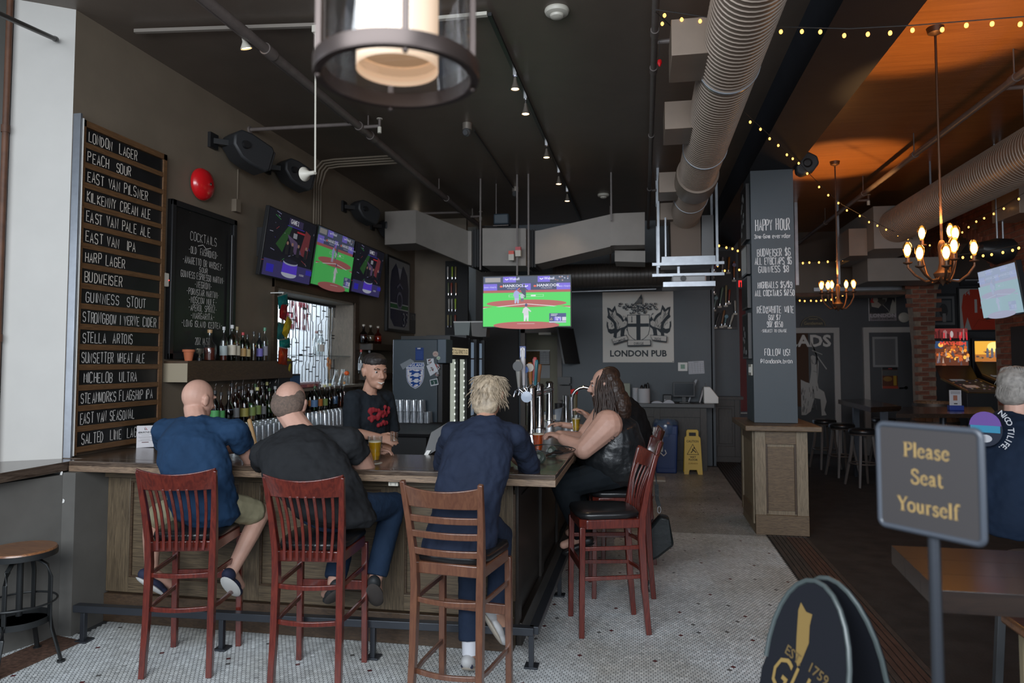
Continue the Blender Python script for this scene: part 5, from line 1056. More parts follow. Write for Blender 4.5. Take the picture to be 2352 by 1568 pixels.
sticker('small round green-rimmed sticker below the pink one', [(566+20*(1+math.cos(a*PI/8)), 1208+20*math.sin(a*PI/8)) for a in range(16)], (.40, .45, .38), lambda pc: pc.line([A_(575, 1215), A_(600, 1205)], .006, (.1, .3, .1)))
def photo(pc, c=(500, 1250)):
    for k in range(10): x, z = A_(c[0]+random.uniform(-22, 22), c[1]+random.uniform(-22, 22)); pc.ell(x, z, .008, .009, random.choice([(.05, .04, .04), (.2, .05, .04), (.3, .28, .28)]), 8)
sticker('dark group photo sticker at the upper left of the cluster', [(462, 1218), (535, 1212), (540, 1268), (470, 1275)], wc_, lambda pc: photo(pc, (500, 1245)))
sticker('large tilted group photo sticker in the cluster', [(460, 1290), (540, 1255), (585, 1345), (500, 1400)], wc_, lambda pc: photo(pc, (518, 1320)))
sticker('red maple leaf sticker in the cluster', [(535, 1300), (548, 1285), (555, 1270), (565, 1285), (580, 1290), (570, 1310), (575, 1330), (553, 1322), (535, 1330), (540, 1312)], (.4, .02, .02))
sticker('small white photo sticker with green print at the fridge edge', [(570, 1270), (597, 1278), (592, 1330), (575, 1330)], wc_, lambda pc: photo(pc, (583, 1300)))
sticker('round black and white skull-like badge sticker', [(553+20*(1+math.cos(a*PI/8)), 1375+28*math.sin(a*PI/8)) for a in range(16)], (.30, .30, .32), lambda pc: photo(pc, (573, 1375)))
sticker('framed dark picture sticker under the cluster', [(494, 1440), (575, 1422), (588, 1490), (506, 1506)], wc_, lambda pc: (pc.poly([A_(*q) for q in ((500, 1446), (570, 1432), (580, 1480), (512, 1494))], (.02, .06, .05)), pc.line([A_(535, 1450), A_(545, 1470), A_(540, 1490)], .008, (.4, .4, .4))))
cl1 = thing('bottle_cooler', 'black glass-door drinks cooler glowing warm white beside the fridge', 'cooler', (-2.7, 9.8, 0))
MB().box(-3.1, -2.50, 8.76, 9.74, 0, 2.1).build('body', blackp, cl1); MB().box(-2.50, -2.44, 8.76, 9.74, 1.95, 2.1).build('header', blackp, cl1); lh = emis('cooler_header', (1, .82, .5), .45); MB().box(-2.44, -2.435, 8.80, 9.70, 1.86, 1.95).build('lit_panel', lh, cl1)
MB().box(-2.50, -2.44, 8.76, 9.74, 0, .12).build('kick_plate', blackp, cl1)
pc = Pic((-2.434, 8.82, 1.875), (0, 1, 0), (0, 0, 1), 1, 1); pc.text('ICE COLD DRINKS TO GO', 0, 0, .055, (.02, .02, .02), .03, False, .9); pc.build('lettering', prt, cl1)
for y0 in (8.76, 9.25):
    for a in ((y0, y0+.05), (y0+.44, y0+.49)): MB().box(-2.50, -2.45, a[0], a[1], .12, 1.84).build('door_frame', blackp, cl1)
    MB().box(-2.495, -2.49, y0+.05, y0+.44, .15, 1.80).build('glow_panel', emis('cooler_glow', (.75, .82, .7), .42), cl1)
    for r in range(14):
        z = 1.75-r*.085
        for y_ in (y0+.09, y0+.40): MB().ell((-2.482, y_, z), (.004, .009, .014), 6, 4).build('shelf_light', emis('led', (.9, 1, .9), 3.0), cl1)
MB().box(-2.44, -2.43, 8.80, 9.70, 1.82, 1.86).build('trim', blackp, cl1)
cl2 = thing('bottle_cooler', 'second black drinks cooler with pale blue doors, farther along', 'cooler', (-2.7, 10.5, 0))
MB().box(-3.1, -2.50, 9.84, 10.9, 0, 2.15).build('body', blackp, cl2)
for y0 in (9.84, 10.37):
    MB().box(-2.50, -2.45, y0, y0+.08, .1, 2.1).box(-2.50, -2.45, y0+.42, y0+.5, .1, 2.1).build('door_frame', blackp, cl2); MB().box(-2.495, -2.49, y0+.08, y0+.42, .15, 2.05).build('glow_panel', emis('cooler_blue', (.45, .6, .8), .25), cl2)
    for r in range(6): MB().box(-2.49, -2.485, y0+.08, y0+.42, .4+r*.28, .42+r*.28).build('shelf', mat('shelf_line', (.1, .1, .12)), cl2)
for px_, c_, lb in ((1080, (.25, .28, .27), 'pale storage tub on top of the cooler'), (1102, (.18, .17, .16), 'grey storage tub on top of the cooler, right one')):
    q = P(px_, 778, y=10.6); t = thing('storage_tub', lb, 'tub', (q.x, 10.6, 2.15)); MB().prism([(-.11, 0), (.11, 0), (.13, .22), (-.13, .22)], (-2.75+.27*(px_ > 1090), 10.55, 2.15), (1, 0, 0), (0, 0, 1), (0, .25, 0)).build('tub', mat('tub%d' % px_, c_, .5), t); MB().box(-2.75-.132+.27*(px_ > 1090), -2.75+.132+.27*(px_ > 1090), 10.54, 10.81, 2.37, 2.39).build('lid', white, t)
ft = thing('framed_picture', 'dim grey framed picture on the dark wall above the storage tubs', 'picture', P(1060, 740, y=12.4)); a_ = P(1055, 762, y=12.48); b_ = P(1076, 712, y=12.48); MB().box(a_.x, b_.x, 12.46, 12.5, a_.z, b_.z).build('frame', mat('dim_grey', (.06, .06, .065), .5), ft); pc = Pic((a_.x+.02, 12.458, a_.z+.02), (1, 0, 0), (0, 0, 1), b_.x-a_.x-.04, b_.z-a_.z-.04); pc.rect(0, 0, 1, 1, (.03, .03, .035)); pc.poly([(.4, .3), (.6, .3), (.55, .7), (.45, .7)], (.09, .09, .09)); pc.build('print', prt, ft)
struct(MB().box(-2.98, -2.2, 12.42, 12.49, 0, CZ).build('trim_dark_panel', blackm, flat=True))
# ================================================================ right side doors
frm2 = mat('pale_door_frame', (.36, .34, .32), .5)
def rdoor(n, x0, x1, zt, leafm, lb):
    d = MB().box(x0, x0+.1, 14.42, 14.52, 0, zt).box(x1-.1, x1, 14.42, 14.52, 0, zt).box(x0+.1, x1-.1, 14.42, 14.52, zt-.1, zt).build('door_%d' % n, frm2); struct(d)
    MB().box(x0+.1, x1-.1, 14.46, 14.5, 0, zt-.1).build('door_leaf', leafm, d); return d
YD = 14.42; XA = P(1930, 850, y=YD).x; XB = P(1985, 850, y=YD).x; ZD = P(1930, 752, y=YD).z; d1_ = rdoor(2, XA-1.08, XA, ZD, blackp, ''); d2_ = rdoor(3, XB, XB+1.0, ZD, charp, '')
X0 = XA-.98
pc = Pic((X0, 14.455, 0), (1, 0, 0), (0, 0, 1), 1, 1, .001)
def dz(px, py): q = P(px, py, y=14.455); return q.x-X0, q.z
x, z = dz(1842, 795); pc.rect(0, .9, .42, 2.36, (.05, .018, .004)); pc.text('LADS', x-.235, z, .215, (.55, .53, .50), .05, False, 1.05)
def Cc(a, b): return dz(1820+a*.2806, 720+b*.2806)
st = (.34, .33, .31)
pc.poly([Cc(*q) for q in ((150, 350), (165, 340), (188, 350), (190, 390), (182, 420), (205, 410), (205, 350), (195, 310), (150, 262), (148, 225), (200, 330), (215, 400), (212, 480), (205, 560), (215, 610), (260, 640), (280, 720), (262, 790), (280, 830), (240, 835), (230, 700), (180, 690), (150, 800), (110, 830), (75, 830), (68, 540), (110, 560), (140, 570), (150, 500), (155, 450))], st)
for k in range(26): a = random.uniform(75, 200); b = random.uniform(580, 780); pc.line([Cc(a, b), Cc(a+random.uniform(-10, 10), b+40)], .010, (.10, .10, .10), lay=pc.k)
pc.k += 1; pc.line([Cc(205, 350), Cc(280, 455)], .02, st); pc.line([Cc(160, 300), Cc(245, 335)], .015, st); pc.line([Cc(157, 375), Cc(163, 405), Cc(175, 410)], .012, (.08, .08, .08)); pc.line([Cc(170, 470), Cc(200, 480)], .01, (.15, .15, .15))
pc.build('print', prt, d1_)
va = P(2010, 838, y=14.43); vb = P(2056, 778, y=14.43); vn = MB().box(va.x, vb.x, 14.44, 14.46, va.z, vb.z).build('vent_panel', mat('vent_grey', (.10, .10, .105), .5), d2_)
for a in ((va.x-.04, va.x, va.z-.04, vb.z+.04), (vb.x, vb.x+.04, va.z-.04, vb.z+.04), (va.x, vb.x, va.z-.04, va.z), (va.x, vb.x, vb.z, vb.z+.04)): MB().box(a[0], a[1], 14.425, 14.46, a[2], a[3]).build('vent_frame', mat('vent_rim', (.22, .22, .22), .5), d2_)
q = P(2081, 890, y=14.4); MB().cyl(q+V((0, .06, 0)), q, .03).bar(q, q+V((-.13, -.01, -.01)), .03, .025).build('door_handle', chrome, d2_)
ds = thing('door_poster', 'small dark and orange poster stuck on the grey door', 'poster', P(2045, 870, y=14.4)); a_ = P(2027, 892, y=14.45); b_ = P(2061, 843, y=14.45); w_, h_ = b_.x-a_.x, b_.z-a_.z
MB().box(a_.x, b_.x, 14.452, 14.46, a_.z, b_.z).build('sheet', white, ds); pc = Pic(a_+V((0, -.002, 0)), (1, 0, 0), (0, 0, 1), w_, h_, .001); pc.rect(0, 0, 1, 1, (.10, .035, .02)); pc.rect(0, .88, 1, 1, (.02, .02, .02)); pc.rect(.4, .92, .65, .95, (.4, .05, .05)); pc.rect(0, .6, 1, .86, (.08, .08, .08)); pc.ell(.35, .45, .3, .12, (.22, .12, .03), 12); pc.rect(.72, .15, .92, .6, (.32, .2, .03)); pc.rect(0, 0, 1, .12, (.28, .05, .03)); pc.build('print', prg, ds)
gs = thing('gentlemen_sign', 'black half-round GENTLEMEN sign with gold border above the poster door', 'sign', P(1868, 745, y=14.45)); c_ = P(1868, 749, y=14.47)
arc = [(.235*math.cos(PI*i/20), .20*math.sin(PI*i/20)) for i in range(21)]
MB().prism(arc, c_, (1, 0, 0), (0, 0, 1), (0, .03, 0)).build('plaque', mat('sign_black', (.02, .02, .018), .5), gs); pc = Pic(c_+V((0, -.001, 0)), (1, 0, 0), (0, 0, 1), 1, 1, .001); gold = (.30, .24, .13)
pc.line([(a*.93, b*.93+.004) for a, b in arc], .006, gold); pc.text('Gentlemen', 0, .03, .06, gold, .01, True, .9)
pc.line([(-.08+.02*i, .135+.012*(i % 2)) for i in range(9)], .01, gold); pc.build('lettering', prt, gs)
# poster of mounted guard
lp_ = thing('london_poster', 'LONDON poster of a mounted horse guard in red above the grey door', 'poster', P(2027, 735, y=14.45)); a_ = P(1997, 737, y=14.47); b_ = P(2057, 654, y=14.47); w_, h_ = b_.x-a_.x, b_.z-a_.z
MB().box(a_.x, b_.x, 14.472, 14.498, a_.z, b_.z).build('board', white, lp_); pc = Pic(a_+V((0, 0, 0)), (1, 0, 0), (0, 0, 1), w_, h_, .001)
pc.rect(0, 0, 1, 1, (.30, .29, .26)); pc.rect(0, .2, .62, 1, (.06, .055, .05)); pc.rect(.5, .6, .95, .98, (.28, .27, .25))
pc.poly([(.10, .45), (.02, .25), (.2, .22), (.75, .22), (.80, .42), (.88, .60), (.95, .50), (.97, .62), (.90, .76), (.82, .80), (.72, .72), (.62, .52), (.5, .42), (.3, .42)], (.03, .03, .035)); pc.poly([(.08, .5), (.3, .55), (.45, .45), (.35, .36), (.1, .4)], (.33, .28, .24)); pc.poly([(.05, .52), (.10, .72), (.2, .76), (.18, .5)], (.40, .03, .03)); pc.poly([(.15, .55), (.16, .76), (.28, .76), (.34, .58), (.28, .5)], (.38, .34, .28)); pc.ell(.19, .82, .05, .05, (.35, .25, .15), 10); pc.ell(.16, .90, .05, .08, (.36, .33, .28), 10); pc.line([(.02, .88), (.1, .6)], .01, (.3, .3, .3)); pc.line([(.5, .45), (.7, .3), (.75, .2)], .008, (.3, .28, .25))
pc.rect(0, 0, 1, .2, (.20, .18, .19)); pc.text('LONDON', w_*.5, h_*.105, .065, (.42, .38, .40), .05, True, 1.12); pc.text('HEART OF THE EMPIRE', w_*.5, h_*.04, .03, (.04, .03, .03), .03, True, .9); pc.build('print', prt, lp_)
ck = thing('round_disc', 'round pale disc on the wall right of the LONDON poster', 'disc', P(2075, 729, y=14.47)); MB().lathe([(.095, 0), (.095, .03), (.088, .035), (.001, .035)], P(2075, 729, y=14.495), 28, (0, -1, 0)).build('disc', mat('disc_cream', (.42, .40, .35), .5), ck)
# pictures in alcove
def framed(name, lb, x0, y0, x1, y1, yy, fr_=.05):
    t = thing(name, lb, 'frame', P((x0+x1)/2, y1, y=yy)); a_ = P(x0, y1, y=yy); b_ = P(x1, y0, y=yy); MB().box(a_.x, b_.x, yy, yy+.04, a_.z, b_.z).build('frame', blackp, t, bevel=.004)
    w_, h_ = b_.x-a_.x-2*fr_, b_.z-a_.z-2*fr_; return t, Pic((a_.x+fr_, yy-.001, a_.z+fr_), (1, 0, 0), (0, 0, 1), w_, h_, .001)
t, pc = framed('framed_photo', 'dark framed grey photograph left of the red jersey', 2136, 674, 2198, 752, 14.44); pc.rect(0, 0, 1, 1, (.18, .18, .18)); pc.rect(.1, .08, .9, .92, (.04, .045, .05)); pc.rect(.16, .14, .84, .86, (.13, .13, .13)); pc.ell(.5, .5, .2, .25, (.05, .05, .05), 10); pc.rect(.45, .1, .6, .4, (.28, .26, .25)); pc.build('print', prg, t)
t, pc = framed('framed_jersey', 'framed red jersey numbered 14 on a white ground', 2202, 658, 2292, 761, 14.44, .03); pc.rect(0, 0, 1, 1, (.45, .43, .40)); rj_ = (.50, .05, .025)
pc.poly([(.10, .0), (.05, .55), (.10, .85), (.30, .98), (.7, .98), (.98, .85), (1, 0)], rj_); pc.poly([(.10, .0), (.2, .3), (.3, .0)], (.45, .43, .40)); pc.text('14', .25*.78, .36*.9, .24, (.55, .52, .5), .03, False, .9); pc.text('14', .10*.78, .72*.9, .08, (.55, .52, .5), .02, False, .9); 
pc.line([(.35, .05), (.5, .25), (.8, .2)], .02, (.38, .04, .02)); pc.build('print', prg, t)
t, pc = framed('framed_jersey', 'framed pale jersey high in the brick arch, partly hidden', 2206, 520, 2268, 656, 14.44, .04); pc.rect(0, 0, 1, 1, (.05, .05, .055)); pc.poly([(.1, .05), (.1, .8), (.35, .98), (.65, .98), (.9, .8), (.95, .05)], (.36, .35, .34)); pc.build('print', prg, t)
# ================================================================ brickwork
def bricks(par, o, U1, W1, w_, h_, proud=.012, keep=None, bl=.21, bh=.0635, j=.012, lim=300, depth=.05, skip=0):
    """running bond on the plane (o,U1,W1); each brick a part until lim, then one joined part"""
    o = V(o); U1 = V(U1).normalized(); W1 = V(W1).normalized(); N = U1.cross(W1); me = None; rest = MB(); r = 0; cnt = 0
    R = Matrix((U1, W1, N)).transposed()
    while (r+1)*(bh+j) < h_+.001:
        x = -(bl+j)/2*(r % 2); z = r*(bh+j)
        while x < w_:
            x0, x1 = max(x, 0), min(x+bl, w_); cxx, czz = (x0+x1)/2, z+bh/2
            if x1-x0 > .03 and (keep is None or keep(cxx, czz)):
                ln = x1-x0; c = o+U1*cxx+W1*czz+N*(random.uniform(-.004, .004))
                if cnt < lim:
                    key = round(ln, 2)
                    if key not in BM:
                        b_ = MB().cb((0, 0, 0), ln-.004, bh-.003, proud*2); m_ = bpy.data.meshes.new('brick'); m_.from_pydata(b_.v, [], b_.f); m_.materials.append(brickm if len(BM) % 2 else brickm); BM[key] = m_
                    ob = bpy.data.objects.new('brick', BM[key]); COL.objects.link(ob); ob.matrix_world = Matrix.Translation(c) @ R.to_4x4() @ Matrix.Rotation(random.uniform(-.008, .008), 4, 'Z'); m0 = ob.matrix_world.copy(); ob.parent = par; ob.matrix_basis = m0; cnt += 1
                else: rest.cb(c, ln, bh, proud*2, R=R)
            x += bl+j
        r += 1
    if rest.v: k = rest.build('brick_field', brickm, par, flat=True); k['kind'] = 'stuff'
BM = {}
random.seed(31)
_mb = brickm.node_tree; _oi = nd(_mb, 'ShaderNodeObjectInfo'); _cr = nd(_mb, 'ShaderNodeValToRGB'); _mx = nd(_mb, 'ShaderNodeMix', data_type='RGBA', blend_type='MULTIPLY'); _mx.inputs[0].default_value = 1
_cr.color_ramp.elements[0].color = (.62, .6, .62, 1); _cr.color_ramp.elements[1].color = (1.15, 1.05, 1, 1); _mb.links.new(_oi.outputs['Random'], _cr.inputs[0])
_pb = _mb.nodes['Principled BSDF']; _src = _pb.inputs['Base Color'].links[0].from_socket; _mb.links.new(_src, _mx.inputs[6]); _mb.links.new(_cr.outputs[0], _mx.inputs[7]); _mb.links.new(_mx.outputs[2], _pb.inputs['Base Color'])
YP = 12.6; xl = P(2106, 800, y=YP).x; xr = P(2150, 800, y=YP).x
pier = struct(MB().prism([(xl+.012, 0), (xr-.012, 0), (xr-.012, 2.2), (xr+.04, 2.9), (xr+.22, 3.5), (xr+.5, 3.95), (xr+.5, 4.0), (xl-.1, 4.0), (xl-.08, 3.2), (xl-.03, 2.6), (xl+.012, 2.0)], (0, YP+.012, 0), (1, 0, 0), (0, 0, 1), (0, .25, 0)).build('wall_pier', mortar, flat=True))
def pk(x, z):
    z += 1.0; r = xr+(0 if z < 2.2 else .07*(z-2.2)/.7 if z < 2.9 else .07+.25*(z-2.9)/.7); l = xl-(0 if z < 2.0 else .05*(z-2.0)/.6 if z < 2.6 else .08)
    return l+.03 < xl-.15+x < r-.02
bricks(pier, (xl-.15, YP+.012, 1.0), (1, 0, 0), (0, 0, 1), xr-xl+.6, 2.7, keep=pk)
# side wall with arched opening, faces -x
SX = P(2286, 830, y=10.3).x
sw = struct(MB().prism([(0, 0), (2.5, 0), (2.5, CZ), (-.0, CZ)], (SX+.012, 7.8, 0), (0, 1, 0), (0, 0, 1), (.4, 0, 0)).prism([(2.5, 3.1), (3.0, 3.55), (3.6, 3.7), (4.2, 3.6), (4.9, 3.3), (4.9, CZ), (2.5, CZ)], (SX+.012, 7.8, 0), (0, 1, 0), (0, 0, 1), (.4, 0, 0)).build('wall_right', mortar, flat=True))
def sk_(y, z):
    z += 1.2
    if y < 2.45: return True
    lim = 3.1+.9*(y-2.5) if y < 3.0 else 3.6 if y < 4.2 else 3.5
    return z > lim+.1
bricks(sw, (SX+.012, 12.7, 1.2), (0, -1, 0), (0, 0, 1), 4.9, CZ-1.25, keep=lambda y, z: sk_(4.9-y, z), lim=300)
# arch ring of bricks on edge
for i in range(26):
    t_ = i/25; yy = 7.8+2.45+t_*2.2; zz = 3.05+.62*math.sin(PI*min(1, t_*.9)); ob = MB().cb((SX+.0, yy, zz+.06), .03, .075, .2, R=Matrix.Rotation((t_-.45)*-1.1, 3, 'X')).build('brick', brickm, sw)
# ================================================================ pinball machines
def pinball(name, lb, px0, px1, pyt, pyb, yy, art, topper, sd_):
    a_ = P(px0, pyb, y=yy); b_ = P(px1, pyt, y=yy); w_ = b_.x-a_.x; h_ = b_.z-a_.z; t = thing(name, lb, 'pinball machine', (a_.x+w_/2, yy, 0))
    MB().box(a_.x-.04, b_.x+.04, yy, yy+.25, a_.z-.22, b_.z+.05).build('backbox', blackp, t, bevel=.005)
    random.seed(sd_); pc = Pic(a_+V((0, -.002, 0)), (1, 0, 0), (0, 0, 1), w_, h_, .001); art(pc, w_, h_); pc.build('backglass', printm('backlit', emit=1.25), t)
    MB().prism([(-.04, 0), (-.04, -.22), (-.04, -.60), (-1.25, -.78), (-1.25, -.42), (-.30, -.24)], (a_.x-.02, yy, a_.z), (0, 1, 0), (0, 0, 1), (w_+.04, 0, 0)).build('cabinet', blackp, t, bevel=.005)
    pf = Pic((a_.x, yy-.30, a_.z-.235), (1, 0, 0), V((0, -.95, -.18)), w_, .93, .001); pf.N = V((0, -.18, .95)).normalized(); pf.rect(0, 0, 1, 1, (.015, .012, .012))
    for k in range(30): x, y = random.random()*.9+.05, random.random()*.9+.05; pf.ell(x, y, .035, .02, random.choice([(.4, .18, .04), (.25, .1, .12), (.15, .12, .2), (.35, .3, .2)]), 8)
    pf.rect(.1, .12, .5, .25, (.15, .16, .17)); pf.rect(.15, .6, .5, .8, (.3, .2, .16)); pf.build('playfield', printm('playfield_lit', emit=.5), t)
    for x in (a_.x-.02, b_.x): MB().bar((x+.01, yy-.28, a_.z-.22), (x+.01, yy-1.27, a_.z-.40), .025, .03).build('side_rail', mat('brass_rail', (.25, .17, .07), .35, metal=.6), t)
    for x in (a_.x, b_.x-.03):
        for y in (yy-1.2, yy-.1): MB().box(x, x+.04, y, y+.04, 0, a_.z-.60).build('leg', dkmet, t)
    dm = Pic((a_.x+w_*.28, yy-.003, a_.z-.16), (1, 0, 0), (0, 0, 1), w_*.44, .10, .001)
    if topper: dm.rect(0, 0, 1, 1, (.01, .005, .04)); dm.text('REPLAY AT', w_*.22, .055, .028, (.25, .1, .7), .02, True, 1.1); dm.text('13,000,000', w_*.22, .012, .03, (.3, .3, .8), .02, True, 1.1)
    else: dm.rect(0, -.6, 1.5, 1.6, (.30, .17, .17)); dm.text('323', w_*.3, .05, .03, (.7, .7, .7), .02, True)
    dm.build('score_display', printm('backlit', 1.25), t)
    return t, a_, b_
def art1(pc, w_, h_):
    pc.rect(0, 0, 1, 1, (.10, .03, .015)); pc.rect(0, .7, .25, 1, (.02, .05, .12)); pc.rect(.75, .6, 1, 1, (.03, .06, .08))
    for k in range(60): a, b = random.gauss(.5, .22), random.gauss(.55, .22); (0 <= a <= 1 and 0 <= b <= 1) and pc.ell(a, b, .06*random.random()+.02, .08*random.random()+.02, random.choice([(.8, .28, .03), (.9, .45, .08), (.5, .10, .02), (.2, .06, .03)]), 8, lay=pc.k+k)
    pc.k += 61
    for k in range(16): a, b = random.random(), random.random()*.5; pc.poly([(max(0, a-.03), b), (min(1, a+.03), b), (a, min(1, b+.25))], random.choice([(.08, .06, .07), (.35, .25, .2), (.12, .10, .12)]))
    pc.text('MAYHEM', w_*.5, h_*.84, .055, (.6, .06, .04), .05, True, 1.3, -.02)
def art2(pc, w_, h_):
    pc.rect(0, 0, 1, 1, (.75, .38, .05)); pc.rect(0, 0, 1, .35, (.40, .14, .03)); pc.ell(.72, .72, .26, .24, (.9, .75, .25), 20)
    for k in range(14): a, b = random.random(), random.random()*.4+.1; pc.ell(a, b, .07, .05, random.choice([(.08, .05, .04), (.5, .2, .04), (.25, .15, .05)]), 7)
    for a in (.45, .62, .78): pc.poly([(a-.05, .2), (a-.04, .6), (a, .68), (a+.04, .6), (a+.05, .2)], random.choice([(.5, .3, .15), (.10, .10, .13)]))
pinball('pinball_machine', 'left pinball machine with flaming orange backglass and red topper', 2147, 2223, 783, 839, 13.3, art1, True, 1)
pinball('pinball_machine', 'right pinball machine with yellow desert backglass, half behind the bricks', 2240, 2300, 783, 830, 13.3, art2, False, 2)
rt2 = thing('pinball_topper', 'glowing red and black topper display on the left pinball machine', 'topper', P(2183, 781, y=13.3)); a_ = P(2147, 781, y=13.32); b_ = P(2222, 754, y=13.32); MB().box(a_.x, b_.x, 13.33, 13.43, a_.z, b_.z).build('panel', blackp, rt2); random.seed(6)
pc = Pic(a_+V((0, 0, 0)), (1, 0, 0), (0, 0, 1), b_.x-a_.x, b_.z-a_.z, .001); pc.rect(0, 0, 1, 1, (.14, .02, .02))
for k in range(26): x = random.random()*.94+.02; pc.line([(x, 0), (x+random.uniform(-.02, .02), random.uniform(.4, 1))], .02, random.choice([(.5, .02, .03), (.25, .12, .12), (.05, .01, .01)]))
pc.ell(.5, .5, .05, .3, (.35, .3, .3), 10); pc.build('print', printm('backlit', 1.25), rt2)
# ================================================================ barrel, tables, high stools
ba = thing('wooden_barrel', 'old wooden barrel standing against the brick pier', 'barrel', (4.9, 11.9, 0)); bc_ = P(2145, 905, y=11.6); bw_ = mat('barrel_oak', (.16, .085, .04), .6, grain=2, vscale=3, stretch=(20, 20, 2), bump=.3)
for k in range(22):
    a0, a1 = 2*PI*k/22, 2*PI*(k+.94)/22; vs = []; zs = (0, .25, .6, .92, 1.17)
    for z, r in zip(zs, (.26, .31, .335, .31, .27)):
        for a, rr_ in ((a0, r), (a1, r), (a1, r-.03), (a0, r-.03)): vs.append((bc_.x+rr_*math.cos(a), 11.6+rr_*math.sin(a), z))
    fs = [(i*4+j, i*4+(j+1) % 4, i*4+4+(j+1) % 4, i*4+4+j) for i in range(4) for j in range(4)]+[(3, 2, 1, 0), (16, 17, 18, 19)]
    MB().add(vs, fs).build('stave', bw_, ba)
for z, r in ((.10, .292), (.34, .325), (.84, .325), (1.10, .292)): MB().lathe([(r, z), (r-.003, z+.05), (r-.01, z+.05), (r-.008, z)], (bc_.x, 11.6, 0), 36).build('hoop', mat('hoop_iron', (.07, .055, .045), .5, metal=.5), ba)
MB().lathe([(.245, 1.14), (.001, 1.145)], (bc_.x, 11.6, 0), 28).build('lid', bw_, ba)
def table(name, lb, pts, z, th, m=tabtop, legs=None, post=None):
    cx_ = sum(p[0] for p in pts)/4; cy_ = sum(p[1] for p in pts)/4; t = thing(name, lb, 'table', (cx_, cy_, 0))
    U1 = V((pts[1][0]-pts[0][0], pts[1][1]-pts[0][1], 0)); W1 = V((pts[3][0]-pts[0][0], pts[3][1]-pts[0][1], 0)); n = 3
    for k in range(n):
        a = V((*pts[0], z-th))+W1*(k/n); MB().prism([(0, 0), (1, 0), (1, 1/n-.0008), (0, 1/n-.0008)], a, U1, W1, (0, 0, th)).build('plank', m, t, bevel=.001)
    for l in (legs or []): MB().box(l[0]-.04, l[0]+.04, l[1]-.04, l[1]+.04, 0, z-th).build('leg', dkmet, t)
    if post: MB().cyl((*post, 0), (*post, z-th), .04).build('post', dkmet, t); MB().lathe([(.3, 0), (.3, .02), (.04, .04), (.001, .04)], (*post, 0), 28).build('base', dkmet, t); MB().box(post[0]-.3, post[0]+.3, post[1]-.03, post[1]+.03, z-th-.03, z-th).build('crossbar', dkmet, t)
    return t
def zt(px, py, z=1.06): q = P(px, py, z=z); return (q.x, q.y)
table('high_table', 'far dark plank table running diagonally behind the post', [zt(1925, 917, 1.15), zt(2000, 935, 1.15), zt(2052, 934, 1.15), zt(1985, 915, 1.15)], 1.15, .07, legs=[zt(1965, 922, 1.15), zt(2030, 933, 1.15)])
table('high_table', 'long dark plank table in front of the barrel, with a card holder on it', [zt(2058, 950, 1.14), zt(2290, 950, 1.14), zt(2272, 934, 1.14), zt(2075, 934, 1.14)], 1.14, .05, post=zt(2165, 941, 1.14))
ch = thing('card_holder', 'blue holder with a white menu card on the long dark table', 'card holder', V((*zt(2195, 942, 1.14), 1.14))); c = ch.location
MB().box(c.x-.085, c.x+.085, c.y-.04, c.y+.04, 1.141, 1.205).build('holder', mat('holder_blue', (.01, .035, .25), .4), ch, bevel=.004); MB().box(c.x-.07, c.x+.07, c.y-.005, c.y+.005, 1.205, 1.40).build('card', white, ch)
pc = Pic((c.x-.07, c.y-.006, 1.21), (1, 0, 0), (0, 0, 1), .14, .19, .001); pc.rect(0, 0, 1, 1, (.5, .52, .56)); pc.rect(.1, .85, .9, .9, (.2, .2, .2)); pc.rect(.1, .76, .9, .79, (.1, .1, .1)); pc.rect(.3, .3, .65, .65, (.35, .15, .1)); pc.rect(.35, .05, .65, .12, (.02, .02, .02)); pc.build('print', prt, ch)
def rstool(name, lb, c, m=blackp, z=.80, cat='stool', g='round leather stools behind the post'):
    t = thing(name, lb, cat, (c[0], c[1], 0), group=g); c = V((c[0], c[1], 0)); wl_ = mat('stool_leg', (.075, .06, .052), .4)
    MB().lathe([(.18, z-.06), (.19, z-.03), (.185, z), (.15, z+.015), (.001, z+.012)], c, 32).build('seat', pad, t, ang=1.2); MB().lathe([(.185, z-.075), (.19, z-.06), (.17, z-.06)], c, 32).build('seat_ring', wl_, t)
    for k in range(4):
        a = PI/4+k*PI/2+.3; d = V((math.cos(a), math.sin(a), 0)); MB().sweep([c+d*.13+V((0, 0, z-.07)), c+d*.16+V((0, 0, .45)), c+d*.25], [.035, .038, .032], [.03, .032, .03], up=(0, 0, 1)).build('leg', wl_, t, bevel=.004)
    MB().tube([c+V((.175*math.cos(2*PI*i/24), .175*math.sin(2*PI*i/24), .32)) for i in range(25)], .011, 8).build('foot_ring', wl_, t); return t
def zs(px, py): q = P(px, py, z=.80); return (q.x, q.y)
rstool('round_stool', 'leftmost round black leather stool, just right of the post plinth', zs(1893, 964)); rstool('round_stool', 'second round black leather stool right of the post, highlight on its seat', zs(1933, 974)); rstool('round_stool', 'third round black leather stool, partly behind the seat-yourself sign', zs(1981, 986)); rstool('round_stool', 'round dark stool tucked under the far plank table', zs(2030, 962))
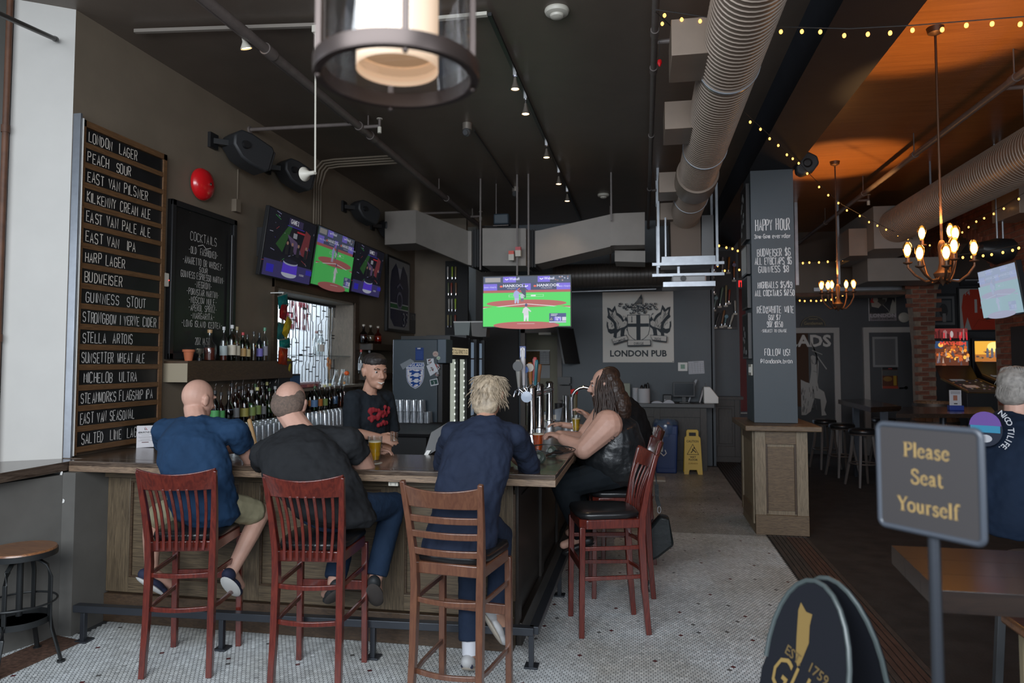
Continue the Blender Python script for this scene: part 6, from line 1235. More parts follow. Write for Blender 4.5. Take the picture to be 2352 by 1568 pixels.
# ================================================================ ceiling items on the right
fil = emis('filament', (1, .50, .14), 26); bulbg = glassm('amber_bulb', (1, .80, .45), .12); hal = emis('bulb_halo', (1, .42, .08), 3.2); brz = mat('bronze_iron', (.09, .045, .025), .45, metal=.5)
def bulb(par, c, s=1):
    MB().lathe([(.013*s, 0), (.013*s, .03*s), (.001, .03*s)], c, 10).build('bulb_holder', brz, par)
    b_ = MB().lathe([(.012*s, .03*s), (.02*s, .055*s), (.03*s, .09*s), (.028*s, .115*s), (.015*s, .135*s), (.001, .138*s)], c, 14).build('bulb', bulbg, par); MB().ell(c+V((0, 0, .085*s)), (.013*s, .013*s, .035*s), 10, 8).build('filament', fil, b_) if 0 else MB().ell(c+V((0, 0, .082*s)), (.021*s, .021*s, .040*s), 12, 8).build('filament', fil, par)
def chandelier(lb, cpx, cpy, yy, arms, s, pw):
    c = P(cpx, cpy, y=yy); t = thing('chandelier', lb, 'chandelier', (c.x, yy, CZ), group=None)
    MB().cyl(c+V((0, 0, .05)), (c.x, c.y, CZ), .008*s).build('rod', brz, t); MB().lathe([(.06, 0), (.05, -.04), (.01, -.06)], (c.x, c.y, CZ), 20).build('canopy', brz, t)
    MB().lathe([(.001, -.09), (.02, -.06), (.05, -.03), (.06, 0), (.03, .03), (.02, .08), (.028, .2), (.015, .24), (.001, .25)], c, 20).build('hub', brz, t)
    for px_, py_, dy in arms:
        b_ = P(px_, py_, y=yy+dy); d = (b_-c); m_ = c+V((d.x*.5, d.y*.5, -.06)); MB().tube([c+V((0, 0, .02)), c+V((d.x*.22, d.y*.22, -.05)), m_, c+V((d.x*.8, d.y*.8, -.03+d.z*.2)), V((b_.x, b_.y, c.z+d.z*.55)), b_+V((0, 0, -.01))], .008*s, 8).build('arm', brz, t)
        MB().lathe([(.006, -.02), (.028*s, -.008), (.03*s, 0), (.01, 0)], b_, 14).build('drip_pan', brz, t); bulb(t, b_, s)
    point('chandelier_light', c+V((.0, 0, .32)), pw, (1, .42, .12), .10)
    l = bpy.data.lights.new('added_uplight', 'SPOT'); l.energy = pw*19; l.color = (1, .50, .16); l.spot_size = 1.24; l.spot_blend = .45; l.shadow_soft_size = .04; o = bpy.data.objects.new('added_uplight', l); COL.objects.link(o); o.location = c+V((0, 0, .36)); o.rotation_euler = (PI, 0, 0); return t  # added spot, not a seen lamp; narrowed so only the ceiling glows
chandelier('large iron chandelier with nine lit bulbs in front of the brick pier', 2165, 628, 5.6, [(2085, 602, -.05), (2113, 610, -.22), (2118, 562, .22), (2183, 556, .3), (2195, 563, .12), (2192, 593, -.2), (2238, 597, 0), (2174, 609, -.3)], 1.08, 9)
chandelier('smaller iron chandelier with five lit bulbs beyond, right of the post', 1925, 698, 9.2, [(1887, 672, 0), (1902, 672, -.2), (1911, 670, .2), (1944, 669, .2), (1961, 669, -.05)], 1.08, 10)
sd2 = spiral('spiral_duct', 'second round ribbed duct, amber lit, along the brick wall at right', 3.50, 3.67, .235, (2.5, 10.6), ductm)
MB().box(3.2, 3.8, 10.6, 12.6, 3.35, 3.95).build('square_run', ductg, sd2); MB().box(3.95, 4.2, 8.3, 8.9, 3.35, 3.8).build('outlet_box', ductm, sd2, bevel=.004); MB().box(2.95, 3.2, 10.9, 11.4, 3.3, 3.7).build('outlet_box', ductm, sd2, bevel=.004); MB().box(3.4, 4.5, 11.6, 12.4, 3.0, 3.35).build('branch_run', ductg, sd2)
for y in (5, 7.2, 9.4): MB().bar((3.5, y, 3.9), (3.5, y, CZ), .02, .004).build('hanger_strap', galv, sd2)
for x_, lb in ((2.35, 'galvanised hanging strut right of the post, left one'), (2.95, 'galvanised hanging strut right of the post, right one')): t = thing('hanging_strut', lb, 'strut', (x_, 11.5, CZ)); MB().bar((x_, 11.5, 2.95), (x_, 11.5, CZ), .045, .045, up=(0, 1, 0)).build('strut', galv, t)
du = thing('ducted_unit', 'dark square ducted unit hanging beyond the small chandelier', 'air unit', (3.2, 12.4, 3.2)); MB().box(2.2, 4.6, 12.9, 14.1, 2.95, 3.5).build('casing', mat('unit_dark', (.10, .08, .06), .5), du, bevel=.01); MB().box(2.9, 4.3, 12.86, 12.9, 2.98, 3.04).build('front_lip', galv, du); MB().box(2.15, 4.65, 12.86, 12.895, 2.9, 2.95).build('edge', mat('rust', (.1, .05, .03)), du)
for x in (2.4, 4.4): MB().bar((x, 13.4, 3.5), (x, 13.4, CZ), .03, .03, up=(0, 1, 0)).build('hanger', galv, du)
es = thing('exit_sign', 'red lit EXIT sign in the dark passage left of the post', 'exit sign', P(1697, 649, y=13.8)); q = P(1697, 657, y=13.85); MB().box(q.x-.16, q.x+.09, 13.87, 13.93, q.z-.04, q.z+.16).build('case', blackp, es); pc = Pic((q.x-.15, 13.865, q.z-.02), (1, 0, 0), (0, 0, 1), 1, 1, .001); pc.text('EXIT', .0, 0.01, .115, (1, .02, .02), .04, False, .72); pc.build('lettering', printm('exit_lit', emit=2.2), es); MB().bar((q.x, 13.9, q.z+.16), (q.x, 13.9, CZ), .02, .02, up=(0, 1, 0)).build('stem', blackm, es)
hr = thing('steps_rail', 'red handrail and pale-edged steps in the red passage', 'handrail', (1.85, 14, 0)); MB().cyl((1.76, 13.9, .1), (1.76, 13.9, 2.25), .03).build('post', mat('rail_red', (.20, .02, .02), .4), hr)
for k in range(3): MB().box(1.75, 2.3, 14.2+k*.3, 14.5+k*.3+.02, 0, .35+k*.2).build('step', charp, hr); MB().box(1.75, 2.3, 14.18+k*.3, 14.2+k*.3, .33+k*.2, .35+k*.2).build('nosing', bone, hr)
# hanging speaker and right television
hs = thing('hanging_speaker', 'black teardrop speaker hung above the right television', 'speaker', P(2290, 580, y=8.6)); c = P(2288, 578, y=8.7)
MB().loft([(c+V((-.26, 0, .02)), V((0, .03, 0)), V((0, 0, .03))), (c+V((-.18, 0, .03)), V((0, .13, 0)), V((0, 0, .08))), (c, V((0, .16, 0)), V((0, 0, .15))), (c+V((.15, 0, .02)), V((0, .14, 0)), V((0, 0, .12))), (c+V((.22, 0, .04)), V((0, .04, 0)), V((0, 0, .04)))], 18).build('cabinet', blackp, hs)
for dx in (.06, .12): MB().cyl((c.x+dx, c.y+.1, 2.9 if dx > .1 else c.z), (c.x+dx, c.y+.1, CZ), .012).build('pole', galv, hs)
rtv = thing('television', 'tilted television at the right edge showing the washed-out match', 'television', P(2300, 670, y=8.4)); a_ = P(2265, 730, y=8.8); b_ = P(2252, 624, y=8.75); c_ = P(2352, 716, y=8.1); d_ = P(2339, 608, y=8.05)
U1 = (c_-a_); w_ = U1.length; U1.normalize(); W1 = (b_-a_)-U1*(b_-a_).dot(U1); h_ = W1.length; W1.normalize(); N1 = U1.cross(W1)
MB().prism([(-.02, -.02), (w_+.02, -.02), (w_+.02, h_+.02), (-.02, h_+.02)], a_-N1*.06, U1, W1, N1*.058).build('case', blackp, rtv, bevel=.004); random.seed(2)
match_screen(a_, U1, W1, w_, h_, .84).build('screen', printm('side_screen', emit=.75), rtv); MB().bar(a_+U1*w_*.5+W1*h_*.5-N1*.06, (SX, (a_+U1*w_*.5).y+.2, a_.z+.3), .06, .06).build('mount', blackp, rtv)
ks = thing('dark_pub_plaque', 'dark KILKENNY plaque on the brick wall behind the seated person', 'plaque', (SX-.05, 9.3, 1.9)); MB().box(SX-.06, SX-.02, 8.55, 9.75, 1.55, 2.2).build('board', blackm, ks); pc = Pic((SX-.062, 9.45, 1.80), (0, -1, 0), (0, 0, 1), 1, 1, .001); pc.text('KILKENNY', 0, 0, .14, (.16, .13, .13), .0, False, .85); pc.build('lettering', prt, ks)
# ================================================================ string lights
sl = emis('fairy_bulb', (1, .46, .09), 3.6)
def string(lb, pts3, n, jitter=.02, s=.013):
    t = thing('string_lights', lb, 'string lights', pts3[0]); L_ = []
    for i in range(len(pts3)-1):
        for k in range(12): a = k/12; L_.append(V(pts3[i]).lerp(V(pts3[i+1]), a)+V((0, 0, -.05*4*a*(1-a)*0)))
    L_.append(V(pts3[-1])); MB().tube(L_, .003, 5).build('cable', blackm, t); tot = [0]
    for i in range(1, len(L_)): tot.append(tot[-1]+(L_[i]-L_[i-1]).length)
    for k in range(n):
        d = tot[-1]*(k+.5+random.uniform(-.15, .15))/n; i = max(j for j in range(len(tot)) if tot[j] <= d); i = min(i, len(L_)-2); p_ = L_[i].lerp(L_[i+1], (d-tot[i])/(tot[i+1]-tot[i]))+V((0, 0, -.02-random.random()*jitter))
        MB().ell(p_, (s*.8, s*.8, s), 8, 6).build('bulb', sl, t)
random.seed(9)
def W_(px, py, y): return P(px, py, y=y)
string('lowest-swagged string of warm bulbs crossing the top right of the ceiling', [W_(1505, 22, 4.2), W_(1600, 36, 4.2), W_(1700, 52, 4.2), W_(1800, 62, 4.1), W_(1950, 66, 4.0), W_(2100, 58, 3.9), W_(2250, 46, 3.8), W_(2380, 36, 3.7)], 17)
string('string of warm bulbs running diagonally across the round duct to the post', [W_(1505, 26, 4.3), W_(1560, 78, 4.7), W_(1600, 130, 5.0), W_(1640, 190, 5.4), W_(1690, 240, 5.7), W_(1745, 290, 6.2), W_(1800, 340, 6.9), W_(1840, 375, 7.7)], 13)
string('string of warm bulbs from the post speaker down across the dark ceiling', [W_(1840, 378, 7.7), W_(1860, 400, 7.9), W_(1900, 440, 8.3), W_(1935, 470, 8.8), W_(1990, 500, 9.4), W_(2040, 525, 10.), W_(2085, 545, 10.5), W_(2140, 560, 11.), W_(2190, 545, 10.5), W_(2240, 505, 9.5), W_(2300, 475, 8.6), W_(2352, 443, 8.0)], 22)
string('string of warm bulbs sagging under the duct between the rig and the post', [W_(1500, 470, 9.2), W_(1540, 505, 9.6), W_(1570, 520, 10), W_(1600, 555, 10.4), W_(1630, 590, 10.8), W_(1660, 618, 11.2), W_(1712, 612, 11)], 13, s=.017)
string('short string of warm bulbs from the duct across to the speaker behind the post', [W_(1545, 512, 9.6), W_(1585, 528, 9.8), W_(1620, 548, 10), W_(1660, 562, 10.4), W_(1700, 572, 11)], 8, s=.017)
string('string of warm bulbs along the brown bulkhead right of the post', [W_(1832, 600, 12.2), W_(1870, 600, 12.2), W_(1930, 596, 12.2), W_(1990, 592, 12.2), W_(2050, 582, 12.2), W_(2110, 560, 12)], 14, s=.018)
string('low string of warm bulbs swagging in front of the lavatory doors', [W_(1830, 686, 13.6), W_(1870, 688, 13.6), W_(1910, 683, 13.4), W_(1960, 665, 13.2), W_(2010, 632, 13)], 15, s=.017)
string('string of warm bulbs in front of the brick wall beside the right television', [W_(2200, 585, 7.2), W_(2260, 578, 7.0), W_(2310, 568, 6.8), W_(2352, 560, 6.6)], 7)
# ================================================================ foreground
la = thing('hanging_lantern', 'large out-of-focus bronze and glass lantern hanging at the top', 'lantern', (-.49, 1.35, 3.0)); lc = V((-.490, 1.35, 2.345)); lbz = mat('lantern_bronze', (.06, .045, .04), .35, metal=.6)
MB().lathe([(.150, 0), (.166, 0), (.168, .006), (.168, .030), (.150, .030), (.150, 0)], lc, 64).build('bottom_ring', lbz, la); MB().lathe([(.149, .03), (.149, .42)], lc, 48).build('glass_cylinder', glassm('lantern_glass', (.93, .93, .93), .10), la)
ls = mat('opal_shade', (.62, .50, .38), .5, emit=((1, .66, .42), .50)); MB().lathe([(.081, .03), (.083, .02), (.083, .40), (.081, .40), (.081, .03)], lc, 40).build('opal_shade', ls, la); MB().lathe([(.08, .06), (.001, .06)], lc, 32).build('diffuser', mat('opal_disc', (.55, .45, .36), .5, emit=((1, .70, .45), .20)), la)
for a in (25, 205, 115, 295): MB().bar(lc+V((.157*math.cos(R_(a)), .157*math.sin(R_(a)), .02)), lc+V((.157*math.cos(R_(a)), .157*math.sin(R_(a)), .45)), .012, .006, up=(0, 1, 0)).build('upright', lbz, la); MB().ell(lc+V((.157*math.cos(R_(a)), .157*math.sin(R_(a)), -.005)), (.006,)*3, 8, 6).build('stud', lbz, la)
MB().lathe([(.001, .47), (.168, .44), (.168, .42), (.001, .42)], lc, 48).cyl(lc+V((0, 0, .45)), (lc.x, lc.y, CZ), .008).build('top_cap', lbz, la); point('lantern_light', lc+V((0, 0, .24)), .9, (1, .66, .38), .05)
# sign
sn_ = thing('seat_yourself_sign', 'grey sign on a pole reading Please Seat Yourself in gold', 'sign', (.6, 1.7, 0)); A0 = P(2018, 1205, y=1.80); A1 = P(2018, 968, y=1.80); B0 = P(2263, 1247, y=1.62); U1 = (B0-A0); U1.z *= .0; w_ = U1.length; U1.normalize(); h_ = A1.z-A0.z; A0.z = A0.z
fcm = mat('sign_grey', (.031, .027, .027), .6); edm = mat('sign_rim', (.045, .052, .065), .35); O = V((A0.x, A0.y, A0.z)); W1 = V((0, 0, 1)); N1 = U1.cross(W1)
def rrect(x0, y0, x1, y1, r, n=5): return [(cx_+r*math.cos(a), cy_+r*math.sin(a)) for cx_, cy_, s_ in ((x1-r, y0+r, -PI/2), (x1-r, y1-r, 0), (x0+r, y1-r, PI/2), (x0+r, y0+r, PI)) for a in [s_+PI/2*i/n for i in range(n+1)]]
MB().prism(rrect(.006, .006, w_-.006, h_-.006, .012), O, U1, W1, -N1*.012).build('panel', fcm, sn_)
rr_ = rrect(.004, .004, w_-.004, h_-.004, .014); rr_.append(rr_[0]); MB().tube([O+U1*a+W1*b-N1*.004 for a, b in rr_], .0075, 10).build('rim', edm, sn_)
pc = Pic(O+N1*.001, U1, W1, w_, h_, .0006); gd = (.30, .20, .075)
SER = dict(P=[([(1, 0), (1, 6)], 1), ([(0, 0), (2, 0)], 0), ([(0, 6), (2.6, 6)], 0), ([(2.4, 6), (3.4, 5.6), (3.7, 4.6), (3.4, 3.5), (2.4, 3.1), (1, 3.1)], .6)], l=[([(1, 0), (1, 6.3)], 1), ([(.3, 0), (1.8, 0)], 0), ([(.3, 6.2), (1, 6.2)], 0)],
 e=[([(.4, 2.3), (3, 2.3)], 0), ([(3, 2.3), (2.7, 3.5), (1.8, 4), (.8, 3.4), (.4, 2), (.8, .6), (1.9, 0), (3.1, .8)], .6)], a=[([(.7, 3.3), (1.5, 4), (2.4, 3.6), (2.5, 2.6), (2.5, .4), (3.2, .1)], .8), ([(2.5, 2.4), (1, 1.9), (.5, .9), (1.2, 0), (2.5, .8)], .5)], s=[([(2.6, 3.2), (1.8, 4), (.8, 3.6), (.7, 2.7), (2.2, 1.7), (2.7, 1), (2.1, 0), (1, 0), (.5, .9)], .6)],
 S=[([(3.3, 4.6), (3, 5.7), (1.9, 6.1), (.8, 5.5), (.7, 4.3), (2, 3.3), (3.3, 2.4), (3.5, 1), (2.6, 0), (1.3, 0), (.6, .6), (.5, 1.6)], .7)], t=[([(1.2, 5.2), (1.2, .7), (1.8, 0), (2.6, .3)], .8), ([(.4, 4), (2.4, 4)], 0)], Y=[([(.4, 6), (2.2, 2.8)], 1), ([(4, 6), (2.2, 2.8)], .4), ([(2.2, 2.8), (2.2, 0)], 1), ([(1.2, 0), (3.2, 0)], 0), ([(-.2, 6), (1.2, 6)], 0), ([(3.3, 6), (4.6, 6)], 0)],
 o=[([(1.9, 0), (.8, .5), (.4, 2), (.8, 3.5), (1.9, 4), (3, 3.5), (3.4, 2), (3, .5), (1.9, 0)], .7)], u=[([(.9, 4), (.9, 1), (1.6, .1), (2.9, .7)], .9), ([(2.9, 4), (2.9, 0)], .9), ([(.2, 4), (.9, 4)], 0), ([(2.9, .05), (3.6, .05)], 0), ([(2.3, 4), (2.9, 4)], 0)], r=[([(1, 0), (1, 4)], .9), ([(.3, 4), (1, 4)], 0), ([(.3, 0), (1.8, 0)], 0), ([(1, 2.8), (1.8, 3.9), (2.6, 3.7)], .6)], f=[([(1.2, 0), (1.2, 5), (1.8, 6.2), (2.9, 6)], .8), ([(.4, 4), (2.2, 4)], 0), ([(.5, 0), (2.0, 0)], 0)])
ADV = dict(P=4.2, l=2, e=3.5, a=3.6, s=3.2, S=4.2, t=2.8, Y=4.3, o=3.9, u=4, r=2.9, f=2.6)
for t_, fx, fy in (('Please', .5, .70), ('Seat', .5, .455), ('Yourself', .5, .19)):
    u_ = h_*.128/6; tot = sum(ADV[c] for c in t_)*u_; x = w_*fx-tot/2
    for c in t_:
        for p_, k in SER[c]: pc.line([((x+a*u_)/w_, fy+b*u_/h_) for a, b in p_], u_*(.28+.72*k), gd, lay=pc.k)
        x += ADV[c]*u_
pc.build('lettering', prt, sn_)
pb_ = O+U1*w_*.5-N1*.02; MB().cyl((pb_.x, pb_.y, .02), (pb_.x, pb_.y, O.z+.02), .0125).build('pole', dkmet, sn_); MB().lathe([(.15, 0), (.15, .01), (.02, .03), (.001, .03)], (pb_.x, pb_.y, 0), 32).build('base', dkmet, sn_)
# A-board
ab = thing('a_board', 'black round-topped pavement board with gold harp and lettering', 'a-board', (.62, 2.45, 0)); abm = mat('aboard_black', (.008, .009, .013), .6, spec=.2); gd2 = (.20, .13, .04)
T0 = P(1862, 1330, y=2.42); UA = V((.62, -.78, 0)).normalized(); lean = V((-.0, 0, 1))
back = UA.cross(V((0, 0, 1)))  # towards camera
hb = T0.z; wa = .165
def abo(s=1.0, dz=0): return [(-wa*1.05*s, 0), (wa*1.05*s, 0), (wa*1.0*s, hb*.70)]+[(wa*.92*s*math.cos(PI*i/14), hb*.74+(hb*.26-dz)*math.sin(PI*i/14)) for i in range(15)]+[(-wa*1.0*s, hb*.70)]
def Pa(px, py): # board plane point
    d = P(px, py, y=1)-V((0, 0, CAMZ)); n_ = nF; t_ = (O2-V((0, 0, CAMZ))).dot(n_)/d.dot(n_); return V((0, 0, CAMZ))+d*t_
O2 = V((T0.x, T0.y, 0))+UA*.03; ln = (V((0, 0, 1))-back*.0)
WF = (V((0, 0, 1))-back*.22).normalized(); WR = (V((0, 0, 1))+back*.22).normalized(); O2 = T0+UA*.02-WF*hb; O3 = T0-back*.06+UA*.02-WR*hb
MB().prism(abo(), O2, UA, WF, -back*.02).build('front_panel', abm, ab, bevel=.004); ed = [O2+UA*a+WF*b for a, b in abo()[2:-1]]; MB().tube(ed, .008, 8).build('rim', mat('aboard_rim', (.06, .075, .075), .35), ab)
MB().prism(abo(.97), O3, UA, WR, -back*.02).build('rear_panel', abm, ab, bevel=.004); ed = [O3+UA*a*.97+WR*b for a, b in abo()[2:-1]]; MB().tube(ed, .008, 8).build('rim', mat('aboard_rim', (.06, .075, .075), .35), ab)
pc = Pic(O2+back*.001, UA, WF, 1, 1, .0006); nF = UA.cross(WF)
def Cb(a, b): q = Pa(1720+a*.4005, 940+b*.4005)-O2; return q.dot(UA), q.dot(WF)
hp = [Cb(*q) for q in ((300, 1105), (330, 1160), (365, 1175), (350, 1240), (345, 1340), (300, 1450), (280, 1475), (270, 1440), (275, 1300), (285, 1150))]; pc.poly(hp, gd2)
xg, zg = Cb(110, 1510); x2, z2 = Cb(310, 1510); pc.text('GUINNESS', xg, zg-.02, .11, (.24, .16, .05), .0, False, .62, -.32)
x3, z3 = Cb(205, 1390); pc.text('EST.', x3, z3, .03, (.12, .08, .03), .02, False, .9, -.3); x3, z3 = Cb(335, 1490); pc.text('1759', x3, z3, .03, (.12, .08, .03), .02, False, .9, -.3); pc.build('print', prt, ab)
# near right table, its stool and bench corner
q1, q2 = P(2047, 1252, z=1.05), P(2155, 1355, z=1.05)
ft_ = table('high_table', 'near dark table at lower right reflecting orange light', [(q2.x, q2.y), (q2.x+1.5, q2.y), (q1.x+1.5, q1.y), (q1.x, q1.y)], 1.05, .07, mat('glossy_table', (.026, .015, .010), .27, grain=2, vscale=2, stretch=(1.5, 12, 12), col2=(.014, .009, .007), coat=.25, spec=.6), legs=[(q2.x+1.3, q2.y+.1), (q2.x+1.3, q1.y-.08)])
s6 = thing('metal_bar_stool', 'grey metal stool under the person at the right edge', 'stool', (2.0, 4.0, 0)); stm = mat('stool_grey', (.10, .105, .11), .45, metal=.4)
for x, y in ((1.78, 3.82), (2.16, 3.80), (1.80, 4.18), (2.18, 4.18)): MB().bar((x, y, 0), (x+(1.98-x)*.2, y+(4-y)*.2, .74), .038, .038, up=(0, 1, 0)).build('leg', stm, s6, bevel=.003)
MB().box(1.80, 2.14, 3.80, 3.83, .26, .30).build('footrest', mat('worn_brass', (.3, .24, .14), .4), s6); MB().lathe([(.19, .74), (.20, .76), (.19, .79), (.001, .79)], (1.99, 4.0, 0), 30).build('seat', stm, s6)
q = P(2296, 1405, z=.76); bs = thing('wooden_chair', 'corner of a brown wooden seat at the bottom right edge', 'chair', (q.x+.25, q.y-.2, 0)); MB().prism([(0, 0), (.5, .0), (.5, -.5), (.08, -.5), (.0, -.35)], (q.x, q.y, .72), (1, 0, 0), (0, 1, 0), (0, 0, .04)).build('seat', woodseat, bs, bevel=.01)
for a in ((.06, -.06), (.44, -.06), (.44, -.44), (.1, -.44)): MB().box(q.x+a[0]-.015, q.x+a[0]+.015, q.y+a[1]-.015, q.y+a[1]+.015, 0, .72).build('leg', mat('brass_leg', (.3, .24, .14), .4), bs)
# ================================================================ people
def skinm(name, col): return mat(name, col, .5, var=.12, vscale=14, spec=.35)
def cloth(name, col, rough=.85, bs=18): return mat(name, col, rough, var=.18, vscale=6, bump=.45, bscale=bs, bdist=.006, spec=.2)
DT_ = bpy.data.textures.new('cloth_folds', 'CLOUDS'); DT_.noise_scale = .08; DT_.noise_depth = 2
DH_ = bpy.data.textures.new('hair_lumps', 'CLOUDS'); DH_.noise_scale = .03
def finish(mb, name, m, par, vox, sm=4, disp=0, tex=None):
    o = mb.build(name, m, par); o.data.shade_smooth()
    r = o.modifiers.new('join', 'REMESH'); r.mode = 'VOXEL'; r.voxel_size = vox; r.use_smooth_shade = True
    s = o.modifiers.new('relax', 'SMOOTH'); s.factor = .5; s.iterations = sm
    if disp: d = o.modifiers.new('folds', 'DISPLACE'); d.texture = tex or DT_; d.strength = disp; d.mid_level = .5; d.texture_coords = 'LOCAL'
    return o
def basis(f, u=V((0, 0, 1))):
    f = V(f).normalized(); s = f.cross(u).normalized(); u = s.cross(f); return s, f, u   # side points to the figure's right
def head(mb, c, f, k=1, jaw=1):
    s, f, u = basis(f); R = Matrix((s, f, u)).transposed(); p = lambda a, b, d: c+(s*a+f*b+u*d)*k
    E_ = lambda q, r: mb.ell(q, tuple(x*k for x in r), 20, 14, R)
    E_(p(0, -.012, .022), (.076, .094, .094)); E_(p(0, .02, -.02), (.068, .072, .085)); E_(p(0, .032, -.07), (.052*jaw, .058, .045)); E_(p(0, .075, -.098), (.024, .02, .018))
    E_(p(0, .082, .028), (.05, .014, .014)); mb.cap(p(0, .088, .012), p(0, .112, -.028), .008*k, .013*k); E_(p(0, .098, -.034), (.02, .013, .010)); E_(p(0, .083, -.064), (.026, .013, .007)); E_(p(0, .082, -.074), (.022, .013, .007))
    for q in (-1, 1):
        E_(p(q*.040, .058, -.028), (.021, .020, .024)); E_(p(q*.080, -.008, -.008), (.009, .020, .033)); E_(p(q*.086, -.014, .006), (.008, .018, .018))
def eyes(par, c, f, k=1):
    s, f, u = basis(f)
    for q in (-1, 1):
        e = MB().ell(c+(s*q*.031+f*.074+u*.004)*k, (.0095*k,)*3, 12, 8).build('eye', mat('eye_white', (.38, .35, .33), .2), par); MB().ell(c+(s*q*.031+f*.0805+u*.003)*k, (.0062*k,)*3, 10, 6).build('iris', mat('iris_brown', (.03, .015, .01), .15), e)
        MB().tube([c+(s*q*.016+f*.092+u*.024)*k, c+(s*q*.032+f*.090+u*.029)*k, c+(s*q*.050+f*.076+u*.023)*k], .004*k, 6).build('eyebrow', mat('brow_dark', (.03, .02, .015), .8), par)
def hand(mb, w, d, n, th, curl=.6, k=1):
    """w wrist, d direction, n back-of-hand normal, th thumb side +1/-1"""
    d = V(d).normalized(); n = (V(n)-d*V(n).dot(d)).normalized(); s = d.cross(n)*th; R = Matrix((s, d, n)).transposed()
    mb.ell(w+d*.05*k, (.040*k, .055*k, .017*k), 14, 10, R); mb.cap(w-d*.02, w+d*.03, .026*k, .026*k)
    for i, L_ in enumerate((.070, .078, .073, .058)):
        b = w+d*(.088-.004*abs(i-1))*k+s*(.028-.019*i)*k; dd = d.copy(); r = .0095*k
        for j, seg in enumerate((.45, .31, .24)):
            a = curl*(.5+.5*j); q = (dd*math.cos(a)-n*math.sin(a)).normalized(); e = b+q*L_*seg*k; mb.cap(b, e, r, r*.92, 8); b = e; dd = q; n2 = n; r *= .93
    b = w+d*.025*k+s*.030*k; q = (d*.75+s*.62-n*.2).normalized(); e = b+q*.042*k; mb.cap(b, e, .0125*k, .011*k, 8); q = (d*.95+s*.15-n*.35).normalized(); mb.cap(e, e+q*.034*k, .0108*k, .009*k, 8)
def person(label, J, cfg):
    """J joints; cfg materials and girths"""
    g = cfg.get('girth', 1); t = thing('person', label, 'person', (J['pel'].x, J['pel'].y, cfg.get('base', 0)))
    sh = (J['sr']-J['sl']); shv = sh.normalized(); hv = (J['hr']-J['hl']).normalized(); spine = J['neck']-J['pel']
    def ringset(inf):
        rs = []
        for a, w_, d_ in cfg['torso']:
            c = J['pel'].lerp(J['chest'], a/.6) if a < .6 else J['chest'].lerp(J['neck'], (a-.6)/.4)
            rv = hv.lerp(shv, min(1, max(0, a))).normalized(); fv = V((0, 0, 1)).cross(rv); ax = (J['chest']-J['pel']).normalized() if a < .6 else (J['neck']-J['chest']).normalized()
            fv = (fv-ax*fv.dot(ax)).normalized(); c2 = c+fv*cfg.get('belly', 0)*math.exp(-((a-.25)/.25)**2); rs.append((c2, rv*(w_+inf), fv*(d_+inf)))
        return rs
    ra = cfg.get('arm', (.052, .042, .028)); rl = cfg.get('leg', (.085, .06, .042))
    b = MB(); b.loft(ringset(-.008)); head(b, J['head'], J['face'], cfg.get('hk', 1)); hd = J['head']; _, hf, hu = basis(J['face'])
    b.cap(J['neck']-spine.normalized()*.03, hd-hu*.06-hf*.02, cfg.get('nk', .058), cfg.get('nk', .058)*.94)
    for s in 'lr':
        b.cap(J['s'+s], J['e'+s], ra[0], ra[1]); b.cap(J['e'+s], J['w'+s], ra[1]*.98, ra[2]); b.cap(J['chest'].lerp(J['neck'], .7), J['s'+s], .06, ra[0])
        b.cap(J['h'+s], J['k'+s], rl[0], rl[1]); b.cap(J['k'+s], J['k'+s].lerp(J['a'+s], .35), rl[1]*.92, rl[1]*.92); b.cap(J['k'+s].lerp(J['a'+s], .35), J['a'+s], rl[1]*.92, rl[2]); b.cap(J['a'+s], J['t'+s], rl[2]*.9, .03)
        hd_ = J.get('d'+s, (J['w'+s]-J['e'+s])); hand(b, J['w'+s], hd_, J.get('n'+s, V((0, 0, 1))), J.get('th'+s, 1 if s == 'l' else -1), cfg.get('curl', .6), cfg.get('handk', 1))
    finish(b, 'body', cfg['skin'], t, .0065, 3)
    if cfg.get('eyes'): eyes(t, J['head'], J['face'], cfg.get('hk', 1))
    c = MB(); rs = ringset(.014); c.loft(rs); sl = cfg.get('sleeve', .62)
    for s in 'lr':
        if sl > 0:
            c.cap(J['chest'].lerp(J['neck'], .75), J['s'+s], .066*g, ra[0]+.018)
            if sl <= 1: c.cyl(J['s'+s], J['s'+s].lerp(J['e'+s], sl), ra[0]+.018, ra[1]+.026); c.ell(J['s'+s], (ra[0]+.018,)*3)
            else: c.cap(J['s'+s], J['e'+s], ra[0]+.020, ra[1]+.022); c.cyl(J['e'+s], J['e'+s].lerp(J['w'+s], sl-1), ra[1]+.022, ra[2]+.026)
    finish(c, cfg.get('topname', 'shirt'), cfg['top'], t, .009, 3, cfg.get('disp', .030))
    p = MB(); le = cfg.get('legend', 1.9); q = rs[0]; p.ell(J['pel']-V((0, 0, .02)), (cfg['torso'][0][1]+.01, cfg['torso'][0][2]+.012, .11), R=Matrix((hv, V((0, 0, 1)).cross(hv), V((0, 0, 1)))).transposed())
    for s in 'lr':
        p.cap(J['h'+s], J['h'+s].lerp(J['k'+s], min(le, 1)*.98), rl[0]+.014, rl[1]+.022) if le < 1 else p.cap(J['h'+s], J['k'+s], rl[0]+.012, rl[1]+.014)
        if le > 1: p.cyl(J['k'+s], J['k'+s].lerp(J['a'+s], le-1), rl[1]+.012, rl[2]+.024)
    finish(p, cfg.get('botname', 'trousers'), cfg['bottom'], t, .009, 3, .012)
